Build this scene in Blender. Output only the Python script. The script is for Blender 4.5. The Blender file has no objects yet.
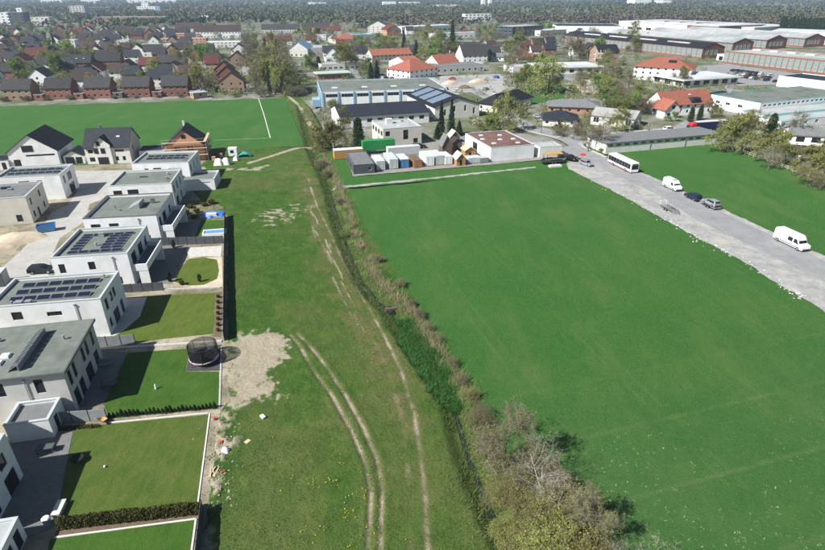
import bpy, math, random
import numpy as np
from mathutils import Vector, Matrix
R = math.radians
sc = bpy.context.scene
col = sc.collection
random.seed(11)
rng = np.random.default_rng(11)
# ------------------------------------------------------------------ camera
CAM_H, PITCH, FPX = 46.0, R(27.2), 550.0          # metres, down-tilt, focal length in photo pixels
SP, CP = math.sin(PITCH), math.cos(PITCH)
cd = bpy.data.cameras.new('camera'); cam = bpy.data.objects.new('camera', cd); col.objects.link(cam)
cam.location = (0, 0, CAM_H); cam.rotation_euler = (R(90) - PITCH, 0, 0)
cd.sensor_width = 36.0; cd.lens = FPX / 825 * 36; cd.clip_start = 0.5; cd.clip_end = 30000
sc.camera = cam
# ------------------------------------------------------------------ sky and sun
SUN_EL, SUN_TO = R(43), R(33)                      # elevation; ground direction in which shadows fall (from +X)
w = bpy.data.worlds.new('World'); sc.world = w; w.use_nodes = True
nt = w.node_tree; nt.nodes.clear()
sky = nt.nodes.new('ShaderNodeTexSky'); sky.sky_type = 'NISHITA'; sky.sun_disc = False
sky.sun_elevation = SUN_EL
sky.sun_rotation = math.atan2(-math.cos(SUN_TO), -math.sin(SUN_TO)) % (2 * math.pi)
bgn = nt.nodes.new('ShaderNodeBackground'); bgn.inputs['Strength'].default_value = 0.05
ow = nt.nodes.new('ShaderNodeOutputWorld')
nt.links.new(sky.outputs[0], bgn.inputs['Color']); nt.links.new(bgn.outputs[0], ow.inputs['Surface'])
ld = bpy.data.lights.new('sun', 'SUN'); ld.energy = 5.0; ld.angle = R(0.53); ld.color = (1.0, 0.98, 0.95)
sun = bpy.data.objects.new('sun', ld); col.objects.link(sun)
sun.rotation_euler = Vector((math.cos(SUN_TO) * math.cos(SUN_EL), math.sin(SUN_TO) * math.cos(SUN_EL), -math.sin(SUN_EL))).to_track_quat('-Z', 'Y').to_euler()
sun.location = (-60, -40, 90)
sc.view_settings.view_transform = 'Standard'; sc.view_settings.look = 'None'
sc.view_settings.exposure = 0.76; sc.view_settings.gamma = 1.0
sc.render.engine = 'CYCLES'
sc.cycles.max_bounces = 5; sc.cycles.volume_bounces = 0; sc.cycles.transparent_max_bounces = 6

# ------------------------------------------------------------------ helpers
def P(x, y, z=0.0):
    """photo pixel -> point on the horizontal plane at height z"""
    v = 275 - y; k = (CAM_H - z) / (FPX * SP - v * CP)
    return Vector(((x - 412.5) * k, (FPX * CP + v * SP) * k, z))
def P2(x, y, z=0.0):
    q = P(x, y, z); return (q.x, q.y)
def linkobj(o, parent=None):
    col.objects.link(o)
    if parent is not None: o.parent = parent
    return o
def tag(o, label, cat, group=None):
    o['label'] = label; o['category'] = cat
    if group: o['group'] = group
    return o
def thing(name, label, cat, loc=(0, 0, 0), rz=0.0, group=None):
    o = bpy.data.objects.new(name, None); o.empty_display_size = 0.5
    o.location = loc; o.rotation_euler = (0, 0, rz)
    return tag(linkobj(o), label, cat, group)
def copy_tree(o, parent=None):
    c = o.copy(); col.objects.link(c); c.parent = parent
    for ch in list(o.children): copy_tree(ch, c)
    return c
class MB:
    """collects polygons; build() links them as one mesh object"""
    def __init__(s): s.v = []; s.f = []
    def add(s, vs, fs):
        n = len(s.v); s.v.extend([tuple(q) for q in vs]); s.f.extend([tuple(i + n for i in f) for f in fs]); return s
    def box(s, x0, x1, y0, y1, z0, z1, m=None):
        vs = [(x, y, z) for z in (z0, z1) for y in (y0, y1) for x in (x0, x1)]
        if m is not None: vs = [m @ Vector(q) for q in vs]
        return s.add(vs, [(0, 2, 3, 1), (4, 5, 7, 6), (0, 1, 5, 4), (2, 6, 7, 3), (0, 4, 6, 2), (1, 3, 7, 5)])
    def quad(s, a, b, c, d): return s.add([a, b, c, d], [(0, 1, 2, 3)])
    def prism(s, pts, z0, z1):
        n = len(pts)
        vs = [(x, y, z0) for x, y in pts] + [(x, y, z1) for x, y in pts]
        fs = [tuple(range(n - 1, -1, -1)), tuple(range(n, 2 * n))] + [(i, (i + 1) % n, n + (i + 1) % n, n + i) for i in range(n)]
        return s.add(vs, fs)
    def tube(s, p0, p1, r0, r1=None, n=6, cap=True):
        if r1 is None: r1 = r0
        p0 = Vector(p0); p1 = Vector(p1); d = (p1 - p0)
        if d.length < 1e-6: return s
        q = d.to_track_quat('Z', 'Y'); vs = []
        for p, r in ((p0, r0), (p1, r1)):
            for i in range(n):
                a = 2 * math.pi * i / n
                vs.append(p + q @ Vector((math.cos(a) * r, math.sin(a) * r, 0)))
        fs = [(i, (i + 1) % n, n + (i + 1) % n, n + i) for i in range(n)]
        if cap: fs += [tuple(range(n - 1, -1, -1)), tuple(range(n, 2 * n))]
        return s.add(vs, fs)
    def mesh(s, name, m, smooth=False):
        me = bpy.data.meshes.new(name); me.from_pydata(s.v, [], s.f); me.update()
        if m is not None: me.materials.append(m)
        if smooth: me.polygons.foreach_set('use_smooth', [True] * len(me.polygons))
        return me
    def build(s, name, m, parent=None, smooth=False, loc=None, rz=None, label=None):
        o = bpy.data.objects.new(name, s.mesh(name, m, smooth)); linkobj(o, parent)
        if loc is not None: o.location = loc
        if rz is not None: o.rotation_euler = (0, 0, rz)
        if label: o['label'] = label
        return o
def big_mesh(name, v, f, mats, attrs=None, smooth=False):
    """numpy arrays -> mesh; f is (n,3) or (n,4); attrs = {name: (type, array)}"""
    me = bpy.data.meshes.new(name); k = f.shape[1]
    me.vertices.add(len(v)); me.vertices.foreach_set('co', np.asarray(v, np.float32).ravel())
    me.loops.add(f.size); me.loops.foreach_set('vertex_index', f.ravel().astype(np.int32))
    me.polygons.add(len(f)); me.polygons.foreach_set('loop_start', np.arange(0, f.size, k, dtype=np.int32))
    try: me.polygons.foreach_set('loop_total', np.full(len(f), k, np.int32))
    except Exception: pass
    if smooth: me.polygons.foreach_set('use_smooth', np.ones(len(f), bool))
    for nme, (tp, arr) in (attrs or {}).items():
        a = me.attributes.new(nme, tp, 'POINT')
        a.data.foreach_set('color' if tp == 'FLOAT_COLOR' else 'value', np.asarray(arr, np.float32).ravel())
    for m in mats: me.materials.append(m)
    me.update(calc_edges=True); me.validate()
    return me
def sobj(name, me, parent=None, kind='structure'):
    o = bpy.data.objects.new(name, me); linkobj(o, parent)
    if kind: o['kind'] = kind
    return o

# ------------------------------------------------------------------ materials
MATS = {}
def mat(name, c1, c2=None, scale=1.0, rough=0.85, bump=0.0, bscale=None, spec=0.25, metal=0.0, detail=5, vary=0.0, coord='Object', c3=None, scale3=None):
    """two or three tone procedural material: noise colour, noise bump, optional per-object brightness variation"""
    if name in MATS: return MATS[name]
    m = bpy.data.materials.new(name); m.use_nodes = True; n = m.node_tree.nodes; l = m.node_tree.links
    b = n['Principled BSDF']; b.inputs['Roughness'].default_value = rough; b.inputs['Metallic'].default_value = metal
    b.inputs['Specular IOR Level'].default_value = spec
    tc = n.new('ShaderNodeTexCoord'); co = tc.outputs['Object' if coord == 'World' else coord]
    if coord == 'World':
        g = n.new('ShaderNodeNewGeometry'); co = g.outputs['Position']
    out = None
    if c2 is not None:
        t = n.new('ShaderNodeTexNoise'); t.inputs['Scale'].default_value = scale; t.inputs['Detail'].default_value = detail
        t.inputs['Roughness'].default_value = 0.65; l.new(co, t.inputs['Vector'])
        r = n.new('ShaderNodeValToRGB'); r.color_ramp.elements[0].position = 0.32; r.color_ramp.elements[1].position = 0.68
        r.color_ramp.elements[0].color = (*c1, 1); r.color_ramp.elements[1].color = (*c2, 1)
        l.new(t.outputs['Fac'], r.inputs['Fac']); out = r.outputs['Color']
        if c3 is not None:
            t3 = n.new('ShaderNodeTexNoise'); t3.inputs['Scale'].default_value = scale3 or scale * 0.17; t3.inputs['Detail'].default_value = 4
            l.new(co, t3.inputs['Vector'])
            r3 = n.new('ShaderNodeValToRGB'); r3.color_ramp.elements[0].position = 0.5; r3.color_ramp.elements[1].position = 0.66
            l.new(t3.outputs['Fac'], r3.inputs['Fac'])
            mx = n.new('ShaderNodeMixRGB'); mx.inputs['Color2'].default_value = (*c3, 1)
            l.new(r3.outputs['Color'], mx.inputs['Fac']); l.new(out, mx.inputs['Color1']); out = mx.outputs['Color']
    else:
        rgb = n.new('ShaderNodeRGB'); rgb.outputs[0].default_value = (*c1, 1); out = rgb.outputs[0]
    if vary:
        oi = n.new('ShaderNodeObjectInfo'); mp = n.new('ShaderNodeMapRange')
        mp.inputs['To Min'].default_value = 1 - vary; mp.inputs['To Max'].default_value = 1 + vary
        l.new(oi.outputs['Random'], mp.inputs['Value'])
        hs = n.new('ShaderNodeHueSaturation'); l.new(mp.outputs[0], hs.inputs['Value']); l.new(out, hs.inputs['Color']); out = hs.outputs['Color']
    l.new(out, b.inputs['Base Color'])
    if bump:
        tb = n.new('ShaderNodeTexNoise'); tb.inputs['Scale'].default_value = bscale or scale * 4; tb.inputs['Detail'].default_value = 4
        l.new(co, tb.inputs['Vector'])
        bp = n.new('ShaderNodeBump'); bp.inputs['Strength'].default_value = 1.0; bp.inputs['Distance'].default_value = bump
        l.new(tb.outputs['Fac'], bp.inputs['Height']); l.new(bp.outputs[0], b.inputs['Normal'])
    MATS[name] = m; return m
def nodes_of(name, rough=0.9, spec=0.15):
    m = bpy.data.materials.new(name); m.use_nodes = True; MATS[name] = m
    n = m.node_tree.nodes; l = m.node_tree.links; b = n['Principled BSDF']
    b.inputs['Roughness'].default_value = rough; b.inputs['Specular IOR Level'].default_value = spec
    return m, n, l, b
class N:
    """tiny node-graph helper: noise, ramps, mixes"""
    def __init__(s, n, l): s.n, s.l = n, l
    def inp(s, sock, v):
        if hasattr(v, 'is_output') or isinstance(v, bpy.types.NodeSocket): s.l.new(v, sock)
        else: sock.default_value = v
    def noise(s, vec, scale, detail=4, rough=0.6):
        t = s.n.new('ShaderNodeTexNoise'); t.inputs['Scale'].default_value = scale; t.inputs['Detail'].default_value = detail
        t.inputs['Roughness'].default_value = rough; s.l.new(vec, t.inputs['Vector']); return t.outputs['Fac']
    def ramp(s, fac, stops):
        r = s.n.new('ShaderNodeValToRGB'); e = r.color_ramp.elements
        while len(e) < len(stops): e.new(0.5)
        for i, (p, c) in enumerate(stops):
            e[i].position = p; e[i].color = (*c, 1) if isinstance(c, tuple) else (c, c, c, 1)
        s.inp(r.inputs['Fac'], fac); return r.outputs['Color']
    def mix(s, fac, a, b, mode='MIX'):
        m = s.n.new('ShaderNodeMixRGB'); m.blend_type = mode
        s.inp(m.inputs['Fac'], fac)
        for k, v in (('Color1', a), ('Color2', b)): s.inp(m.inputs[k], (*v, 1) if isinstance(v, tuple) else v)
        return m.outputs['Color']
    def math(s, op, a, b=0.0):
        m = s.n.new('ShaderNodeMath'); m.operation = op; s.inp(m.inputs[0], a); s.inp(m.inputs[1], b); return m.outputs[0]
    def pos(s): return s.n.new('ShaderNodeNewGeometry').outputs['Position']
    def attr(s, name):
        a = s.n.new('ShaderNodeAttribute'); a.attribute_name = name; return a
    def rot(s, vec, ang, scale=(1, 1, 1)):
        m = s.n.new('ShaderNodeMapping'); m.inputs['Rotation'].default_value = (0, 0, ang); m.inputs['Scale'].default_value = scale
        s.l.new(vec, m.inputs['Vector']); return m.outputs[0]
    def sep(s, vec):
        x = s.n.new('ShaderNodeSeparateXYZ'); s.l.new(vec, x.inputs[0]); return x.outputs
    def bump(s, h, dist, b):
        bp = s.n.new('ShaderNodeBump'); bp.inputs['Distance'].default_value = dist; s.l.new(h, bp.inputs['Height']); s.l.new(bp.outputs[0], b.inputs['Normal'])

PLASTER_W = mat('white_render', (.70, .71, .71), (.79, .80, .80), .5, .9, .004, 30, c3=(.66, .665, .65), scale3=.35)
PLASTER_G = mat('grey_render', (.47, .46, .43), (.54, .53, .50), .6, .9, .004, 30)
PLASTER_B = mat('beige_render', (.52, .50, .43), (.60, .57, .50), .5, .9, .004, 30)
PLASTER_O = mat('off_white_render', (.58, .57, .52), (.68, .67, .62), .5, .9, .004, 30)
ROOF_GRN = mat('weathered_roof_felt', (.12, .138, .122), (.175, .19, .165), .9, .95, .01, 12, c3=(.10, .112, .095))
ROOF_GREY = mat('grey_roof_felt', (.13, .135, .135), (.18, .185, .185), .8, .95, .01, 12)
ROOF_LIGHT = mat('pale_roof_membrane', (.30, .315, .315), (.40, .415, .41), .25, .85, .006, 8, c3=(.24, .25, .245))
ROOF_WHITE = mat('white_roof_sheet', (.44, .46, .47), (.56, .58, .58), .2, .7, c3=(.36, .38, .38))
ROOF_DARK = mat('anthracite_roof', (.010, .011, .013), (.016, .017, .020), 1.2, .62, .01, 8, spec=.3)
ROOF_NAVY = mat('dark_blue_grey_roof', (.016, .019, .027), (.025, .029, .038), .6, .7, .01, 6)
ROOF_BROWN = mat('brown_roof_tile', (.034, .023, .020), (.055, .038, .032), .8, .85, .02, 7, vary=.25)
ROOF_SLATE = mat('charcoal_roof_tile', (.030, .029, .030), (.048, .046, .046), .8, .85, .02, 7, vary=.2)
ROOF_RED = mat('orange_red_roof_tile', (.225, .078, .05), (.31, .112, .072), .8, .85, .02, 7, vary=.12)
ROOF_WINE = mat('dark_red_roof_tile', (.075, .022, .020), (.115, .036, .030), .8, .85, .02, 7, vary=.15)
ROOF_RUST = mat('rust_brown_flat_roof', (.13, .072, .06), (.19, .108, .09), .35, .95, .01, 8, c3=(.10, .05, .045))
COPING = mat('zinc_coping', (.40, .43, .44), (.47, .50, .51), 2, .45, spec=.5)
COPING_D = mat('dark_coping', (.10, .105, .11), (.13, .135, .14), 2, .5)
DARK = mat('dark_frame', (.03, .032, .035), None, rough=.5)
WHITE_FR = mat('white_frame', (.74, .74, .74), None, rough=.5)
GLASS = mat('window_glass', (.012, .016, .02), None, rough=.06, spec=.6)
GLASS_G = mat('greenish_factory_glass', (.12, .17, .16), (.22, .27, .25), .9, .25, spec=.5)
SOLAR = mat('solar_cell', (.008, .011, .022), (.014, .018, .034), 3, .16, spec=.5)
METAL = mat('grey_metal', (.28, .29, .30), (.36, .37, .38), 3, .45, spec=.5, metal=.3)
STEEL = mat('galvanised_steel', (.42, .43, .44), (.52, .53, .54), 4, .45, metal=.5)
FENCE_D = mat('anthracite_fence_panel', (.06, .066, .072), (.085, .092, .10), 1.5, .6, vary=.1)
FENCE_G = mat('grey_fence_panel', (.20, .215, .22), (.26, .275, .28), 1.2, .65, vary=.1)
CONC = mat('concrete', (.36, .35, .32), (.47, .455, .42), 1.5, .9, .006, 12)
CONC_L = mat('pale_kerb_stone', (.52, .51, .47), (.62, .60, .56), 1.5, .9, .004, 12)
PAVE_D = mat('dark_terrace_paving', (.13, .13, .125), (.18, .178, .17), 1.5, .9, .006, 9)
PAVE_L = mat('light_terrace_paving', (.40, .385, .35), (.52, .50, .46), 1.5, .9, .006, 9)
SOIL = mat('brown_soil', (.10, .07, .045), (.17, .125, .085), 3, .95, .03, 7)
SAND = mat('pale_sand', (.42, .35, .25), (.56, .48, .37), .6, .95, .05, 3, c3=(.30, .245, .175))
WOOD = mat('honey_wood', (.30, .165, .06), (.42, .245, .10), 4, .8)
WOOD_D = mat('dark_weathered_wood', (.10, .075, .055), (.16, .12, .09), 4, .85)
WOOD_L = mat('pale_plank_wood', (.46, .36, .22), (.58, .46, .30), 4, .85)
BLUE = mat('light_blue_metal', (.22, .36, .48), (.26, .40, .52), 1, .5)
BLUE_D = mat('deep_blue_plastic', (.012, .10, .42), (.02, .14, .5), 2, .45)
TEAL = mat('turquoise_fascia', (.05, .42, .40), (.08, .5, .47), 1, .55)
GREEN_P = mat('green_tarpaulin', (.02, .21, .05), (.03, .26, .07), 1, .6)
RED_P = mat('red_paint', (.45, .02, .025), (.52, .03, .035), 1, .4)
ORANGE_P = mat('orange_panel', (.42, .23, .07), (.5, .29, .10), 1, .6)
YELLOW_P = mat('yellow_paint', (.68, .46, .015), None, rough=.4)
NAVY_P = mat('navy_tarpaulin', (.012, .016, .055), (.018, .024, .075), 1, .55)
RUBBER = mat('rubber', (.015, .015, .016), None, rough=.9)
WHITE_P = mat('white_vehicle_paint', (.76, .77, .77), None, rough=.3, spec=.5)
BLACK_P = mat('black_vehicle_paint', (.012, .013, .016), None, rough=.2, spec=.6)
BLUE_P = mat('dark_blue_vehicle_paint', (.012, .017, .04), None, rough=.2, spec=.6)
SILVER_P = mat('silver_vehicle_paint', (.36, .38, .40), None, rough=.3, spec=.6, metal=.4)
CONT_G = mat('pale_grey_container', (.44, .46, .45), (.52, .54, .53), .8, .6)
CONT_B = mat('blue_container', (.05, .17, .36), (.07, .21, .42), .8, .6)
CONT_BR = mat('brown_container', (.26, .12, .05), (.34, .16, .07), .8, .7)
WATER = mat('ditch_water', (.018, .022, .02), (.03, .036, .03), .5, .08, .01, 3, spec=.5)
POOLW = mat('pool_water', (.10, .24, .50), (.14, .30, .56), 2, .1, spec=.5)
def brick_mat(name, a, b, mortar, scale=1.0):
    m, n, l, bs = nodes_of(name); g = N(n, l)
    tc = n.new('ShaderNodeTexCoord'); sx = g.sep(tc.outputs['Object'])
    cb = n.new('ShaderNodeCombineXYZ'); l.new(g.math('ADD', sx[0], sx[1]), cb.inputs[0]); l.new(sx[2], cb.inputs[1])
    t = n.new('ShaderNodeTexBrick'); l.new(cb.outputs[0], t.inputs['Vector'])
    t.inputs['Color1'].default_value = (*a, 1); t.inputs['Color2'].default_value = (*b, 1); t.inputs['Mortar'].default_value = (*mortar, 1)
    t.inputs['Scale'].default_value = scale; t.inputs['Brick Width'].default_value = .25; t.inputs['Row Height'].default_value = .083; t.inputs['Mortar Size'].default_value = .008
    c = g.mix(g.ramp(g.noise(tc.outputs['Object'], .5), [(.3, 0.0), (.7, 1.0)]), t.outputs['Color'], g.mix(.3, t.outputs['Color'], a))
    oi = n.new('ShaderNodeObjectInfo'); mp = n.new('ShaderNodeMapRange'); mp.inputs['To Min'].default_value = .8; mp.inputs['To Max'].default_value = 1.2
    l.new(oi.outputs['Random'], mp.inputs['Value']); hs = n.new('ShaderNodeHueSaturation'); l.new(mp.outputs[0], hs.inputs['Value']); l.new(c, hs.inputs['Color'])
    l.new(hs.outputs[0], bs.inputs['Base Color']); return m
BRICK = brick_mat('red_brick', (.19, .066, .047), (.245, .095, .068), (.22, .18, .15))
BRICK_O = brick_mat('orange_clay_brick', (.42, .19, .11), (.5, .24, .15), (.40, .33, .26))
BRICK_B = brick_mat('buff_brick', (.28, .175, .12), (.34, .225, .155), (.32, .28, .23))
# ------------------------------------------------------------------ ground, fields, roads
def W(pts, z=0.0): return np.array([P2(x, y, z) for x, y in pts])
def dist_poly(px, py, line):
    d = np.full(px.shape, 1e9)
    for (ax, ay), (bx, by) in zip(line[:-1], line[1:]):
        vx, vy = bx - ax, by - ay; L = vx * vx + vy * vy + 1e-9
        t = np.clip(((px - ax) * vx + (py - ay) * vy) / L, 0, 1)
        d = np.minimum(d, np.hypot(px - ax - t * vx, py - ay - t * vy))
    return d
def inside(px, py, poly):
    c = np.zeros(px.shape, bool); n = len(poly)
    for i in range(n):
        (x1, y1), (x2, y2) = poly[i], poly[(i + 1) % n]
        if y1 == y2: continue
        c ^= ((y1 > py) != (y2 > py)) & (px < (x2 - x1) * (py - y1) / (y2 - y1) + x1)
    return c
def sdf(px, py, poly):
    d = dist_poly(px, py, list(poly) + [poly[0]]); return np.where(inside(px, py, poly), d, -d)
def vnoise(x, y, s, seed=0):
    """smooth value noise, numpy"""
    x = x * s + seed * 17.3; y = y * s + seed * 9.1
    xi = np.floor(x).astype(np.int64); yi = np.floor(y).astype(np.int64); fx = x - xi; fy = y - yi
    fx = fx * fx * (3 - 2 * fx); fy = fy * fy * (3 - 2 * fy)
    def h(a, b):
        k = (a * 374761393 + b * 668265263 + seed * 1274126177) & 0xffffffff
        k = ((k ^ (k >> 13)) * 1274126177) & 0xffffffff
        return ((k ^ (k >> 16)) & 0xffff) / 65535.0
    return (h(xi, yi) * (1 - fx) + h(xi + 1, yi) * fx) * (1 - fy) + (h(xi, yi + 1) * (1 - fx) + h(xi + 1, yi + 1) * fx) * fy
def fbm(x, y, s, seed=0): return vnoise(x, y, s, seed) * .55 + vnoise(x, y, s * 2.1, seed + 1) * .28 + vnoise(x, y, s * 4.3, seed + 2) * .17

DITCH = W([(300, 104), (306, 128), (311, 148), (315, 158), (323, 172), (329.5, 188), (338, 218), (349, 250), (362, 279), (377, 297), (390, 309), (405, 333), (421, 356), (434, 374), (455, 406), (467, 450), (484, 491), (507, 541), (530, 600)])
GRID_A = R(14)
# ground: one sheet to the horizon
gx = np.unique(np.concatenate([np.linspace(-9000, -900, 22), np.linspace(-900, -130, 40), np.arange(-130, 170, 2.5), np.linspace(170, 900, 40), np.linspace(900, 9000, 22)]))
gy = np.unique(np.concatenate([np.linspace(-600, -20, 14), np.arange(-20, 300, 2.5), np.linspace(300, 1400, 60), np.linspace(1400, 14000, 40)]))
GX, GY = np.meshgrid(gx, gy)
dd = dist_poly(GX, GY, DITCH)
GZ = -2.2 * np.clip(1.6 - dd / 6.0, 0, 1) - .5 * np.clip((200 - GY) / 10, 0, 1) * np.clip((175 - np.abs(GX)) / 15, 0, 1)
nx, ny = len(gx), len(gy)
idx = np.arange(nx * ny).reshape(ny, nx)
def gridf(idx): return np.stack([idx[:-1, :-1], idx[:-1, 1:], idx[1:, 1:], idx[1:, :-1]], -1).reshape(-1, 4)
m, n, l, b = nodes_of('town_ground'); g = N(n, l); pos = g.pos()
c = g.ramp(g.noise(pos, .045, 6, .75), [(.34, (.06, .09, .03)), (.46, (.11, .125, .06)), (.53, (.20, .19, .165)), (.64, (.31, .30, .28))])
c = g.mix(g.ramp(g.noise(pos, .5, 4), [(.42, 0.0), (.7, .55)]), c, (.08, .10, .04))
c = g.mix(g.ramp(g.noise(pos, .006, 3), [(.45, 0.0), (.6, .5)]), c, (.09, .12, .04))
l.new(c, b.inputs['Base Color']); TOWN_GROUND = m
sobj('ground', big_mesh('ground', np.stack([GX, GY, GZ], -1).reshape(-1, 3), gridf(idx), [m], smooth=True))

# meadow: strip of rough grass between the gardens and the ditch, ditch carved in, wheel ruts pressed in
ML = W([(170, 700), (188, 600), (193, 550), (200, 508), (213, 412), (222, 400), (222, 345), (224, 216), (200, 203), (188, 190), (190, 172), (206, 158), (215, 148), (304, 147), (303.5, 140), (284, 98), (281, 90)])
MR = W([(660, 700), (592, 600), (556, 550), (530, 490), (502, 430), (475, 390), (450, 345), (431, 320), (420, 300), (401, 279), (384, 253), (366, 224), (352, 195), (347, 186), (342, 172), (335, 152), (326, 140), (318, 122), (308, 106), (300, 97), (297, 90)])
Ys = np.concatenate([np.arange(19, 95, .3), np.arange(95, 190, .45), np.arange(190, 300, 1.0)])
xl = np.interp(Ys, ML[:, 1], ML[:, 0]); xr = np.interp(Ys, MR[:, 1], MR[:, 0])
NC = 230
T = np.linspace(0, 1, NC)
MX = xl[:, None] * (1 - T) + xr[:, None] * T; MY = np.repeat(Ys[:, None], NC, 1)
dch = dist_poly(MX, MY, DITCH)
T1 = W([(308, 178), (312, 192), (317, 206), (331, 235), (343, 261.5), (360, 293.5), (380, 328), (400, 368), (414, 414), (423, 473), (428, 550), (430, 640)])
T1b = W([(304, 182), (307, 206), (319, 238), (331, 264), (347, 296), (368, 330), (388, 372), (402, 416), (408, 473), (411, 550), (412, 640)])
RA = W([(290, 335), (298, 344), (313.6, 370.5), (332.6, 397), (351.7, 431.6), (365, 462), (371, 492.6), (368, 550), (362, 640)])
RB = W([(297, 334), (306, 342), (323, 363), (344, 393), (363, 428), (376.5, 458), (382, 492.6), (380, 550), (375, 640)])
PATH = W([(288, 96), (300, 106), (309, 122), (320.5, 141), (312, 147), (300, 147.5), (292, 149.4), (271.5, 156), (249, 163)])
PATH2 = W([(190, 168), (225, 169), (258, 169), (270, 166)])
STRIP = W([(336, 187), (347, 186)])
PATCH = W([(222, 342), (250, 331), (281, 334), (290, 345), (284, 362), (272, 376), (270, 393), (287, 401), (262, 403), (236, 411), (220, 412)])
RUB = W([(214, 411), (232, 409), (240, 425), (230, 450), (226, 480), (222, 510), (202, 510)])
STRAW = W([(255, 222), (268, 209), (300, 203), (311, 208), (302, 216), (276, 226), (262, 232)])
BROWN = W([(300, 170), (312, 215), (335, 275), (352, 320), (385, 380), (402, 440), (412, 430), (395, 360), (365, 300), (335, 240), (312, 180)])
LUSH = W([(396, 318), (412, 322), (430, 346), (448, 378), (462, 405), (455, 412), (436, 398), (418, 372), (402, 345)])
DAND = W([(300, 480), (335, 465), (360, 500), (352, 545), (310, 560), (290, 520)])
nz = fbm(MX, MY, .5, 3); nzf = fbm(MX, MY, 1.6, 8)
def line_mask(line, wd, soft): return np.clip(1 - (dist_poly(MX, MY, line) - wd) / soft, 0, 1)
rutA = np.maximum(line_mask(RA, .10, .36), line_mask(RB, .10, .36)) * np.clip(.82 + (nz - .5) * 1.6, .35, 1)
t1 = line_mask(T1, .08, .42) * np.clip(.72 + (nz - .5) * 1.6, .4, 1) * np.clip(1.15 - np.abs(MY - 80) / 320, .6, 1)
t1b = line_mask(T1b, .1, .5) * np.clip(.36 + (nz - .5) * 2.4, 0, .8)
path = line_mask(PATH, .45, .8) * .95
path2 = line_mask(PATH2, 1.0, 1.6) * np.clip(.45 + (nz - .5) * 3, 0, 1)
strip = line_mask(STRIP, .9, 1.0)
patch = np.clip(.5 + (sdf(MX, MY, PATCH) + (nz - .5) * 4 + (nzf - .5) * 5) / 3.2, 0, 1) * .9
rub = np.clip(.4 + (sdf(MX, MY, RUB) + (nz - .5) * 4) / 2.2, 0, 1) * np.clip(.62 + (nzf - .45) * 2.6, .1, .95)
straw = np.clip(.5 + (sdf(MX, MY, STRAW) + (nz - .5) * 9) / 3.0, 0, 1) * np.clip(.32 + (fbm(MX * .5 + MY * .8, MY * 1.6 - MX * .6, 1.0, 5) - .47) * 5, 0, .9)
dT1 = dist_poly(MX, MY, T1); side = np.interp(MY, np.sort(T1[:, 1]), T1[np.argsort(T1[:, 1]), 0]) - MX
streak = np.clip(1.2 - np.abs(side - 2.2) / 2.6, 0, 1) * np.clip((fbm(side * 1.7, MY * .16, 1.0, 44) - .5) * 5, 0, .9) * np.clip((MY - 62) / 12, 0, 1) * np.clip((135 - MY) / 15, 0, 1)
brown = np.clip(.4 + (sdf(MX, MY, BROWN) + 1.5 + (nz - .5) * 8) / 5.0, 0, 1)
lush = np.clip(.5 + sdf(MX, MY, LUSH) / 1.2, 0, 1)
dand = np.clip(.4 + (sdf(MX, MY, DAND) + (nz - .5) * 7) / 5.0, 0, 1)
bank = np.clip(1.25 - dch / 4.0, 0, 1)
drymid = np.clip((fbm(MX, MY, .09, 21) - .42) * 3.2, 0, 1)
dirt = np.maximum.reduce([path, path2, strip, patch, rub, straw * .8, streak * .75])
halo = np.maximum(line_mask(RA, .4, 1.3), line_mask(RB, .4, 1.3)) * .16 + line_mask(T1, .5, 1.8) * .2 * np.clip(.3 + (nz - .4) * 2.5, 0, 1)
track = np.clip(np.maximum.reduce([rutA * np.clip(.9 + (nzf - .5) * .9, .5, 1.05), t1 * .95, t1b * .7]) + halo * .6, 0, 1)
bottom = np.clip((46 - MY) / 14, 0, 1) * np.clip((MX + 15) / -5 + .3, 0, 1)
dirt = np.maximum(dirt, bottom * np.clip((nz - .42) * 3, 0, .8))
ddry = np.maximum(brown * .95, drymid * .5)
ridge = np.maximum(line_mask(RA, .7, .35), line_mask(RB, .7, .35)) - rutA
zz = .03 + (nzf - .5) * .10 + (nz - .5) * .16 - .13 * rutA + .05 * ridge - .05 * t1 + rub * (nzf - .3) * .7
prof = np.clip(1 - (dch - .25) / 2.1, 0, 1); prof = prof * prof * (3 - 2 * prof)
zz = zz - .85 * prof
for k in range(6): zz[:, k] = np.minimum(zz[:, k], .02)
edge = np.minimum(np.arange(NC), np.arange(NC)[::-1]); zz = np.where((edge < 4)[None, :] & (dch > 3), np.minimum(zz, .02), zz)
midx = np.arange(MX.size).reshape(MX.shape)
m, n, l, b = nodes_of('meadow_grass_and_dirt', .95, .1); g = N(n, l); pos = g.pos()
f1 = g.noise(pos, .35, 5, .65); f2 = g.noise(pos, 2.4, 4, .7); f3 = g.noise(pos, 9.0, 3, .7)
gr = g.ramp(f1, [(.30, (.029, .082, .012)), (.48, (.047, .108, .016)), (.66, (.086, .134, .026))])
gr = g.mix(g.ramp(f2, [(.38, 0.0), (.62, .75)]), gr, g.ramp(f1, [(.3, (.020, .062, .009)), (.7, (.048, .098, .016))]))
gr = g.mix(g.ramp(f3, [(.52, 0.0), (.70, .5)]), gr, (.13, .17, .045))
dry = g.ramp(f2, [(.3, (.078, .092, .026)), (.55, (.135, .118, .05)), (.75, (.20, .165, .085))])
c = g.mix(g.math('MULTIPLY', g.attr('dry').outputs['Fac'], g.ramp(f2, [(.3, .45), (.6, 1.0)])), gr, dry)
c = g.mix(g.math('MULTIPLY', g.attr('lush').outputs['Fac'], .85), c, g.ramp(f3, [(.3, (.018, .075, .014)), (.7, (.045, .135, .028))]))
sd = g.ramp(g.math('ADD', g.math('MULTIPLY', f2, .5), g.math('MULTIPLY', f1, .5)), [(.25, (.20, .17, .115)), (.5, (.32, .28, .205)), (.75, (.43, .385, .295))])
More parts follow.
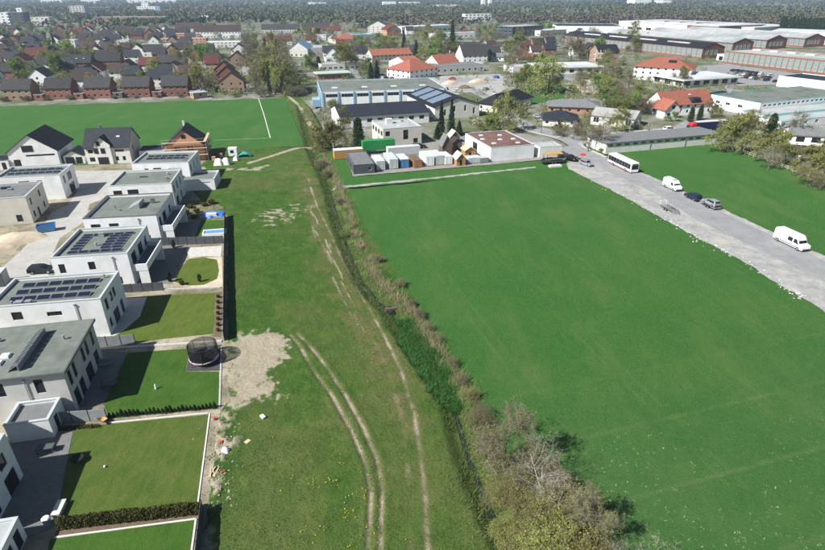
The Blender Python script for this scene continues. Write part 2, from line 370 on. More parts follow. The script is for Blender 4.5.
th = g.math('ADD', g.attr('dirt').outputs['Fac'], g.math('MULTIPLY', g.math('SUBTRACT', g.math('ADD', g.math('MULTIPLY', f2, .5), g.math('MULTIPLY', f3, .5)), .5), 1.2))
c = g.mix(g.ramp(th, [(.34, 0.0), (.72, 1.0)]), c, sd)
tk = g.attr('track').outputs['Fac']
c = g.mix(g.math('MULTIPLY', g.ramp(tk, [(.05, 0.0), (.5, .6), (.95, 1.0)]), g.ramp(g.math('ADD', f3, f2), [(.6, .5), (1.0, 1.0)])), c, g.ramp(tk, [(.3, (.15, .135, .07)), (.75, (.235, .20, .13)), (1.0, (.33, .29, .21))]))
l.new(c, b.inputs['Base Color']); g.bump(g.math('ADD', f3, g.math('MULTIPLY', f2, 1.5)), .09, b)
A = {'dirt': ('FLOAT', dirt), 'dry': ('FLOAT', np.maximum(ddry, bank * .3)), 'lush': ('FLOAT', lush), 'track': ('FLOAT', track)}
sobj('meadow', big_mesh('meadow', np.stack([MX, MY, zz], -1).reshape(-1, 3), gridf(midx), [m], A, True))
MEADOW = dict(X=MX, Y=MY, Z=zz, xl=xl, xr=xr, Ys=Ys)
def meadow_z(x, y):
    i = np.clip(np.searchsorted(Ys, y), 0, len(Ys) - 1)
    t = (x - xl[i]) / (xr[i] - xl[i]); j = np.clip(np.round(t * (NC - 1)).astype(int), 0, NC - 1)
    return zz[i, j]
# water along the ditch
mb = MB(); pts = DITCH[2:]
res = []
for (a, bq) in zip(pts[:-1], pts[1:]):
    for t in np.linspace(0, 1, 4)[:-1]: res.append(a * (1 - t) + bq * t)
res = np.array(res); tn = np.gradient(res, axis=0); tn /= np.linalg.norm(tn, axis=1)[:, None]
for i in range(len(res) - 1):
    def q(j, s): return (res[j, 0] - tn[j, 1] * s * .3, res[j, 1] + tn[j, 0] * s * .3, -.78)
    mb.quad(q(i, 1), q(i, -1), q(i + 1, -1), q(i + 1, 1))
o = mb.build('ditch_water', WATER); o['kind'] = 'structure'

def ruled(name, L, Rr, z, mat_, step=1.0, nc=60, wob=0.0):
    y0 = max(L[:, 1].min(), Rr[:, 1].min()); y1 = min(L[:, 1].max(), Rr[:, 1].max())
    L = L[np.argsort(L[:, 1])]; Rr = Rr[np.argsort(Rr[:, 1])]
    ys = np.arange(y0, y1 + step, step); a = np.interp(ys, L[:, 1], L[:, 0]); c = np.interp(ys, Rr[:, 1], Rr[:, 0])
    a = a + (fbm(a * 0, ys, .4, 31) - .5) * wob; c = c + (fbm(c * 0, ys, .4, 37) - .5) * wob
    t = np.linspace(0, 1, nc); X = a[:, None] * (1 - t) + c[:, None] * t; Y = np.repeat(ys[:, None], nc, 1)
    Z = z + (fbm(X, Y, .12, 41) - .5) * .06
    return sobj(name, big_mesh(name, np.stack([X, Y, Z], -1).reshape(-1, 3), gridf(np.arange(X.size).reshape(X.shape)), [mat_], smooth=True))
def polysheet(name, px, z, mat_, parent=None, kind='structure', wob=0.0, zpix=0.0, world=None):
    """flat sheet from pixel outline; edges subdivided and roughened when wob > 0"""
    pts = [Vector((x, y)) for x, y in (world if world is not None else W(px, zpix))]
    if wob:
        out = []
        for i, a in enumerate(pts):
            b2 = pts[(i + 1) % len(pts)]; k = max(1, int((b2 - a).length / .8))
            nrm = Vector((-(b2 - a).y, (b2 - a).x)).normalized()
            for j in range(k):
                q = a.lerp(b2, j / k); out.append(q + nrm * (float(fbm(np.array(q.x), np.array(q.y), .7, 51)) - .5) * wob * (0 if j == 0 else 1))
        pts = out
    me = bpy.data.meshes.new(name); me.from_pydata([(q.x, q.y, z) for q in pts], [], [tuple(range(len(pts)))]); me.update()
    if me.polygons[0].normal.z < 0: me.flip_normals()
    me.materials.append(mat_)
    return sobj(name, me, parent, kind)

# crop field right of the ditch
def crop_mat(name, tram, light=1.0):
    m, n, l, b = nodes_of(name, .9, .15); g = N(n, l); pos = g.pos()
    r = g.rot(pos, -R(16.5)); sx = g.sep(r)
    f0 = g.noise(pos, .028, 5, .7); f1 = g.noise(pos, .22, 4); st = g.noise(g.rot(pos, -R(16.5), (2.2, .12, 1)), .9, 4, .7); f3 = g.noise(pos, 6.0, 4, .75)
    k = light
    c = g.ramp(f0, [(.3, (.034 * k, .107 * k, .020 * k)), (.5, (.042 * k, .124 * k, .023 * k)), (.7, (.054 * k, .138 * k, .027 * k))])
    c = g.mix(g.ramp(g.noise(pos, .075, 5, .65), [(.44, 0.0), (.66, .8)]), c, (.070 * k, .146 * k, .032 * k)); c = g.mix(g.ramp(f1, [(.4, 0.0), (.68, .45)]), c, (.050 * k, .144 * k, .026 * k))
    c = g.mix(g.ramp(st, [(.35, .0), (.7, .42)]), c, (.046 * k, .148 * k, .024 * k))
    c = g.mix(g.ramp(f3, [(.35, .6), (.6, 0.0)]), c, (.016 * k, .070 * k, .010 * k)); c = g.mix(g.ramp(g.noise(pos, .9, 5, .75), [(.5, 0.0), (.72, .5)]), c, (.066 * k, .152 * k, .032 * k))
    c = g.mix(g.ramp(g.noise(pos, 2.6, 5, .8), [(.36, .55), (.52, 0.0)]), c, (.018 * k, .074 * k, .011 * k)); c = g.mix(g.ramp(g.noise(pos, 1.7, 5, .8), [(.54, 0.0), (.70, .6)]), c, (.07 * k, .16 * k, .032 * k)); c = g.mix(g.ramp(g.noise(g.rot(pos, -R(16.5), (1, .3, 1)), .11, 5, .7), [(.5, 0.0), (.68, .55)]), c, (.085 * k, .14 * k, .036 * k))
    if tram:
        u = g.math('ABSOLUTE', g.math('SUBTRACT', g.math('FRACT', g.math('DIVIDE', g.math('ADD', sx[0], 3.0), 13.5)), .5))
        ln = g.ramp(g.math('ABSOLUTE', g.math('SUBTRACT', u, .065)), [(.004, 1.0), (.026, 0.0)])
        c = g.mix(g.math('MULTIPLY', g.math('MULTIPLY', ln, g.ramp(f1, [(.40, 0.0), (.66, .8)])), .5), c, (.10, .15, .044))
        u2 = g.math('ABSOLUTE', g.math('SUBTRACT', g.math('FRACT', g.math('DIVIDE', sx[1], 9.0)), .5))
        ln2 = g.ramp(u2, [(.012, 1.0), (.05, 0.0)])
        near = g.ramp(g.math('DIVIDE', sx[1], 100.0), [(.36, 1.0), (.56, 0.0)])
        c = g.mix(g.math('MULTIPLY', g.math('MULTIPLY', ln2, near), g.ramp(f1, [(.35, 0.0), (.6, .55)])), c, (.11, .16, .055))
        c = g.mix(g.math('MULTIPLY', near, g.ramp(f0, [(.35, .15), (.7, .6)])), c, g.ramp(f1, [(.3, (.04, .105, .03)), (.7, (.075, .135, .045))]))
        c = g.mix(g.math('MULTIPLY', near, g.ramp(g.noise(pos, 2.2, 3, .6), [(.62, 0.0), (.72, .55)])), c, (.15, .185, .09))
    l.new(c, b.inputs['Base Color']); g.bump(f3, .16, b); return m
CROP = crop_mat('crop_green', True, 1.0); PADDOCK = crop_mat('pasture_green', False, 1.04); PITCH_G = crop_mat('sports_turf', False, 1.05)
FT = [(345, 190), (420, 182.5), (480, 175.5), (533, 170), (560, 167.5)]
FL = W([(655, 700), (588, 600), (553, 550), (527, 490), (499, 430), (472, 390), (447, 345), (428, 320), (417, 300), (398, 279), (381, 253), (363, 224), (349, 195), (345.5, 189.5)])
FRd = W([(1500, 700), (1060, 460), (900, 362), (807, 300), (785, 288), (740, 259), (695, 236), (672, 223.5), (624, 196), (571, 169)])
fpoly = [tuple(q) for q in FL] + [P2(*q) for q in FT[1:]] + [tuple(q) for q in FRd[::-1]]
xa, ya = min(q[0] for q in fpoly), min(q[1] for q in fpoly)
def clipgrid(name, poly, z, mat_, step):
    """grid sheet clipped to a polygon: interior cells kept, rim vertices moved onto the outline"""
    import bmesh
    bm = bmesh.new(); vs = [bm.verts.new((x, y, z)) for x, y in poly]; fc = bm.faces.new(vs)
    xs = [q[0] for q in poly]; ys = [q[1] for q in poly]
    for ax, lo, hi in ((0, min(xs), max(xs)), (1, min(ys), max(ys))):
        t = lo + step
        while t < hi:
            co = [0, 0, 0]; no = [0, 0, 0]; co[ax] = t; no[ax] = 1
            bmesh.ops.bisect_plane(bm, geom=bm.verts[:] + bm.edges[:] + bm.faces[:], plane_co=co, plane_no=no); t += step
    X = np.array([v.co.x for v in bm.verts]); Y = np.array([v.co.y for v in bm.verts]); H_ = (fbm(X, Y, .12, 41) - .5) * .08
    for v, h in zip(bm.verts, H_): v.co.z += h
    bmesh.ops.recalc_face_normals(bm, faces=bm.faces)
    me = bpy.data.meshes.new(name); bm.to_mesh(me); bm.free()
    if sum(p.normal.z for p in me.polygons) < 0: me.flip_normals()
    me.materials.append(mat_); return sobj(name, me)
def rough_edge(poly, wob, seed, step=1.2):
    out = []
    for i, a in enumerate(poly):
        a = Vector(a); b2 = Vector(poly[(i + 1) % len(poly)]); k = max(1, int((b2 - a).length / step))
        nrm = Vector((-(b2 - a).y, (b2 - a).x)).normalized()
        for j in range(k):
            q = a.lerp(b2, j / k); q = q + nrm * (float(fbm(np.array(q.x), np.array(q.y), .45, seed)) - .5) * wob; out.append((q.x, q.y))
    return out
clipgrid('crop_field', rough_edge(fpoly, 1.1, 61), .06, CROP, 6.0)
PADP = [P2(*q) for q in [(640, 174), (607, 158), (621, 151), (718, 142.5), (745, 150), (775, 163), (800, 175), (830, 186), (900, 205), (900, 292), (825, 257), (765.6, 229.5), (720.6, 208.7), (661, 181)]]
clipgrid('pasture', rough_edge(PADP, .8, 63), .05, PADDOCK, 8.0)
SPP = [P2(*q) for q in [(-260, 108), (0, 106.5), (205, 100.5), (284, 98.2), (303, 140), (304, 146.5), (215, 148.5), (206, 158), (150, 163), (0, 168), (-300, 180)]]
clipgrid('sports_field', SPP, .05, PITCH_G, 12.0)
# white pitch lines
WLINE = mat('white_line_paint', (.62, .66, .58), (.78, .80, .74), 1.5, .9)
WL_F = mat('worn_line_paint', (.16, .24, .13), (.34, .40, .27), .5, .9)
def strip_line(name, pts, wd, z, m):
    mb = MB(); p = [Vector((x, y)) for x, y in pts]; L_, R_ = [], []
    for i, q in enumerate(p):
        t = (p[min(i + 1, len(p) - 1)] - p[max(i - 1, 0)]).normalized(); nn = Vector((-t.y, t.x)) * wd / 2
        L_.append(q + nn); R_.append(q - nn)
    for i in range(len(p) - 1):
        mb.quad((R_[i].x, R_[i].y, z), (R_[i + 1].x, R_[i + 1].y, z), (L_[i + 1].x, L_[i + 1].y, z), (L_[i].x, L_[i].y, z))
    o = mb.build(name, m); o['kind'] = 'structure'; return o
strip_line('pitch_line', [P2(258.5, 98.5), P2(264, 115), P2(270.3, 138)], .24, .108, WLINE)
strip_line('pitch_line', [P2(270.3, 138.2), P2(214, 140.5)], .4, .104, WL_F)
# housing estate ground and street
m, n, l, b = nodes_of('estate_ground', .95, .1); g = N(n, l); pos = g.pos()
c = g.ramp(g.noise(pos, .12, 6, .7), [(.32, (.10, .105, .05)), (.46, (.20, .175, .12)), (.6, (.33, .29, .215)), (.72, (.42, .37, .28))])
c = g.mix(g.ramp(g.noise(pos, .9, 4), [(.5, 0.0), (.68, .6)]), c, (.07, .095, .03)); l.new(c, b.inputs['Base Color']); g.bump(g.noise(pos, 3, 4), .06, b)
ESTATE = m
MLs = ML[np.argsort(ML[:, 1])]
xs_e = np.interp(np.arange(19, 178, 2.0), MLs[:, 1], MLs[:, 0])
est = [(x + .9, y) for x, y in zip(xs_e, np.arange(19, 178, 2.0))]
polysheet('estate_ground', None, .028, ESTATE, world=est + [(-190, 178), (-190, 19)])
def paving_mat(name, a, b2, joint, bw, bh, ang):
    m, n, l, b = nodes_of(name, .9, .15); g = N(n, l); pos = g.pos(); r = g.rot(pos, ang)
    t = n.new('ShaderNodeTexBrick'); l.new(r, t.inputs['Vector']); t.inputs['Scale'].default_value = 1
    t.inputs['Brick Width'].default_value = bw; t.inputs['Row Height'].default_value = bh; t.inputs['Mortar Size'].default_value = .012
    t.inputs['Color1'].default_value = (*a, 1); t.inputs['Color2'].default_value = (*b2, 1); t.inputs['Mortar'].default_value = (*joint, 1)
    c = g.mix(g.ramp(g.noise(pos, .3, 5, .7), [(.4, 0.0), (.7, .5)]), t.outputs['Color'], (a[0] * .6, a[1] * .6, a[2] * .58))
    l.new(c, b.inputs['Base Color']); return m
STREET_P = paving_mat('street_paving', (.37, .36, .335), (.43, .415, .385), (.27, .26, .235), .6, .3, -R(13))
polysheet('street', [(74, 171), (134, 170), (128, 178), (112, 184), (110, 196), (90, 204), (84, 222), (60, 238), (51, 258), (48, 276), (26, 292), (0, 318), (-60, 380), (-90, 330), (-30, 285), (0, 270), (20, 252), (42, 228), (52, 212), (68, 205), (78, 190)], .034, STREET_P)
# asphalt road with gravel shoulders
m, n, l, b = nodes_of('asphalt', .9, .2); g = N(n, l); pos = g.pos()
c = g.ramp(g.noise(pos, .25, 5, .7), [(.3, (.205, .207, .21)), (.7, (.285, .285, .282))])
c = g.mix(g.ramp(g.noise(g.rot(pos, -R(13.5), (1, .05, 1)), .6, 4), [(.45, 0.0), (.65, .5)]), c, (.30, .298, .29)); c = g.mix(g.ramp(g.noise(pos, 14, 3), [(.4, 0.0), (.7, .25)]), c, (.08, .08, .08))
l.new(c, b.inputs['Base Color']); ASPH = m
m, n, l, b = nodes_of('pale_gravel', .95, .1); g = N(n, l); pos = g.pos()
c = g.ramp(g.noise(pos, .35, 6, .75), [(.28, (.19, .19, .18)), (.5, (.30, .297, .285)), (.72, (.41, .40, .385))])
c = g.mix(g.ramp(g.noise(pos, 5, 3, .7), [(.5, 0.0), (.75, .5)]), c, (.19, .18, .165)); c = g.mix(g.ramp(g.noise(pos, .12, 3), [(.55, 0.0), (.7, .6)]), c, (.42, .385, .31))
l.new(c, b.inputs['Base Color']); g.bump(g.noise(pos, 4, 4), .05, b); GRAVEL = m
polysheet('gravel_shoulder', [(905, 368), (807, 301), (785, 289), (740, 260), (695, 237), (672, 224.5), (624, 197), (568, 168.5), (566, 163), (600, 160), (640, 172.5), (662, 181.5), (722, 209), (767, 230), (825, 256.5), (905, 294)], .115, GRAVEL, wob=1.1)
polysheet('road', [(905, 332), (825, 283), (753, 247), (698, 221), (656, 194), (612, 174), (584, 160), (566, 153), (560, 148.5), (569, 146), (584, 147), (594, 152), (606, 158), (640, 174), (661, 184), (720.6, 212), (765.6, 233), (825, 262), (905, 301)], .122, ASPH)
polysheet('road', [(545, 158), (560, 150), (566, 150), (569, 146), (561, 141), (545, 136), (528, 132), (516, 127), (505, 117), (494, 106), (484, 99), (470, 92), (478, 90), (496, 99), (512, 109), (522, 119), (540, 127), (562, 132), (590, 134), (630, 130), (680, 127), (760, 130), (760, 134), (680, 131), (630, 134.5), (596, 139), (584, 147), (566, 155.5)], .118, ASPH)
polysheet('gravel_strip', [(334, 186), (347, 185.8), (420, 179), (480, 172.5), (535, 166.9), (536, 168), (480, 173.9), (420, 180.4), (347, 187.9), (335, 188.3)], .112, GRAVEL, wob=1.5)
polysheet('verge', [(330, 150), (345, 153), (353, 177), (470, 167), (537, 161), (566, 160), (568, 168), (347, 188.5), (338, 176)], .09, PADDOCK, wob=.5)
polysheet('yard', [(345, 152), (353, 176.5), (470, 166.5), (490, 165), (541, 160), (552, 152), (540, 138), (505, 128), (440, 140), (380, 141)], .10, mat('yard_surface', (.17, .165, .155), (.28, .27, .25), .3, .95, .01, 5, coord='World', c3=(.22, .2, .16)))

PAVE_K = mat('pale_pavement', (.36, .355, .335), (.45, .44, .415), .8, .9, coord='World')
strip_line('pavement', [P2(*q) for q in [(505, 116), (516, 126), (528, 131.2), (545, 135.4), (556, 137.3), (566, 135.5), (590, 136.5), (630, 131.8), (680, 128.6)]], 1.6, .128, PAVE_K)
strip_line('pavement', [P2(*q) for q in [(606, 157.5), (592, 151), (583, 147), (580, 144), (585, 141.6), (600, 140), (620, 137)]], 1.3, .131, PAVE_K)
polysheet('verge', [(604, 156.5), (592, 150.5), (585, 147), (583, 144.5), (588, 142.5), (598, 142), (606, 150)], .126, LAWN_V if 'LAWN_V' in globals() else PADDOCK, wob=.2)
# ------------------------------------------------------------------ building kit
def rect(fl, fr, br, z, back=None):
    """roof (or ground) corners in photo pixels at height z -> centre, angle, width, depth"""
    a, b, c = (Vector(P2(*q, z)) for q in (fl, fr, br))
    e1 = b - a; e2 = c - b; a1 = math.atan2(e1.y, e1.x); a2 = math.atan2(e2.y, e2.x) - math.pi / 2
    ang = (a1 * e1.length + a2 * e2.length) / (e1.length + e2.length)
    ux = Vector((math.cos(ang), math.sin(ang))); uy = Vector((-ux.y, ux.x))
    w_ = e1.dot(ux); d_ = e2.dot(uy)
    ctr = b - ux * w_ / 2 + uy * d_ / 2
    return ctr, ang, w_, d_
def wall_panel(mb, p0, p1, z0, z1, holes, depth):
    p0 = Vector(p0); p1 = Vector(p1); L = (p1 - p0).length; t = (p1 - p0) / L; nin = Vector((-t.y, t.x))
    hs = [(max(.05, x), min(L - .05, x + w_), max(z0 + .02, z), min(z1 - .05, z + h_)) for x, z, w_, h_ in holes]
    xs = sorted({0, L, *[q for h in hs for q in h[:2]]}); zs = sorted({z0, z1, *[q for h in hs for q in h[2:]]})
    def pt(x, z, dp=0): q = p0 + t * x + nin * dp; return (q.x, q.y, z)
    for xa, xb in zip(xs[:-1], xs[1:]):
        for za, zb in zip(zs[:-1], zs[1:]):
            cx, cz = (xa + xb) / 2, (za + zb) / 2
            if any(h[0] < cx < h[1] and h[2] < cz < h[3] for h in hs): continue
            mb.quad(pt(xa, za), pt(xb, za), pt(xb, zb), pt(xa, zb))
    for xa, xb, za, zb in hs:
        mb.quad(pt(xa, za), pt(xa, za, depth), pt(xb, za, depth), pt(xb, za))
        mb.quad(pt(xa, zb), pt(xb, zb), pt(xb, zb, depth), pt(xa, zb, depth))
        mb.quad(pt(xa, za), pt(xa, zb), pt(xa, zb, depth), pt(xa, za, depth))
        mb.quad(pt(xb, za), pt(xb, za, depth), pt(xb, zb, depth), pt(xb, zb))
WCACHE = {}
def win_mesh(w_, h_, fm, gm, mull):
    k = (round(w_, 2), round(h_, 2), fm.name, gm.name, mull)
    if k in WCACHE: return WCACHE[k]
    f = MB(); t = min(.07, w_ * .12)
    f.box(0, w_, .08, .2, 0, t); f.box(0, w_, .08, .2, h_ - t, h_); f.box(0, t, .08, .2, t, h_ - t); f.box(w_ - t, w_, .08, .2, t, h_ - t)
    for i in range(1, mull): f.box(w_ * i / mull - t / 2, w_ * i / mull + t / 2, .085, .19, t, h_ - t)
    pm = MB().box(t * .6, w_ - t * .6, .12, .15, t * .6, h_ - t * .6)
    WCACHE[k] = (f.mesh('window', fm), pm.mesh('pane', gm)); return WCACHE[k]
SIDE = {'f': 0, 'r': 90, 'b': 180, 'l': -90}
def put_window(root, side, W_, D_, x, z, w_, h_, fm, gm, mull, name='window', proud=0.0, zoff=0.0):
    L = W_ if side in 'fb' else D_; dpt = D_ if side in 'fb' else W_
    me, pm = win_mesh(w_, h_, fm, gm, mull)
    o = bpy.data.objects.new(name, me); linkobj(o, root); a = R(SIDE[side]); o.rotation_euler = (0, 0, a)
    q = Matrix.Rotation(a, 3, 'Z') @ Vector((-L / 2 + x, -dpt / 2 - proud, 0)); o.location = (q.x, q.y, z + zoff)
    p = bpy.data.objects.new('pane', pm); linkobj(p, o); return o
def gable_mesh(w_, d_, h, rise, axis, over, th, og=None):
    """two sloping slabs with thickness; ridge along axis"""
    mb = MB(); og = over if og is None else og
    L, S = (w_, d_) if axis == 'x' else (d_, w_)
    s = rise / (S / 2); ex = L / 2 + og; ey = S / 2 + over; ze = h - over * s; zr = h + rise
    def tr(x, y, z): return (x, y, z) if axis == 'x' else (-y, x, z)
    for sg in (-1, 1):
        vs = [tr(-ex, sg * ey, ze), tr(ex, sg * ey, ze), tr(ex, 0, zr), tr(-ex, 0, zr)]
        vs += [(x, y, z + th) for x, y, z in vs]
        mb.add(vs, [(0, 1, 2, 3), (4, 5, 6, 7), (0, 1, 5, 4), (1, 2, 6, 5), (3, 0, 4, 7)])
    return mb
def building(name, label, cat, ctr, ang, w_, d_, h, wall, roof, wins=None, group=None, fm=None, gm=None, base=0.0, z0=0.0):
    root = thing(name, label, cat, (ctr[0], ctr[1], z0), ang, group)
    wins = wins or {}; fm = fm or DARK; gm = gm or GLASS
    x, y = w_ / 2, d_ / 2; cs = [(-x, -y), (x, -y), (x, y), (-x, y)]
    mb = MB()
    for i, sd in enumerate('frbl'):
        wall_panel(mb, cs[i], cs[(i + 1) % 4], -.1, h, [q[:4] for q in wins.get(sd, [])], .2)
    if roof[0] == 'gable':
        _, axis, rise, over, rm = roof[:5]
        if axis == 'x':
            for s in (-1, 1): mb.add([(s * x, -y, h), (s * x, y, h), (s * x, 0, h + rise)], [(0, 1, 2)])
        else:
            for s in (-1, 1): mb.add([(-x, s * y, h), (x, s * y, h), (0, s * y, h + rise)], [(0, 1, 2)])
        mb.build('wall', wall, root)
        gable_mesh(w_, d_, h, rise, axis, over, .2, .3).build('roof', rm, root)
    elif roof[0] == 'hip':
        _, rise, over, rm = roof[:4]; mb.build('wall', wall, root)
        L = max(w_, d_); S = min(w_, d_); k = (L - S) / 2; ex, ey = x + over, y + over; ze = h - over * rise / (S / 2)
        rp = [(-k, 0, h + rise), (k, 0, h + rise)] if w_ >= d_ else [(0, -k, h + rise), (0, k, h + rise)]
        vs = [(-ex, -ey, ze), (ex, -ey, ze), (ex, ey, ze), (-ex, ey, ze)] + rp
        fs = [(0, 1, 5, 4), (1, 2, 5), (2, 3, 4, 5), (3, 0, 4)] if w_ >= d_ else [(0, 1, 4), (1, 2, 5, 4), (2, 3, 5), (3, 0, 4, 5)]
        MB().add(vs + [(q[0], q[1], q[2] - .15) for q in vs[:4]], fs + [(6, 7, 1, 0), (7, 8, 2, 1), (8, 9, 3, 2), (9, 6, 0, 3), (9, 8, 7, 6)]).build('roof', rm, root)
    elif roof[0] == 'flat':
        _, rm, cm = roof[:3]; mb.build('wall', wall, root); pz = roof[3] if len(roof) > 3 else .42
        MB().box(-x + .03, x - .03, -y + .03, y - .03, h - pz - .06, h - pz).build('roof', rm, root)
        pp = MB()
        pp.box(-x + .02, x - .02, -y + .02, -y + .26, h - pz, h - .04); pp.box(-x + .02, x - .02, y - .26, y - .02, h - pz, h - .04)
        pp.box(-x + .02, -x + .26, -y + .26, y - .26, h - pz, h - .04); pp.box(x - .26, x - .02, -y + .26, y - .26, h - pz, h - .04)
        pp.build('parapet', wall, root)
        cp = MB()
        cp.box(-x - .04, x + .04, -y - .04, -y + .3, h - .05, h + .04); cp.box(-x - .04, x + .04, y - .3, y + .04, h - .05, h + .04)
        cp.box(-x - .04, -x + .3, -y + .3, y - .3, h - .05, h + .04); cp.box(x - .3, x + .04, -y + .3, y - .3, h - .05, h + .04)
        cp.build('coping', cm, root)
    elif roof[0] == 'slab':
        _, over, th, rm, fmt = roof[:5]; mb.build('wall', wall, root)
        MB().box(-x - over, x + over, -y - over, y + over, h - .01, h + th).build('fascia', fmt, root)
        MB().box(-x - over + .12, x + over - .12, -y - over + .12, y + over - .12, h + th - .05, h + th + .03).build('roof', rm, root)
    for sd, ws in wins.items():
        for q in ws:
            mull = q[4] if len(q) > 4 else (2 if q[2] > 1.7 else 1)
            put_window(root, sd, w_, d_, q[0], q[1], q[2], q[3], q[5] if len(q) > 5 else fm, q[6] if len(q) > 6 else gm, mull, name='door' if q[1] < .12 and q[3] > 1.9 and q[2] < 1.4 else 'window')
    root['w'] = w_; root['d'] = d_; root['h'] = h
    return root
def row(L, n, ww, z, wh, m=.8, mull=1, *ex):
    """n windows spread over a wall of length L"""
    if n == 1: return [((L - ww) / 2, z, ww, wh, mull, *ex)]
    st = (L - 2 * m - ww) / (n - 1); return [(m + i * st, z, ww, wh, mull, *ex) for i in range(n)]
def chimney(root, x, y, z0, z1, m=None, s=.5):
    c = MB().box(x - s / 2, x + s / 2, y - s / 2, y + s / 2, z0, z1); c.box(x - s / 2 - .06, x + s / 2 + .06, y - s / 2 - .06, y + s / 2 + .06, z1, z1 + .08)
    r_ = [q for q in root.children if q.name.startswith('roof')]
    return c.build('chimney', m or BRICK, r_[0] if r_ else root)
PANEL = None
def panel_mesh():
    global PANEL
    if PANEL is None:
        me = bpy.data.meshes.new('solar_panel')
        w_, h_, t, f = 1.66, 1.0, .04, .03
        v = [(-w_/2, -h_/2, 0), (w_/2, -h_/2, 0), (w_/2, h_/2, 0), (-w_/2, h_/2, 0)]
        v += [(x, y, t) for x, y, z in v[:4]] + [(x * (1 - 2 * f / w_), y * (1 - 2 * f / h_), t) for x, y, z in v[:4]]
        fs = [(3, 2, 1, 0), (0, 1, 5, 4), (1, 2, 6, 5), (2, 3, 7, 6), (3, 0, 4, 7), (4, 5, 9, 8), (5, 6, 10, 9), (6, 7, 11, 10), (7, 4, 8, 11), (8, 9, 10, 11)]
        me.from_pydata(v, [], fs); me.materials.append(STEEL); me.materials.append(SOLAR); me.polygons[9].material_index = 1; me.update(); PANEL = me
    return PANEL
def panel(root, x, y, z, tilt=12, rz=0, sx=1.0, sy=1.0):
    o = bpy.data.objects.new('solar_panel', panel_mesh()); linkobj(o, root)
    o.location = (x, y, z + math.sin(R(abs(tilt))) * .5 * sy + .06); o.rotation_euler = (R(tilt), 0, R(rz)); o.scale = (sx, sy, 1); return o
def skylight(root, x, y, z, s=.9):
    mb = MB().box(x - s / 2 - .08, x + s / 2 + .08, y - s / 2 - .08, y + s / 2 + .08, z, z + .2)
    o = mb.build('skylight', WHITE_FR, root); MB().box(x - s / 2, x + s / 2, y - s / 2, y + s / 2, z + .19, z + .28).build('dome', mat('skylight_dome', (.62, .66, .66), None, rough=.25, spec=.5), o); return o
def vent(root, x, y, z, s=.35, h=.5):
    return MB().tube((x, y, z - .02), (x, y, z + h), s * .35, s * .35, 8).tube((x, y, z + h), (x, y, z + h + .12), s * .6, s * .5, 8).build('roof_vent', METAL, root)
def hvac(root, x, y, z, sx, sy, h, m=None):
    return MB().box(x - sx / 2, x + sx / 2, y - sy / 2, y + sy / 2, z - .02, z + h).box(x - sx / 2 - .05, x + sx / 2 + .05, y - sy / 2 - .05, y + sy / 2 + .05, z + h, z + h + .06).build('roof_unit', m or METAL, root)
def downpipe(root, x, y, h): return MB().tube((x, y, 0), (x, y, h - .5), .06, .06, 6).box(x - .12, x + .12, y - .1, y + .1, h - .55, h - .3).build('downpipe', METAL, root)
def rel(ctr, ang, x, y): return (ctr[0] + math.cos(ang) * x - math.sin(ang) * y, ctr[1] + math.sin(ang) * x + math.cos(ang) * y)

# ------------------------------------------------------------------ new housing estate, right-hand row (near to far)
# grey-roofed house with the long roof rack
c, a, w_, d_ = rect((0, 373), (62, 371), (93, 319), 6.3); a = R(12); w_, d_ = 13.0, 11.6
fr = Vector(P2(62, 371, 6.3)); c = fr - Vector((math.cos(a), math.sin(a))) * w_ / 2 + Vector((-math.sin(a), math.cos(a))) * d_ / 2
H1 = building('house', 'grey flat-roofed house with a long dark rack of panels on its roof', 'house', c, a, w_, d_, 6.0, PLASTER_G, ('slab', .35, .3, ROOF_GRN, COPING_D),
    {'f': [(5.2, 3.6, 1.2, 1.9), (9.6, 3.5, 1.0, 2.0), (8.8, .05, 2.6, 2.3, 2), (2, 3.6, 1.2, 1.9)],
     'r': [(.9, .05, 1.5, 2.4), (2.9, .05, 1.5, 2.4), (5.6, .05, 2.2, 2.4, 2), (9, .05, 1.5, 2.4), (.9, 3.3, .9, 2.1), (2.5, 3.3, .9, 2.1), (5.8, 3.3, .9, 2.1), (7.3, 3.3, .9, 2.1), (9.6, 3.3, .9, 2.1)]})
for k in range(8):
    o = panel(H1, 1.1, -4.3 + k * 1.06, 6.3, 0, 90, .62, 2.2); o.rotation_euler = (0, R(-32), 0); o.scale = (1.0, 1.0, 1); o.location.z = 6.3 + .55
MB().box(1.55, 1.63, -4.9, 3.7, 6.3, 7.05).box(.4, .48, -4.9, 3.7, 6.3, 6.42).build('panel_rack', METAL, H1)
for x, y in ((-1.2, -1.3), (-1.5, -2.8)): skylight(H1, x, y, 6.33)
vent(H1, 4.5, 1.4, 6.33); vent(H1, -3.5, 2.5, 6.33, .5, .4); hvac(H1, -4.5, 2.8, 6.33, .8, .6, .5)
downpipe(H1, 2.2, -5.9, 6.0)
cA = rel(c, a, w_ / 2 - 3.4, -d_ / 2 - 2.15)
GA = building('garage', 'low white garage with dark grey roof in front of the grey house', 'garage', cA, a, 4.6, 4.0, 2.7, PLASTER_W, ('flat', ROOF_GREY, COPING), {'r': [(1.2, .05, 1.0, 2.0)]})
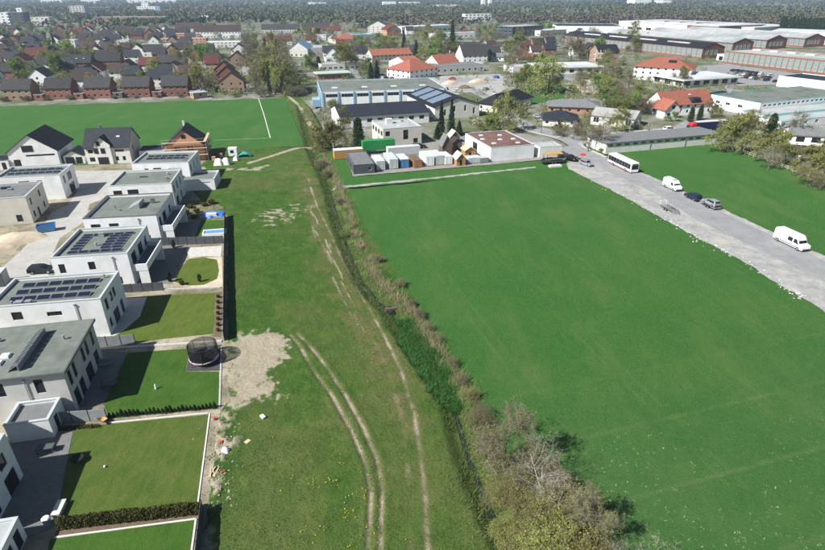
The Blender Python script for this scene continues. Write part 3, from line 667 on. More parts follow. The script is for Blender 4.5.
# white house with three rows of panels
c, a, w_, d_ = rect((0, 306.5), (100, 298.7), (118.4, 270.8), 6.4); w_ = 15.2
fr = Vector(P2(100, 298.7, 6.4)); c = fr - Vector((math.cos(a), math.sin(a))) * w_ / 2 + Vector((-math.sin(a), math.cos(a))) * d_ / 2
H2 = building('house', 'white flat-roofed house with three full rows of blue solar panels', 'house', c, a, w_, d_, 6.4, PLASTER_W, ('flat', ROOF_GRN, COPING),
    {'f': [(7.6, 4.2, 2.0, .7, 2), (3.0, 4.0, 1.4, 1.3, 1), (11.2, .6, 1.4, 1.5, 1)], 'r': [(1.2, 3.6, 1.0, 1.9), (3.4, 3.9, 1.0, 1.6), (4.8, 3.9, 1.0, 1.6), (1.0, .8, .9, 1.5), (3.0, .05, 2.3, 2.3, 2), (6.4, .05, 1.2, 2.3, 1)]})
for r_ in range(3):
    for k in range(6): panel(H2, -4.6 + k * 1.85, -2.2 + r_ * 2.2, 5.98, 13, 0, 1.06, 1.1)
hvac(H2, -3.6, -3.6, 5.98, .9, .7, .5); hvac(H2, -2.4, -3.5, 5.98, .7, .6, .45); vent(H2, -4.6, -3.5, 5.98); vent(H2, 5.8, 3.2, 5.98)
downpipe(H2, 4.0, -d_ / 2 - .1, 6.2)
# white house with panels set round the roof edge and a balcony
c, a, w_, d_ = rect((51, 256.5), (127, 253), (144, 225), 6.4)
H3 = building('house', 'white house with a square ring of dark panels on its roof and side balcony', 'house', c, a, w_, d_, 6.4, PLASTER_W, ('flat', ROOF_GRN, COPING, .5),
    {'f': [(.9, 3.4, 1.0, 1.7), (5.6, 3.7, 1.1, 1.5), (2.8, .6, 1.2, 1.4), (9.2, .6, 1.2, 1.4)], 'r': [(1.5, 3.1, 2.4, 2.3, 2), (5.5, 3.1, 2.4, 2.3, 2), (9.4, 3.3, 1.3, 2.0)]})
for k in range(5): panel(H3, -3.6 + k * 1.8, -3.9, 5.92, 6); panel(H3, -3.6 + k * 1.8, 3.7, 5.92, 6)
for k in range(5): panel(H3, 3.2, -2.4 + k * 1.25, 5.92, 6); panel(H3, 1.2 if k % 2 else 1.3, -2.4 + k * 1.25, 5.92, 6); panel(H3, -3.6, -2.4 + k * 1.25, 5.92, 6)
hvac(H3, -1.0, 3.0, 5.92, .9, .5, .7); vent(H3, -.6, -1.2, 5.92, .5, .5); downpipe(H3, 3.6, -d_ / 2 - .1, 6.2)
def balcony(root, w_, d_, dep, y0, y1, m, hb=3.0):
    x = w_ / 2; mb = MB()
    mb.box(x + .02, x + dep, y0, y1, hb - .25, hb)
    o = mb.build('balcony', m, root)
    r_ = MB().box(x + dep - .2, x + dep, y0, y1, hb, hb + 1.0).box(x + .03, x + dep - .2, y0, y0 + .2, hb, hb + 1.0).box(x + .03, x + dep - .2, y1 - .2, y1, hb, hb + 1.0)
    r_.build('balcony_parapet', m, o)
    MB().box(x + .05, x + dep - .2, y0 + .2, y1 - .2, hb + .003, hb + .03).build('balcony_floor', PAVE_D, o)
    for yy in (y0 + .05, y1 - .4): MB().box(x + dep - 1.6, x + dep - .03, yy, yy + .3, 0, hb - .252).build('balcony_pillar', m, root)
balcony(H3, w_, d_, 2.6, -d_ / 2 + .3, d_ / 2 - 2.2, PLASTER_W)
# white house with bare roof, dish and tilted roof hatch
c, a, w_, d_ = rect((84, 217), (156, 215), (168, 192.5), 6.4)
H4 = building('house', 'white flat-roofed house without panels and with a tilted roof hatch', 'house', c, a, w_, d_, 6.4, PLASTER_W, ('flat', ROOF_GRN, COPING_D, .5),
    {'f': [(1.2, 3.6, 1.8, 1.5, 2), (4.6, 3.6, 1.8, 1.5, 2), (10.6, .7, 1.3, 1.5)], 'r': [(1.2, 3.1, 1.4, 2.2), (4, 3.1, 2.4, 2.2, 2), (9, 3.4, 1.4, 1.7)]})
mb = MB(); mb.add([(-.2, -1.4, 5.92), (2.2, -1.4, 5.92), (2.2, 2.2, 5.92), (-.2, 2.2, 5.92), (-.2, -1.4, 6.0), (-.2, 2.2, 6.0), (2.2, -1.4, 7.1), (2.2, 2.2, 7.1)], [(0, 1, 6, 4), (2, 3, 5, 7), (1, 2, 7, 6), (4, 6, 7, 5), (3, 0, 4, 5)])
mb.build('roof_hatch', METAL, H4); hvac(H4, 4.0, 2.0, 5.92, .7, .5, .9, COPING_D)
MB().tube((-2.2, -2.0, 5.9), (-2.2, -2.0, 6.8), .04, .04, 6).tube((-2.3, -2.1, 6.75), (-2.1, -2.0, 6.85), .42, .05, 10).build('satellite_dish', METAL, H4)
downpipe(H4, 3.4, -d_ / 2 - .1, 6.2); balcony(H4, w_, d_, 2.6, -d_ / 2 + .3, d_ / 2 - 2.0, PLASTER_W)
c, a, w_, d_ = rect((109, 185), (171, 183), (178, 168.5), 6.4)
H5 = building('house', 'white flat-roofed house behind the one with the roof hatch, grey-green bare roof', 'house', c, a, w_, d_, 6.4, PLASTER_W, ('flat', ROOF_GRN, COPING, .4),
    {'f': [(.8, 3.7, 1.9, 1.5, 2), (3.9, 3.9, 2.4, 1.4, 2)], 'r': [(1.2, 3.5, 1.1, 1.9), (4.5, 3.5, 1.1, 1.9), (8, 3.5, 1.1, 1.9), (2.0, .05, 2.2, 2.2, 2), (7, .05, 1.2, 2.2)]})
hvac(H5, -1, 1, 6.0, 1.6, .4, .3, COPING_D); vent(H5, 4.4, 2.5, 6.0, .6, .5); hvac(H5, 4.6, -1, 6.0, .6, .6, .4)
c, a, w_, d_ = rect((132, 163), (188, 162), (196, 150.5), 6.4)
H6 = building('house', 'farthest white flat-roofed house, two black panel rows, beside the brick shell', 'house', c, a, w_, d_, 6.4, PLASTER_W, ('flat', ROOF_GRN, COPING, .4),
    {'f': [(3.0, 4.0, 1.0, 1.0), (5.2, 4.2, 2.0, .9, 2), (9.0, 4.1, 3.2, .8, 2)], 'r': [(1.2, 3.5, 1.1, 1.9), (4.5, 3.5, 1.1, 1.9), (8, 3.5, 1.1, 1.9), (3, .6, 1.1, 1.6)]})
for k in range(6): panel(H6, -4.4 + k * 1.75, 1.9, 6.0, 12, 0, 1, 1.1); panel(H6, -4.2 + k * 1.75, -.6, 6.0, 12, 0, 1, 1.1)
vent(H6, 5.4, -1.2, 6.0)
cA, aA, wA, dA = rect((178, 180.5), (214, 179), (219, 170), 2.9)
building('garage', 'wide white garage with felt roof beside the farthest flat-roofed house', 'garage', cA, aA, wA, dA, 2.9, PLASTER_W, ('flat', ROOF_GRN, COPING), {'f': [(5.4, .05, 2.6, 2.2, 2, WHITE_FR, WHITE_FR)]})
# houses cut by the left frame edge, nearest
a = R(12); cX = P2(12, 440, 6.0)
HB = building('house', 'white house at the left frame edge beside the big hedged lawn', 'house', (cX[0] - 5.9, cX[1] - 4.2), a, 11.0, 8.2, 6.0, PLASTER_W, ('flat', ROOF_GRN, COPING, .3),
    {'r': [(1.0, .3, 2.4, 2.2, 2), (1.6, 3.3, 2.0, 1.6, 2), (5.2, .05, 2.2, 2.3, 2), (5.4, 3.3, 1.4, 1.6)], 'f': [(7.5, 3.3, 1.6, 1.6)]})
cA = rel((cX[0] - 5.9, cX[1] - 4.2), a, 4.7, -6.35)
building('garage', 'white annex with pale flat roof cut by the left frame edge', 'garage', cA, a, 8.4, 4.2, 2.8, PLASTER_W, ('flat', ROOF_LIGHT, COPING, .2), {'r': [(.6, .8, 1.4, 1.2, 1), (2.5, .05, 1.1, 2.1, 1)]})
cU = rel((cX[0] - 5.9, cX[1] - 4.2), a, -3.2, 6.2)
building('house', 'white house corner between the grey house and the frame edge', 'house', cU, a, 7.0, 4.0, 7.1, PLASTER_W, ('flat', ROOF_GRN, COPING, .3), {'r': [(1.2, 3.6, 1.4, 1.6)]})
# ------------------------------------------------------------------ left-hand side of the street
c, a, w_, d_ = rect((0, 176.7), (54.7, 174.8), (65, 164), 6.2)
L1 = building('house', 'white flat-roofed house across the street with two panel rows', 'house', c, a, w_ + 2, d_, 6.2, PLASTER_W, ('flat', ROOF_GRN, COPING, .4), {'f': [(5, 4.1, 2.4, .9, 2), (9, 4.1, 1.2, .9)], 'r': [(1.6, 3.4, 1.0, 1.9), (4.0, .05, 3.4, 2.4, 3), (4.4, 3.4, 2.6, 1.9, 2)]})
for k in range(7): panel(L1, -5.4 + k * 1.72, 1.6, 5.8, 12, 0, 1, 1.1); panel(L1, -5.0 + k * 1.72, -1.2, 5.8, 12, 0, 1, 1.1)
fr = Vector(P2(25, 196.7, 6.2)); a = R(15); w_, d_ = 10.0, 11.5
c = fr - Vector((math.cos(a), math.sin(a))) * w_ / 2 + Vector((-math.sin(a), math.cos(a))) * d_ / 2
L2 = building('house', 'beige stone-clad flat-roofed house at the left edge of the street', 'house', c, a, w_, d_, 6.2, PLASTER_B, ('flat', ROOF_GREY, COPING, .35), {'f': [(2.5, 3.5, 1.0, 1.8), (7.0, .6, 1.2, 1.6)], 'r': [(1.6, 3.7, 1.0, 1.5), (7.4, 3.7, 1.0, 1.5), (1.6, .8, 1.0, 1.5), (4.4, .05, 1.1, 2.1), (8.4, .8, 1.0, 1.4)]})
hvac(L2, -1.6, 2.8, 5.85, 1.8, .8, .35, SOLAR); hvac(L2, -.4, 1.6, 5.85, .9, .7, .3)
# gabled houses at the end of the street
a = R(13); w_, d_ = 13.0, 14.5; fr = Vector(P2(56.7, 150.7, 4.6)); c = fr - Vector((math.cos(a), math.sin(a))) * w_ / 2 + Vector((-math.sin(a), math.cos(a))) * d_ / 2
G1 = building('house', 'white gabled house with steep black roof, nearest the left frame edge', 'house', c, a, w_, d_, 4.8, PLASTER_W, ('gable', 'y', 4.6, .5, ROOF_DARK), {'f': [(1.0, .4, 1.8, 2.2, 2), (4.6, 3.3, 7.6, .55, 5)], 'r': [(2, 1, 1.2, 1.3), (8, 1, 1.2, 1.3)]})
put_window(G1, 'f', w_, d_, 4.0, 4.7, 2.9, 1.8, DARK, GLASS, 2, proud=.16)
cA = rel(c, a, w_ / 2 + 3.4, -2.5)
CP1 = building('carport', 'small black gabled carport between the two dark-roofed houses', 'carport', cA, a, 5.6, 6.5, 2.5, PLASTER_W, ('gable', 'y', 1.4, .3, ROOF_DARK), {'f': [(.5, .05, 2.4, 2.1, 1), (3.3, .05, 1.8, 2.0, 1)]})
cA = rel(c, a, -w_ / 2 - 3.2, -4.5)
building('garage', 'dark-roofed garage left of the steep black-roofed white house', 'garage', cA, a, 6.0, 7.0, 2.8, PLASTER_W, ('flat', ROOF_DARK, COPING_D, .15), {'f': [(.8, .05, 2.6, 2.2, 1), (4.2, .05, 1.1, 2.1, 1)]})
a = R(8); w_, d_ = 12.6, 10.5; fr = Vector(P2(128.5, 146.5, 5.0)); c = fr - Vector((math.cos(a), math.sin(a))) * w_ / 2 + Vector((-math.sin(a), math.cos(a))) * d_ / 2
G2 = building('house', 'cream two-storey house with dark roof and front cross gable', 'house', c, a, w_, d_, 5.2, PLASTER_O, ('gable', 'x', 4.3, .5, ROOF_NAVY),
    {'f': [(.9, .8, 1.5, 1.3, 2), (4.0, .05, 2.6, 2.2, 3), (8.2, .9, .9, 1.3), (10.2, .9, .9, 1.3), (.9, 3.3, 1.4, 1.2, 2), (8.4, 3.5, 2.6, .8, 2)], 'r': [(3.0, 3.4, 1.0, 1.3), (6.5, .9, 1.0, 1.3)]})
q = MB().box(-3.2, 1.2, -d_ / 2 - .5, -d_ / 2 + 3.4, 2.7, 6.1); q.add([(-3.2, -d_ / 2 - .5, 6.1), (1.2, -d_ / 2 - .5, 6.1), (-1.0, -d_ / 2 - .5, 8.1)], [(0, 1, 2)])
q.v = [(x, y, z if z != 2.7 else 0) for x, y, z in q.v]; q.build('cross_gable', PLASTER_O, G2)
g_ = gable_mesh(4.4, 5.2, 6.1, 2.0, 'y', .35, .18, .35); g_.v = [(x - 1.0, y - d_ / 2 + 2.0, z) for x, y, z in g_.v]; g_.build('cross_gable_roof', ROOF_NAVY, G2)
for x, z, ww, wh in ((1.9 + .9, 3.3, 1.2, 1.5), (1.9 + 2.8, 3.3, 1.2, 1.5), (2.9 + 1.0, 5.6, .9, 1.3), (3.4, .1, 2.9, 2.1)):
    put_window(G2, 'f', w_, d_, x, z, ww, wh, DARK, GLASS, 1 if ww < 2 else 3, proud=.66)
MB().box(2.6, 3.6, -2.9, -1.6, 7.4, 7.75).build('skylight', WHITE_FR, G2); chimney(G2, -2.5, .6, 8.6, 10.2, COPING_D)
# brick shell with scaffolding
a = R(13); w_, d_ = 10.6, 11.0; fl = Vector(P2(166, 146.5, 4.8)); c = fl + Vector((math.cos(a), math.sin(a))) * w_ / 2 + Vector((-math.sin(a), math.cos(a))) * d_ / 2
G3 = building('house', 'unfinished orange brick house shell with dark roof and scaffolding', 'house', c, a, w_, d_, 5.0, BRICK_O, ('gable', 'y', 4.4, .4, ROOF_NAVY), {'f': [(2.2, 3.2, 1.6, 1.3, 1), (6, 3.2, 1.6, 1.3, 1), (2.0, .6, 1.6, 1.5), (6, .05, 2.2, 2.3, 2)], 'r': [(2, 3.2, 1.2, 1.4), (6, 3.2, 1.2, 1.4), (4, .6, 1.6, 1.5)]})
put_window(G3, 'f', w_, d_, 4.7, 6.9, 1.2, 1.1, DARK, GLASS, 1, proud=.16)
chimney(G3, -.4, 2.0, 8.8, 10.6, WHITE_FR)
SCF = thing('scaffold', 'steel scaffold with pale plank decks wrapped round the brick shell', 'scaffold', (c.x, c.y, 0), a)
pos_ = [(-w_ / 2 - .9, -d_ / 2 - 1.1), (-1.8, -d_ / 2 - 1.1), (1.8, -d_ / 2 - 1.1), (w_ / 2 + 1.0, -d_ / 2 - 1.1), (w_ / 2 + 1.0, -1.6), (w_ / 2 + 1.0, 2.0), (w_ / 2 + 1.0, d_ / 2)]
for i, (x, y) in enumerate(pos_): MB().tube((x, y, 0), (x, y, 6.6 if i < 4 else 6.0), .05, .05, 5).build('pole', STEEL, SCF)
for z in (2.0, 4.0, 5.9):
    MB().box(-w_ / 2 - 1.0, w_ / 2 + 1.1, -d_ / 2 - 1.15, -d_ / 2 - .35, z, z + .06).build('plank', WOOD_L, SCF)
    MB().box(w_ / 2 + .3, w_ / 2 + 1.1, -d_ / 2 - .3, d_ / 2, z + .004, z + .06).build('plank', WOOD_L, SCF)
    MB().tube((-w_ / 2 - .9, -d_ / 2 - 1.18, z + 1.0), (w_ / 2 + 1.0, -d_ / 2 - 1.18, z + 1.0), .03, .03, 4).build('guard_rail', WOOD_L, SCF)
    MB().tube((w_ / 2 + 1.08, -d_ / 2 - 1.1, z + 1.0), (w_ / 2 + 1.08, d_ / 2, z + 1.0), .03, .03, 4).build('guard_rail', WOOD_L, SCF)
building('garage', 'flat dark garage between the cream house and the brick shell', 'garage', rel(c, a, -w_ / 2 - 5.2, 2), a, 7.4, 6.5, 2.9, PLASTER_O, ('flat', ROOF_NAVY, COPING_D, .1), {'f': [(2, .05, 2.6, 2.1, 1)]})
ORD = ['first', 'second', 'third', 'fourth', 'fifth', 'sixth', 'seventh', 'eighth', 'ninth', 'tenth', 'eleventh', 'twelfth', 'thirteenth', 'fourteenth', 'fifteenth', 'sixteenth', 'seventeenth', 'eighteenth', 'nineteenth', 'twentieth', 'twenty-first', 'twenty-second', 'twenty-third', 'twenty-fourth', 'twenty-fifth', 'twenty-sixth', 'twenty-seventh', 'twenty-eighth']
# ------------------------------------------------------------------ foliage kit
def soft_normal(n, l, b, k=.6):
    """blend each leaf's own facing with the crown's upward facing, so clumps shade softly"""
    ge = n.new('ShaderNodeNewGeometry'); mx = n.new('ShaderNodeMix'); mx.data_type = 'VECTOR'; mx.inputs['Factor'].default_value = k
    l.new(ge.outputs['Normal'], mx.inputs[4]); mx.inputs[5].default_value = (0, 0, 1)
    nm = n.new('ShaderNodeVectorMath'); nm.operation = 'NORMALIZE'; l.new(mx.outputs[1], nm.inputs[0]); l.new(nm.outputs[0], b.inputs['Normal'])
def leafmat(name, c1, c2, c3=None, scale=.8, rough=.7, trans=.25):
    m, n, l, b = nodes_of(name, rough, .2); g = N(n, l)
    tc = n.new('ShaderNodeTexCoord'); co = tc.outputs['Object']
    c = g.ramp(g.noise(co, scale, 3, .7), [(.32, c1), (.68, c2)])
    if c3: c = g.mix(g.ramp(g.noise(co, scale * 4, 2), [(.5, 0.0), (.72, .8)]), c, c3)
    oi = n.new('ShaderNodeObjectInfo'); mp = n.new('ShaderNodeMapRange'); mp.inputs['To Min'].default_value = .8; mp.inputs['To Max'].default_value = 1.22
    l.new(oi.outputs['Random'], mp.inputs['Value']); hs = n.new('ShaderNodeHueSaturation'); l.new(mp.outputs[0], hs.inputs['Value']); l.new(c, hs.inputs['Color'])
    mp2 = n.new('ShaderNodeMapRange'); mp2.inputs['To Min'].default_value = .48; mp2.inputs['To Max'].default_value = .52; l.new(oi.outputs['Random'], mp2.inputs['Value']); l.new(mp2.outputs[0], hs.inputs['Hue'])
    l.new(hs.outputs[0], b.inputs['Base Color'])
    if trans:
        t = n.new('ShaderNodeBsdfTranslucent'); l.new(hs.outputs[0], t.inputs['Color']); mx = n.new('ShaderNodeMixShader'); mx.inputs[0].default_value = trans
        o = n['Material Output']; l.new(b.outputs[0], mx.inputs[1]); l.new(t.outputs[0], mx.inputs[2]); l.new(mx.outputs[0], o.inputs['Surface'])
    return m
def quads(ctr, size, up=0.3, asp=1.6, seed=0):
    """randomly turned leaf quads (pointed diamonds) at the given centres"""
    r_ = np.random.default_rng(seed); n_ = len(ctr)
    a = r_.normal(size=(n_, 3)); a[:, 2] += up; a /= np.linalg.norm(a, axis=1)[:, None]
    t = r_.normal(size=(n_, 3)); t -= a * (t * a).sum(1)[:, None]; t /= np.linalg.norm(t, axis=1)[:, None] + 1e-9
    s = np.cross(a, t); sz = (np.asarray(size) * r_.uniform(.6, 1.35, n_))[:, None]
    v = np.stack([ctr - t * sz * asp * .5, ctr + s * sz * .5, ctr + t * sz * asp * .5, ctr - s * sz * .5], 1).reshape(-1, 3)
    return v, np.arange(n_ * 4).reshape(-1, 4)
HEDGE_M = leafmat('hedge_leaf', (.035, .055, .012), (.10, .11, .025), (.15, .085, .025), 1.2)
THUJA_M = leafmat('thuja_leaf', (.012, .028, .008), (.03, .055, .016), None, 3)
# ------------------------------------------------------------------ gardens
def lawn_mat(name, a, b2, c3):
    m, n, l, b = nodes_of(name, .95, .1); g = N(n, l); pos = g.pos()
    c = g.ramp(g.noise(pos, .3, 4), [(.32, a), (.66, b2)]); c = g.mix(g.ramp(g.noise(g.rot(pos, -R(12), (1, .25, 1)), 1.3, 3), [(.42, 0.0), (.75, .75)]), c, c3); c = g.mix(g.ramp(g.noise(pos, .8, 5, .7), [(.52, 0.0), (.7, .5)]), c, (c3[0] * 1.15, c3[1] * 1.02, c3[2] * 1.1))
    c = g.mix(g.ramp(g.noise(pos, 7, 4, .7), [(.35, .45), (.6, 0.0)]), c, (a[0] * .55, a[1] * .6, a[2] * .5))
    l.new(c, b.inputs['Base Color']); g.bump(g.noise(pos, 9, 3), .06, b); return m
LAWN1 = lawn_mat('lush_lawn', (.032, .085, .012), (.053, .115, .017), (.072, .12, .02))
LAWN2 = lawn_mat('yellowish_lawn', (.050, .094, .016), (.08, .118, .023), (.118, .13, .034))
LAWN3 = lawn_mat('bright_lawn', (.062, .105, .015), (.10, .135, .023), (.12, .142, .03))
def lawn(px, m): return polysheet('lawn', px, .062, m, wob=.12)
def terrace(px, m, z=.07): return polysheet('terrace', px, z, m)
lawn([(50, 540), (194, 520), (190, 556), (176, 640), (30, 640)], LAWN1)
lawn([(74, 431), (107, 424.5), (208, 415), (196.5, 506), (58, 526.5), (62, 490)], LAWN2)
lawn([(128, 353), (188.5, 349), (185.5, 372), (219, 372), (218, 408), (109, 418), (104, 405)], LAWN1)
lawn([(122, 298), (215, 293), (213.5, 334), (137, 342), (112, 338), (124, 320)], LAWN3)
lawn([(174, 282), (181, 268), (189, 259), (204, 257.5), (217, 260), (219, 271), (217, 279), (204, 285), (188, 286)], LAWN3)
lawn([(201, 221), (223.5, 220), (223.5, 236), (194, 238)], LAWN1)
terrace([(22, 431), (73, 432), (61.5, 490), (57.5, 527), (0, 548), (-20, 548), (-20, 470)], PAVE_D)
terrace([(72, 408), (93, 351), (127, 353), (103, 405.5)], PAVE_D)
terrace([(110, 300), (147, 297.3), (140, 317), (124, 331), (111, 338), (100, 338)], PAVE_L, .075)
terrace([(186, 248), (222, 246), (221, 257), (204, 256.5), (189, 258)], PAVE_L)
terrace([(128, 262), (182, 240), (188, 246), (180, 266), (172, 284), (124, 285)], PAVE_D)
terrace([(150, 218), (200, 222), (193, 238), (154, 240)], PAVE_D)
terrace([(190, 349), (221.5, 345), (221, 371), (186, 371.6)], mat('dark_play_mat', (.045, .045, .048), (.07, .07, .075), 2, .9), .072)
polysheet('gravel_bed', [(184, 266), (189, 258), (222, 257), (223, 288), (176, 287), (172, 284)], .045, SAND)
polysheet('flower_bed', [(215.5, 292.5), (221.5, 292), (221, 338), (214.2, 337)], .066, SOIL)
polysheet('flower_bed', [(56, 530.5), (200, 511), (199, 517), (55, 537)], .066, SOIL)
polysheet('weedy_plot', [(180, 218), (184, 203), (206, 199), (223, 207), (223.5, 219), (200, 221)], .05, lawn_mat('weedy_soil', (.09, .105, .03), (.16, .15, .07), (.3, .26, .18)), wob=.6)
def kerb(label, pts, wd=.17, h=.12, m=None):
    p = [Vector((*P2(*q), 0)) for q in pts]; t = tag(MB().build('kerb', None), label, 'kerb')
    mb = MB()
    for a, b2 in zip(p[:-1], p[1:]):
        d = (b2 - a).normalized(); nn = Vector((-d.y, d.x, 0)) * wd / 2
        mb.prism([tuple((a + nn)[:2]), tuple((a - nn)[:2]), tuple((b2 - nn)[:2]), tuple((b2 + nn)[:2])], .0, h)
    t.data = mb.mesh('kerb', m or CONC_L); return t
kerb('pale stone edging below the leafy hedge, lowest lawn', [(55, 538), (196, 519.5), (191, 556)])
kerb('pale stone edging along the field side of the big yellowish lawn', [(209.8, 413.5), (197.5, 507)], .15)
kerb('pale stone edging above the big yellowish lawn', [(107, 423.5), (208.5, 413.4)], .17)
kerb('grey stone edging beside the trampoline lawn', [(221.5, 347), (219.5, 408.5)], .2, .12, CONC)
kerb('pale stone edging between the trampoline lawn and the lawn above', [(94.5, 350), (222, 341.5)], .5, .18, CONC)
kerb('pale stone edging below the oval lawn garden', [(124, 291.5), (221, 288)], .35, .25, CONC)
FPC = {}
def fence(label, A, B, h, n_, m, group=None, post=DARK, name='fence'):
    a = Vector((*P2(*A), 0)); b2 = Vector((*P2(*B), 0)); d = b2 - a; L = d.length; ang = math.atan2(d.y, d.x)
    t = thing(name, label, 'fence', a, ang, group); s = L / n_
    k = (round(s, 3), h, m.name)
    if k not in FPC:
        mb = MB()
        mb.box(.05, s - .05, -.02, .02, .05, h - .05)
        for j in range(5): mb.box(.05, s - .05, -.032, .032, .05 + (h - .1) * j / 5 + .02, .05 + (h - .1) * (j + 1) / 5 - .02)
        FPC[k] = (mb.mesh('panel', m), MB().box(-.045, .045, -.045, .045, -.1, h + .03).mesh('post', post))
    for i in range(n_ + 1):
        o = bpy.data.objects.new('post', FPC[k][1]); linkobj(o, t); o.location = (i * s, 0, 0)
        if i < n_: o = bpy.data.objects.new('panel', FPC[k][0]); linkobj(o, t); o.location = (i * s, 0, 0)
    return t
fence('grey panel fence with dark posts beside the low white garage', (38, 425), (108, 420.5), 1.8, 4, FENCE_G)
fence('grey panel fence between the grey house and the trampoline lawn', (93.5, 347.5), (136, 344.5), 1.8, 3, FENCE_G)
fence('short dark panel fence above the bright rectangular lawn', (122, 293), (164, 290.5), 1.7, 4, FENCE_D)
fence('dark panel fence behind the terrace of the oval lawn', (152, 246), (223.5, 243.5), 1.8, 8, FENCE_D)
fence('long dark fence separating the gardens from the open meadow', (224.6, 341), (225.4, 217), 1.8, 24, FENCE_D)
fence('black fence beside the lowest lawn at the bottom frame edge', (203.5, 512), (198, 566), 1.8, 5, FENCE_D)
# clipped leafy hedge and the row of young thujas
def hedge(label, A, B, wd, h, n_, m, seed):
    a = Vector((*P2(*A), 0)); b2 = Vector((*P2(*B), 0)); d = b2 - a; L = d.length
    t = thing('hedge', label, 'hedge', a, math.atan2(d.y, d.x))
    r_ = np.random.default_rng(seed); x = r_.uniform(0, L, n_); hh = h * (.8 + .4 * fbm(x, x * 0, .9, seed)); q = r_.uniform(0, 1, n_) ** .5
    th = r_.uniform(0, 2 * math.pi, n_); y = np.cos(th) * wd / 2 * q; z = np.clip(hh / 2 + np.sin(th) * hh / 2 * q * 1.15, .03, None)
    v, f = quads(np.stack([x, y, z], -1), .13, .3, 1.5, seed); o = bpy.data.objects.new('foliage', big_mesh('foliage', v, f, [m])); linkobj(o, t)
    mb = MB()
    for k in range(int(L / .6)): mb.tube((k * .6 + .3, 0, 0), (k * .6 + .3 + random.uniform(-.1, .1), random.uniform(-.1, .1), h * .7), .025, .012, 4)
    mb.build('stems', WOOD_D, t)['kind'] = 'stuff'; return t
hedge('dense leafy hedge along the lower edge of the big yellowish lawn', (58.5, 528), (201, 512), 1.1, 1.25, 9000, HEDGE_M, 5)
hedge('low ground-cover hedge along the grey panel fence', (28, 432), (100, 427), .6, .4, 1500, HEDGE_M, 6)
a_, b_ = P(110, 418), P(215, 408.5)
TH = None
for k in range(27):
    q = a_.lerp(b_, k / 26)
    if TH is None:
        TH = thing('young_thuja', '', 'shrub', q, 0, 'young thujas in the planted row')
        r_ = np.random.default_rng(3); z = r_.uniform(.08, 1, 260); rad = .24 * (1.05 - z) ** .7; th = r_.uniform(0, 6.28, 260)
        v, f = quads(np.stack([np.cos(th) * rad, np.sin(th) * rad, z * .95], -1), .09, .9, 2.0, 4)
        linkobj(bpy.data.objects.new('foliage', big_mesh('foliage', v, f, [THUJA_M])), TH); MB().tube((0, 0, -.05), (0, 0, .4), .02, .01, 5).build('stem', WOOD_D, TH); o = TH
    else: o = copy_tree(TH)
    o.location = q; o.rotation_euler = (0, 0, random.uniform(0, 6)); s = random.uniform(.75, 1.15); o.scale = (s, s, s * random.uniform(.85, 1.15))
    o['label'] = '%s young thuja from the left in the row below the trampoline lawn' % ORD[k]
# trampoline with safety net
tc_ = P(205, 361); TR = thing('trampoline', 'round trampoline with dark safety net on a black mat', 'trampoline', (tc_.x, tc_.y, .07))
rr = 1.95; mb = MB()
for i in range(24):
    a0, a1 = 2 * math.pi * i / 24, 2 * math.pi * (i + 1) / 24
    mb.quad((math.cos(a0) * rr, math.sin(a0) * rr, .86), (math.cos(a1) * rr, math.sin(a1) * rr, .86), (math.cos(a1) * rr * .84, math.sin(a1) * rr * .84, .86), (math.cos(a0) * rr * .84, math.sin(a0) * rr * .84, .86))
mb.build('edge_pad', mat('blue_pad', (.03, .05, .085), None, rough=.6), TR)
MB().prism([(math.cos(2 * math.pi * i / 24) * rr * .84, math.sin(2 * math.pi * i / 24) * rr * .84) for i in range(24)], .82, .84).build('jumping_mat', RUBBER, TR)
def ring(z, r0, t, n_=28):
    mb = MB()
    for i in range(n_):
        a0, a1 = 2 * math.pi * i / n_, 2 * math.pi * (i + 1) / n_
        mb.tube((math.cos(a0) * r0, math.sin(a0) * r0, z), (math.cos(a1) * r0, math.sin(a1) * r0, z), t, t, 5, False)
    return mb
ring(.80, rr, .05).build('frame_ring', STEEL, TR); ring(2.72, rr * 1.0, .035).build('top_ring', DARK, TR)
ring(.72, rr * 1.01, .06).build('skirt_band', mat('orange_white_band', (.5, .17, .05), (.7, .66, .6), 1.4, .7), TR)
for i in range(8):
    a0 = 2 * math.pi * i / 8 + .2; p_ = (math.cos(a0) * rr * 1.03, math.sin(a0) * rr * 1.03)
    MB().tube((p_[0], p_[1], .0), (p_[0], p_[1], 2.74), .035, .035, 6).build('net_pole', DARK, TR)
for i in range(4):
    a0 = 2 * math.pi * i / 4 + .5; MB().tube((math.cos(a0) * 1.5, math.sin(a0) * 1.5, 0.02), (math.cos(a0) * 1.9, math.sin(a0) * 1.9, .8), .03, .03, 6).build('leg', STEEL, TR)
mb = MB(); n_ = 150                                # net: real woven strands
for i in range(n_):
    a0 = 2 * math.pi * i / n_; c0, s0 = math.cos(a0) * rr * .985, math.sin(a0) * rr * .985
    mb.tube((c0, s0, .9), (c0, s0, 2.70), .013, .013, 3, False)
for k in range(34):
    z = .93 + k * .052
    for i in range(24):
        a0, a1 = 2 * math.pi * i / 24, 2 * math.pi * (i + 1) / 24
        mb.tube((math.cos(a0) * rr * .985, math.sin(a0) * rr * .985, z), (math.cos(a1) * rr * .985, math.sin(a1) * rr * .985, z), .012, .012, 3, False)
mb.build('safety_net', RUBBER, TR)['kind'] = 'stuff'
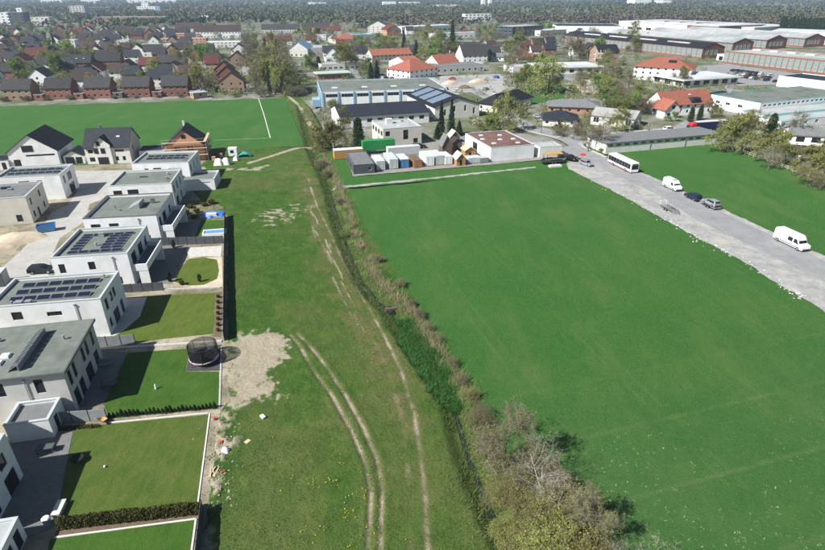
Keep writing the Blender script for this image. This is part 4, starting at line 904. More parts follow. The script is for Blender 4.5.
# pool, tarpaulin, terrace things
a = R(12); q = P(214.5, 234.5)
t = thing('garden_pool', 'small blue pool with white rim by the dark fence', 'pool', q, a)
mb = MB().box(-2.3, 2.3, -1.3, -1.05, 0, .75).box(-2.3, 2.3, 1.05, 1.3, 0, .75).box(-2.3, -2.05, -1.05, 1.05, 0, .75).box(2.05, 2.3, -1.05, 1.05, 0, .75); mb.build('rim', WHITE_FR, t); MB().box(-2.04, 2.04, -1.04, 1.04, .05, .62).build('pool_water', POOLW, t)
TARP = mat('blue_tarpaulin', (.03, .12, .42), (.10, .25, .55), 2.5, .5, .03, 6)
q = P(213, 215); gx_, gy_ = np.meshgrid(np.linspace(-2.6, 2.6, 18), np.linspace(-2.0, 2.0, 14)); hz = .15 + .8 * np.exp(-(gx_ ** 2 / 3 + gy_ ** 2 / 2)) + fbm(gx_, gy_, 1.2, 77) * .35 - .2; hz[0] = hz[-1] = .02; hz[:, 0] = hz[:, -1] = .02
t = thing('tarpaulin_heap', 'crumpled blue and white tarpaulin over a heap behind the pool', 'tarpaulin', (q.x, q.y, .05), a)
o = bpy.data.objects.new('tarpaulin', big_mesh('tarpaulin', np.stack([gx_ + fbm(gy_, gx_, .8, 5) - .5, gy_ + fbm(gx_, gy_, .9, 6) - .5, np.abs(hz)], -1).reshape(-1, 3), gridf(np.arange(gx_.size).reshape(gx_.shape)), [TARP])); linkobj(o, t)
MB().box(-1.2, 1.0, -1.6, -.9, .05, .9).build('white_sheet', WHITE_FR, t)
def table_set(label, px, py, m=WOOD_D):
    q = P(px, py); t = thing('garden_table', label, 'table', (q.x, q.y, .07), R(12))
    MB().box(-.9, .9, -.45, .45, .70, .75).build('table_top', m, t)
    for x in (-.8, .8):
        for y in (-.36, .36): MB().box(x - .04, x + .04, y - .04, y + .04, 0, .70).build('leg', m, t)
def chair(label, px, py, rz, m, group='garden chairs'):
    q = P(px, py); t = thing('garden_chair', label, 'chair', (q.x, q.y, .07), R(rz), group)
    MB().box(-.25, .25, -.25, .25, .40, .45).build('seat', m, t); MB().box(-.25, .25, .21, .26, .45, .95).build('backrest', m, t)
    for x in (-.22, .22):
        for y in (-.22, .22): MB().box(x - .02, x + .02, y - .02, y + .02, 0, .40).build('leg', m, t)
table_set('dark wooden table on the terrace of the trampoline garden', 110, 388)
for i, (x, y, rz) in enumerate(((105, 386, 100), (115, 385, -80), (108, 393, 190))): chair(['dark chair left of the dark wooden terrace table', 'dark chair right of the dark wooden terrace table', 'dark chair in front of the dark wooden terrace table'][i], x, y, rz, FENCE_D)
table_set('low dark table on the shaded terrace by the hedged lawn', 47, 452, FENCE_D)
t = thing('garden_sofa', 'pale grey garden sofa on the terrace beside the grey house', 'sofa', P(104, 365, .07), R(12)); MB().box(-1.0, 1.0, -.4, .4, .1, .42).build('seat', FENCE_G, t); MB().box(-1.0, 1.0, .25, .42, .42, .8).build('backrest', FENCE_G, t)
for x in (-1.0, .86): MB().box(x, x + .14, -.4, .25, .42, .6).build('armrest', FENCE_G, t)
t = thing('storage_bench', 'pale storage bench on the shaded patio, lower left corner', 'bench', P(60, 511, .07), R(100)); MB().box(-.9, .9, -.35, .35, .02, .5).build('box', CONC, t); MB().box(-.95, .95, -.4, .4, .5, .56).build('lid', CONC_L, t)
t = thing('rain_barrel', 'round white-topped barrel on the patio, lower left corner', 'barrel', P(48, 524, .07)); MB().tube((0, 0, 0), (0, 0, .8), .33, .38, 12).build('body', FENCE_G, t); MB().tube((0, 0, .8), (0, 0, .9), .4, .3, 12).build('lid', WHITE_FR, t)
t = thing('fire_bowl', 'round dark fire bowl in the shade of the big yellowish lawn', 'fire bowl', P(78, 462, .07)); MB().tube((0, 0, .3), (0, 0, .6), .3, .7, 14).build('bowl', RUBBER, t)
for i in range(3): MB().tube((math.cos(i * 2.1) * .3, math.sin(i * 2.1) * .3, 0), (math.cos(i * 2.1) * .25, math.sin(i * 2.1) * .25, .35), .03, .03, 5).build('leg', RUBBER, t)
t = thing('garden_statue', 'small white garden figure standing on the trampoline lawn', 'ornament', P(156, 389, .065)); MB().tube((0, 0, 0), (0, 0, .12), .16, .16, 8).build('plinth', CONC, t); MB().tube((0, 0, .12), (0, 0, .5), .15, .1, 8).tube((0, 0, .5), (0, 0, .75), .12, .07, 8).build('figure', WHITE_FR, t)
def ball(label, px, py, r_, m, z=.06):
    import bmesh
    bm = bmesh.new(); bmesh.ops.create_uvsphere(bm, u_segments=12, v_segments=8, radius=r_); me = bpy.data.meshes.new('ball'); bm.to_mesh(me); bm.free(); me.materials.append(m)
    q = P(px, py, z); o = bpy.data.objects.new('ball', me); linkobj(o); o.location = (q.x, q.y, z + r_); tag(o, label, 'ball')
ball('small white ball lying on the big yellowish lawn', 105, 467.5, .14, WHITE_FR)
t = thing('wheelbarrow', 'orange and white wheelbarrow by the corner of the big yellowish lawn', 'wheelbarrow', P(103, 422.5, .06), R(-25)); MB().add([(-.5, -.35, .6), (.6, -.35, .6), (.6, .35, .6), (-.5, .35, .6), (-.3, -.2, .3), (.35, -.2, .3), (.35, .2, .3), (-.3, .2, .3)], [(4, 5, 6, 7), (0, 1, 5, 4), (1, 2, 6, 5), (2, 3, 7, 6), (3, 0, 4, 7)]).build('tray', ORANGE_P, t); MB().tube((.75, -.06, .2), (.75, .06, .2), .2, .2, 12).build('wheel', RUBBER, t)
for y in (-.28, .28): MB().tube((.75, y * .3, .2), (-1.0, y, .55), .025, .025, 5).build('handle', METAL, t)
# small debris on the rubble strip
def clod(name, label, cat, px, py, s, m, seed, group=None):
    r_ = random.Random(seed); q = P(px, py); t = thing(name, label, cat, (q.x, q.y, float(meadow_z(np.array([q.x]), np.array([q.y]))[0])), r_.uniform(0, 3), group); t.scale = (.68, .68, .68)
    return t
t = clod('bucket', 'orange bucket on the rubble strip beside the big lawn', 'bucket', 221, 444, 1, None, 1); MB().tube((0, 0, 0), (0, 0, .5), .25, .36, 10).build('body', mat('orange_plastic', (.4, .1, .04), None, rough=.6), t)
t = clod('sand_bag', 'crumpled white bulk bag on the rubble strip', 'bag', 225.5, 452, 1, None, 2); gx_, gy_ = np.meshgrid(np.linspace(-.7, .7, 9), np.linspace(-.55, .55, 8)); hz = np.clip(.75 - (np.abs(gx_ / .7) ** 3 + np.abs(gy_ / .55) ** 3) * .7 + (fbm(gx_, gy_, 4, 9) - .5) * .5, .02, 1); linkobj(bpy.data.objects.new('bag', big_mesh('bag', np.stack([gx_, gy_, hz], -1).reshape(-1, 3), gridf(np.arange(72).reshape(8, 9)), [WHITE_FR])), t)
t = clod('bucket', 'small red bucket at the corner of the big yellowish lawn', 'bucket', 215, 420, 1, None, 3); MB().tube((0, 0, 0), (0, 0, .4), .2, .28, 10).build('body', RED_P, t)
t = clod('tool_box', 'orange tool box lowest on the rubble strip', 'box', 223, 473, 1, None, 4); MB().box(-.3, .3, -.2, .2, 0, .3).build('body', mat('orange_plastic', (.62, .12, .03)), t); MB().box(-.15, .15, -.03, .03, .3, .42).build('handle', DARK, t)
t = clod('plank_pile', 'few pale planks dropped crosswise on the rubble strip', 'planks', 214, 473, 1, None, 5)
for k in range(5): MB().box(-1.1, 1.1, -.08, .08, 0, .05).build('plank', WOOD_L, t, loc=(random.uniform(-.2, .2), k * .22 - .4, .03 + k * .04), rz=random.uniform(-.5, .5))
t = clod('cooler_box', 'white and green box lying in the meadow below the sandy patch', 'box', 263, 418, 1, None, 6); MB().box(-.5, .5, -.3, .3, 0, .35).build('body', mat('pale_green_plastic', (.3, .55, .3), None), t); MB().box(-.52, .52, -.32, .32, .35, .42).build('lid', WHITE_FR, t)
t = clod('slab', 'pale flat slab lying in the meadow near the rubble strip', 'slab', 247.5, 442, 1, None, 7); MB().box(-.45, .45, -.35, .35, 0, .1).build('stone', WOOD_L, t)
r_ = np.random.default_rng(8); k = 170; rx = r_.uniform(0, 1, k); base = np.array([P2(210 + 18 * u + r_.normal() * 7, 413 + 95 * t_) for u, t_ in zip(r_.uniform(0, 1, k), rx)])
mb = MB()
for (x, y) in base:
    s = r_.uniform(.04, .13); zz0 = float(meadow_z(np.array([x]), np.array([y]))[0]); mt = Matrix.Translation((x, y, zz0 + s * .2)) @ Matrix.Rotation(r_.uniform(0, 6), 4, 'Z') @ Matrix.Rotation(r_.uniform(-.6, .6), 4, 'X')
    mb.box(-s, s, -s * .7, s * .6, -s * .4, s * .5, mt)
o = mb.build('rubble', mat('dusty_rubble', (.24, .21, .165), (.36, .32, .26), 2, .95)); o['kind'] = 'stuff'; o['label'] = 'scattered stones and rubble along the garden edge'; o['category'] = 'rubble'
# small shrubs in the gardens
SHRUB = {}
def small_shrub(label, px, py, h, wd, kind, group=None):
    m = {'g': HEDGE_M, 'd': THUJA_M}[kind]
    if kind not in SHRUB:
        r_ = np.random.default_rng(31 if kind == 'g' else 32); n_ = 320; d = r_.normal(size=(n_, 3)); d /= np.linalg.norm(d, axis=1)[:, None]; rad = r_.uniform(.2, 1, n_) ** .5
        c_ = d * rad[:, None] * np.array([.5, .5, .5]) + np.array([0, 0, .5]); v, f = quads(c_, .14, .3, 1.5, 5); SHRUB[kind] = (big_mesh('foliage', v, f, [m]), MB().tube((0, 0, -.05), (0, 0, .5), .04, .02, 5).mesh('stem', WOOD_D))
    q = P(px, py); t = thing('garden_shrub', label, 'shrub', (q.x, q.y, .05), random.uniform(0, 6), group); t.scale = (wd, wd, h)
    for nme, me in zip(('foliage', 'stem'), SHRUB[kind]): linkobj(bpy.data.objects.new(nme, me), t)
    return t
for lab, x, y, h, wd, kd in (('columnar evergreen left of the oval lawn', 170, 282, 2.0, .9, 'd'), ('small dark conifer at the lower rim of the oval lawn', 200, 282, 1.6, .7, 'd'), ('rounded shrub between the evergreens by the oval lawn', 182, 285, 1.0, .9, 'g'), ('dark evergreen beside the stone terrace fence', 174, 248, 1.8, .8, 'd')): small_shrub(lab, x, y, h, wd, kd)
for k in range(7): small_shrub('%s small plant from the far end of the narrow bed beside the bright lawn' % ORD[k], 218.3, 298 + k * 5.6, .7, .6, 'g', 'plants in the narrow bed')
for k, (x, y) in enumerate(((190, 208), (197, 213), (186, 214), (205, 206), (194, 218), (212, 204))): small_shrub(['low weedy bush in the middle of the rough plot behind the pool', 'low weedy bush right of the middle on the rough plot', 'leftmost low weedy bush on the rough plot behind the pool', 'low weedy bush at the back right of the rough plot', 'nearest low weedy bush on the rough plot behind the pool', 'farthest low weedy bush on the rough plot behind the pool'][k], x, y, random.uniform(.7, 1.3), random.uniform(1.2, 2.0), 'g', 'weedy bushes on the rough plot')
# street side: blue skip, sand heap, dark site container, stones
q = P(47.5, 231); t = thing('skip', 'blue open skip parked on the paved street', 'skip', q, R(25))
MB().add([(-1.5, -.9, .2), (1.5, -.9, .2), (1.5, .9, .2), (-1.5, .9, .2), (-1.8, -.95, 1.6), (1.8, -.95, 1.6), (1.8, .95, 1.6), (-1.8, .95, 1.6), (-1.7, -.85, 1.6), (1.7, -.85, 1.6), (1.7, .85, 1.6), (-1.7, .85, 1.6), (-1.45, -.8, .5), (1.45, -.8, .5), (1.45, .8, .5), (-1.45, .8, .5)], [(3, 2, 1, 0), (0, 1, 5, 4), (1, 2, 6, 5), (2, 3, 7, 6), (3, 0, 4, 7), (4, 5, 9, 8), (5, 6, 10, 9), (6, 7, 11, 10), (7, 4, 8, 11), (8, 9, 13, 12), (9, 10, 14, 13), (10, 11, 15, 14), (11, 8, 12, 15), (12, 13, 14, 15)]).build('body', mat('blue_skip_paint', (.05, .17, .36), (.08, .22, .42), 1, .6), t)
for x in (-1.2, 1.2): MB().box(x - .1, x + .1, -.85, .85, 0, .22).build('runner', DARK, t)
def heap(name, label, px, py, rx_, ry_, h, m, rz=0.0, seed=1):
    q = P(px, py); gx_, gy_ = np.meshgrid(np.linspace(-1.3, 1.3, 26), np.linspace(-1.3, 1.3, 22)); hz = np.clip(1 - gx_ ** 2 - gy_ ** 2, 0, 1) ** .8 * (.55 + .9 * fbm(gx_, gy_, 1.5, seed)) * h - .06
    o = bpy.data.objects.new(name, big_mesh(name, np.stack([gx_ * rx_, gy_ * ry_, hz], -1).reshape(-1, 3), gridf(np.arange(gx_.size).reshape(gx_.shape)), [m], smooth=True)); linkobj(o); o.location = (q.x, q.y, .05); o.rotation_euler = (0, 0, rz)
    return tag(o, label, 'heap')
heap('sand_heap', 'pale sand heap beside the street at the left frame edge', 18, 240, 5.5, 3.2, 1.5, SAND, .3, 3)
heap('sand_heap', 'lower sand heap farther left behind the site container', -4, 250, 4, 3, 1.2, SAND, .3, 9)
q = P(-6, 285); t = thing('site_container', 'dark site container cut by the left frame edge beside the street', 'container', q, R(14)); MB().box(-4.2, 2.2, -1.25, 1.25, .15, 2.6).build('body', FENCE_D, t); MB().box(-4.25, 2.25, -1.3, 1.3, 2.6, 2.72).build('roof', CONT_G, t); MB().box(2.21, 2.26, -1.1, 1.1, .2, 2.5).build('door', FENCE_G, t)
# ------------------------------------------------------------------ town, yards and factory
def pix(x, y, z=0.0):
    dz = z - CAM_H; fw = y * CP - dz * SP; up = y * SP + dz * CP; return (412.5 + FPX * x / fw, 275 - FPX * up / fw)
ANCH = []; USED = set()
def anchor(label, x, y, z=3.0): ANCH.append((*pix(x, y, z), label))
def place_label(desc, x, y, z=0.0, tries=14):
    """description plus the relation to the nearest named landmark, kept unique where possible"""
    px_, py_ = pix(x, y, z); cand = sorted(ANCH, key=lambda a: (a[0] - px_) ** 2 + ((a[1] - py_) * 2.2) ** 2)[:tries]; first = None
    for ax, ay, lab in cand:
        dx, dy = px_ - ax, (py_ - ay) * 2.2
        r_ = ('right of' if dx > 0 else 'left of') if abs(dx) > abs(dy) else ('in front of' if dy > 0 else 'behind')
        t = '%s %s the %s' % (desc, r_, lab)
        if len(t.split()) > 16: continue
        first = first or t
        if t not in USED: USED.add(t); return t
    return first or desc
FOOT = []            # footprints: centre, radius (keeps trees and filler houses apart)
def note(c, w_, d_, ang): FOOT.append((c[0], c[1], w_ / 2, d_ / 2, ang))
_ff = [0, []]
def FAR_FOOT():
    if _ff[0] != len(FOOT): _ff[0] = len(FOOT); _ff[1] = [q for q in FOOT if q[1] > 480]
    return _ff[1]
def hits(x, y, r_):
    for cx, cy, hw, hd, an in (FOOT if y < 700 else FAR_FOOT()):
        dx, dy = x - cx, y - cy; u = dx * math.cos(an) + dy * math.sin(an); v = -dx * math.sin(an) + dy * math.cos(an)
        if abs(u) < hw + r_ and abs(v) < hd + r_: return True
    return False
for o in list(bpy.data.objects):
    if o.type == 'EMPTY' and 'w' in o: note((o.location.x, o.location.y), o['w'], o['d'], o.rotation_euler.z)
def auto(w_, h, storeys, sp=3.0, ww=1.2, wh=1.3, z=.9, m=1.0, fm=None):
    out = []
    for s in range(storeys):
        n_ = max(1, int((w_ - 2 * m) / sp)); out += row(w_, n_, ww, z + s * h / storeys, min(wh, h / storeys - z - .2 + .4), m, 2 if ww > 1.6 else 1, *((fm, GLASS) if fm else ()))
    return out
def B(label, L, Rr, depth, h, wall, roof, storeys=2, cat='house', name='house', group=None, sp=3.0, ww=1.2, wh=1.3, fm=WHITE_FR, side=True, ang=None, wins=None, zl=0.0):
    a = Vector(P2(*L, zl)); b2 = Vector(P2(*Rr, zl)); d = b2 - a; w_ = d.length; an = math.atan2(d.y, d.x) if ang is None else ang
    ux = Vector((math.cos(an), math.sin(an))); uy = Vector((-ux.y, ux.x)); mid = (a + b2) / 2 + uy * depth / 2
    if wins is None:
        wins = {'f': auto(w_, h, storeys, sp, ww, wh)} if storeys else {}
        if side and storeys:
            wins['r'] = auto(depth, h, storeys, sp, ww, wh); wins['l'] = auto(depth, h, storeys, sp, ww, wh)
    r_ = building(name, label, cat, mid, an, w_, depth, h, wall, roof, wins, group, fm)
    note(mid, w_, depth, an)
    if group is None and len(label.split()) <= 10: anchor(label, mid.x, mid.y, h / 2)
    return r_
fl_ = lambda rm, cm=COPING, p=.3: ('flat', rm, cm, p)
gx_r = lambda rise, rm, over=.4: ('gable', 'x', rise, over, rm)
gy_r = lambda rise, rm, over=.4: ('gable', 'y', rise, over, rm)
# -- yard behind the field
c, a, w_, d_ = rect((353.6, 165.5), (374.5, 163.6), (367, 151), 2.8)
t = building('hut', 'low dark grey flat-roofed hut at the corner of the yard', 'hut', c, a, w_, d_, 2.8, FENCE_D, fl_(ROOF_GREY, COPING_D, .1), {'f': [(4.2, 1.0, 1.0, 1.0, 1, WHITE_FR)], 'l': [(3, .9, 1.6, 1.0, 2), (8, .9, 1.6, 1.0, 2)]}); note(c, w_, d_, a)
c, a, w_, d_ = rect((383, 129), (421, 126), (412, 117.5), 6.0); w_, d_ = 13.5, 14
t = building('office', 'beige two-storey office block with flat grey roof behind the lorries', 'office', rel(P2(383, 129, 6.0), R(19), w_ / 2, d_ / 2), R(19), w_, d_, 6.0, PLASTER_B, fl_(ROOF_LIGHT, COPING, .2), {'f': [(.8, 3.5, 1.6, 1.6, 2), (7, 2.0, 1.8, 3.2, 2), (10.6, .6, 1.6, 1.6, 2)], 'l': row(14, 4, 2.2, 3.4, 1.6, .8, 2)}); note((t.location.x, t.location.y), w_, d_, R(19))
hvac(t, -2, 2, 5.8, 2.2, 1.8, 1.5, PLASTER_O); hvac(t, 3, 3, 5.8, .8, .8, .5); skylight(t, 0, -3, 5.8); vent(t, 4, -2, 5.8)
c, a, w_, d_ = rect((343, 117), (435, 111.5), (434, 100), 4.0); a = R(17.5); w_, d_ = 35.5, 19
t = building('hall', 'long white hall with plain black roof behind the office block', 'hall', rel(P2(340, 117.5, 4.0), a, w_ / 2, d_ / 2), a, w_, d_, 4.2, PLASTER_W, gx_r(2.6, ROOF_NAVY, .5), {'f': row(w_, 8, 2.0, 1.6, 1.4, 2, 2) + [(5, .05, 2.6, 2.6, 2)]}); note((t.location.x, t.location.y), w_, d_, a)
# hall with big panels and arched windows
a = R(-23); p_ = Vector(P2(435, 126)); q_ = P2(436, 125.5)
t = B('cream gabled hall with blue panel bands and narrow windows', (434.7, 119.6), (479, 116.2), 33, 5.0, PLASTER_O, gy_r(2.9, ROOF_DARK, .6), 1, 'hall', 'hall', wins={'f': [(4, 1.2, 1.0, 2.6), (8.2, 2.6, 1.0, 2.8), (13, 2.6, 1.0, 2.8), (17, 1.2, 1.0, 2.6)], 'r': row(33, 6, 1.6, 1.4, 1.4, 2)})
W2, sl = t['w'] / 2, math.atan2(2.9, t['w'] / 2); L_ = W2 / math.cos(sl)
PVB = mat('pale_blue_panel_glass', (.13, .17, .23), (.19, .24, .30), 1.2, .18, spec=.6)
for k in range(3):                                  # bands of panels on the left-hand slope
    for j in range(4):
        o = MB().box(-3.6, 3.6, -L_ * .10, L_ * .10, 0, .08).build('solar_panel', PVB, t); u = (j + .5) / 4 * .86 + .07
        o.rotation_euler = (0, -sl, 0); o.rotation_euler = Matrix.Rotation(-sl, 3, 'Y').to_euler(); o.location = (-W2 * (1 - u), -8.5 + k * 9.2, 5.0 + 2.9 * u + .34)
        o.data = MB().box(-L_ * .105, L_ * .105, -3.6, 3.6, 0, .08).mesh('solar_panel', PVB)
# blue and white hall
a = R(11.5); w_, d_ = 58, 36; fl = P2(321, 92, 6.5)
t = building('hall', 'flat-roofed hall with light blue columns and white infill', 'hall', rel(fl, a, w_ / 2, d_ / 2), a, w_, d_, 6.6, PLASTER_W, fl_(ROOF_GRN, BLUE, .3), {'f': [(2 + i * 7, 4.0, 5.4, 1.5, 4, BLUE) for i in range(8)], 'l': row(36, 5, 4.6, 4.0, 1.5, 2, 3, BLUE, GLASS)}); note((t.location.x, t.location.y), w_, d_, a)
for i in range(9): MB().box(-w_ / 2 + .2 + i * 7.0, -w_ / 2 + .95 + i * 7.0, -d_ / 2 - .35, -d_ / 2 - .02, 0, 6.4).build('column', BLUE, t)
for i in range(5): MB().box(-w_ / 2 - .35, -w_ / 2 - .02, -d_ / 2 + .3 + i * 8, -d_ / 2 + 1.1 + i * 8, 0, 6.4).build('column', BLUE, t)
for i in range(4): skylight(t, -22 + i * 14, -6, 6.3, 2.4)
MB().box(-w_ / 2 - 4, -w_ / 2 - .5, -d_ / 2 + 1, -d_ / 2 + 9, 0, 3).build('lean_to', BLUE, t)
# white hall with brown roof
c, a, w_, d_ = rect((490.6, 147.5), (534.8, 144.2), (504.5, 130.3), 4.3)
t = building('hall', 'white rendered hall with rust-brown flat roof beside the field', 'hall', c, a, w_, d_, 4.3, PLASTER_W, fl_(ROOF_RUST, COPING, .15), {'l': [(6.5, .05, 3.6, 3.2, 1)]}); note(c, w_, d_, a)
for x, y in ((-4, -5), (3.5, -6.5), (-5.2, 1), (0, -1), (4.4, -1.5), (-3.5, 6), (2.6, 4.6)): skylight(t, x, y, 4.15, 1.0)
B('small white garage end wall right of the brown-roofed hall', (539, 158), (561, 156.5), 6, 3.4, PLASTER_O, fl_(ROOF_LIGHT, COPING, .1), 0, 'garage', 'garage')
# long shed beside the pasture
t = B('long low pale shed with dark grey roof beside the pasture', (605, 154), (719, 143.5), 10.5, 3.3, PLASTER_O, ('slab', .4, .22, ROOF_GREY, COPING_D), 1, 'shed', 'shed', wins={'f': row(44, 14, 1.8, 2.2, .8, .8, 3, WHITE_FR, GLASS), 'l': [(1.2, .05, 2.6, 2.4, 1, WHITE_FR, WHITE_FR)]}, ang=R(17.5))
for i in range(2): MB().box(-6 + i * 14, -5.8 + i * 14, -5.42, -5.28, 0, 3.25).build('downpipe', METAL, t)
# -- houses around the junction
t = B('white house with black pyramid roof left of the junction', (497, 113), (532, 104), 10, 3.6, PLASTER_O, ('hip', 3.2, .6, ROOF_DARK), 1)
B('dark-roofed bungalow behind the bare tree at the junction', (545, 124), (574, 129), 11, 3.0, PLASTER_O, ('hip', 2.2, .7, ROOF_NAVY), 1, ang=R(-12))
t = B('bungalow with orange and grey roof behind the junction', (548, 113), (600, 115), 12, 3.2, BRICK_O, ('hip', 2.0, .7, ROOF_GREY), 1)
B('pale workshop with grey pitched roof and white posts at the street corner', (590, 124), (633, 129), 12, 3.6, PLASTER_O, gx_r(2.0, mat('pale_fibre_cement', (.26, .26, .245), (.34, .335, .31), .6, .95), .5), 1, 'workshop', 'workshop', ww=2.2, wh=2.0, sp=4)
# white house with orange roof: main gable plus front wing
H = B('white house with bright orange roof and dark dormer', (668, 118), (704, 112), 11, 4.6, PLASTER_W, gx_r(4.4, ROOF_RED, .5), 2, ang=R(15))
q = MB().box(-3.6, 3.6, -10.2, -5.4, 0, 3.6); x_ = -H['w'] / 2 + 1.0; q.v = [(x + x_, y, z) for x, y, z in q.v]; q.add([(x_ - 3.6, -10.2, 3.6), (x_ + 3.6, -10.2, 3.6), (x_, -10.2, 7.0)], [(0, 1, 2)]); q.build('wing', PLASTER_W, H)
g_ = gable_mesh(7.2, 9.0, 3.6, 3.4, 'y', .5, .2, .4); g_.v = [(x + x_, y - 5.9, z) for x, y, z in g_.v]; g_.build('wing_roof', ROOF_RED, H)
for wx, wz in ((-2.2, .8), (.8, .8), (-.6, 3.9)): put_window(H, 'f', H['w'], 20.4, H['w'] / 2 + x_ + wx, wz, 1.3, 1.4, DARK, GLASS, 1, proud=.16)
MB().box(1.2, 5.4, -5.6, -2.6, 5.0, 6.9).build('dormer', DARK, H); MB().box(1.6, 5.0, -5.7, -5.55, 5.5, 6.5).build('dormer_window', GLASS, H); skylight(H, 2.5, -1.8, 7.6, .9); chimney(H, -1, .4, 8.3, 10.2)
B('dark low barn right of the orange-roofed house', (704, 106), (729, 101), 8, 2.8, WOOD_D, gx_r(1.4, ROOF_NAVY), 0, 'barn', 'barn')
t = B('white apartment house with broad red hipped roof', (632, 79), (689, 83), 22, 7.6, PLASTER_W, ('hip', 4.6, .7, ROOF_RED), 3, 'apartment house', sp=3.6)
chimney(t, -4, 3, 10.5, 13.2); chimney(t, 6, -2, 9.8, 12.6); MB().box(2, 6, -6, -2, 9.6, 11).build('dormer', ROOF_DARK, t)
B('white flat annex in front of the red hipped apartment house', (648, 80), (664, 83), 9, 3.2, PLASTER_W, fl_(ROOF_NAVY, WHITE_FR), 1)
B('wide white-roofed hall with glazed front behind the orange house', (682, 88), (737, 84), 22, 3.8, PLASTER_O, ('slab', 1.6, .5, ROOF_WHITE, WHITE_FR), 1, 'hall', 'hall', ww=4.2, wh=2.4, sp=6, fm=DARK)
t = B('white hall with turquoise roof edge right of the willows', (757, 117), (850, 106), 24, 5.6, PLASTER_W, fl_(ROOF_GRN, TEAL, .2), 1, 'hall', 'hall', wins={'f': [(2 + i * 3.0, 3.9, 2.0, .9, 2) for i in range(15)], 'l': [(3, 2.4, 2.2, 1.1, 2), (8, 2.4, 2.2, 1.1, 2), (14, 2.4, 2.2, 1.1, 2)]})
B('low white annex with turquoise roof edge in front of the turquoise hall', (762, 123), (850, 114), 11, 3.0, PLASTER_W, fl_(ROOF_LIGHT, TEAL, .2), 1, 'hall', 'hall', ww=1.8, sp=5)
B('second low white annex with turquoise edge nearer the garden houses', (779, 129), (850, 121), 9, 2.8, PLASTER_W, fl_(ROOF_LIGHT, TEAL, .2), 1, 'hall', 'hall', ww=1.8, sp=5)
B('long white hall at the right frame edge below the factory', (776, 86), (850, 96), 22, 5.5, PLASTER_W, fl_(ROOF_NAVY, WHITE_FR, .3), 0, 'hall', 'hall')
B('grey-roofed conservatory house behind the garden trees at right', (791, 144), (822, 146), 11, 3.2, PLASTER_W, gx_r(1.8, ROOF_GREY, .5), 1, ww=2.6, wh=1.8, sp=3, fm=DARK)
B('small white garden house among the trees at right', (786, 160), (799, 162), 5, 2.6, PLASTER_W, gx_r(1.5, ROOF_BROWN, .4), 1)
B('small white garden house at the right frame edge', (812, 163), (830, 167), 6, 2.6, PLASTER_W, gx_r(1.4, ROOF_GREY, .4), 1)
B('brown brick apartment block with cream balconies and black roof', (596, 66), (618, 66), 13, 9.5, BRICK_B, gx_r(4.0, ROOF_DARK, .5), 3, 'apartment block', ang=R(10), sp=3.2)
t = bpy.data.objects[-1] if False else None
for k in range(3):
    q = P(597, 67); o = None
t = thing('balcony_tower', 'cream balcony tower on the brown brick apartment block', 'balcony', P(597.5, 67.5), R(10))
for k in range(3): MB().box(-3.4, 3.4, -1.6, 1.4, 2.6 + k * 3.0, 2.85 + k * 3.0).box(-3.4, 3.4, -1.6, -1.45, 2.85 + k * 3.0, 3.7 + k * 3.0).build('balcony', PLASTER_O, t)
for x in (-3.4, -.15, 3.1): MB().box(x, x + .3, -1.55, -1.25, 0, 11.4).build('pillar', PLASTER_O, t)
B('long white flat-roofed store behind the pale willow', (540, 74), (603, 74), 24, 4.0, PLASTER_O, ('slab', 1.0, .5, ROOF_WHITE, WHITE_FR), 1, 'store', 'store', ww=3, wh=2, sp=5, fm=DARK, ang=R(9))
B('white delivery depot with red door left of the pale willow', (513, 73), (536, 72), 14, 3.6, PLASTER_O, fl_(ROOF_LIGHT), 1, 'depot', 'depot', wins={'f': [(5, .1, 4.5, 2.8, 1, RED_P, RED_P), (12, .1, 3, 2.8, 1)]})
B('low house with orange-red roof behind the depot', (517, 62), (542, 61), 12, 3.2, PLASTER_O, ('hip', 2.4, .5, ROOF_RED), 1)
# -- centre town
B('white inn with large orange-red hipped roof', (410, 80), (438, 76), 20, 5.2, PLASTER_W, ('hip', 5.0, .6, ROOF_RED), 2, sp=3.4)
B('white house with orange-red half-hipped roof right of the inn', (438, 71), (459, 69), 14, 4.6, PLASTER_W, gx_r(4.6, ROOF_RED, .6), 2)
B('long house with bright orange roof left of the inn', (372, 62), (412, 60), 12, 4.6, PLASTER_W, gx_r(3.6, ROOF_RED, .5), 2)
B('small white house with orange-red gable left of the inn', (389, 67), (408, 71), 12, 4.2, PLASTER_W, gy_r(3.6, ROOF_RED, .5), 1)
B('long grey flat-roofed block behind the solar hall', (430, 74), (484, 71), 14, 4.6, PLASTER_G, fl_(ROOF_GREY), 1, 'block', 'block', ww=1.6, sp=4)
B('white gabled house with steep grey roof', (463, 63), (492, 62), 16, 5.0, PLASTER_W, gx_r(7.0, ROOF_SLATE, .3), 2)
B('pale low house with slate roof right of the steep grey roof', (493, 61), (516, 61), 10, 3.0, PLASTER_W, gx_r(2.2, ROOF_GREY), 1)
B('long low white school wing with window band', (322, 71), (366, 69), 14, 4.0, PLASTER_O, fl_(ROOF_LIGHT), 1, 'school', 'school', ww=2.2, sp=3.4)
B('flat kiosk with pale green roof in front of the school wing', (318, 79.5), (350, 78), 9, 3.0, BRICK, ('slab', .8, .4, mat('pale_green_roof', (.30, .42, .36), (.38, .5, .44), .6, .9), WHITE_FR), 1, 'kiosk', 'kiosk', ww=2.2, sp=3.4)
B('small white flat-roofed house beside the olive tree', (326, 62.5), (343, 62), 9, 3.4, PLASTER_W, fl_(ROOF_WHITE), 1, ww=2.6, sp=4)
B('hall with steep blue glass roof', (290, 57), (308, 57), 26, 6.0, PLASTER_O, gy_r(5.0, mat('blue_roof_sheet', (.15, .27, .40), (.22, .34, .46), .5, .4), .4), 1, 'hall', 'hall')
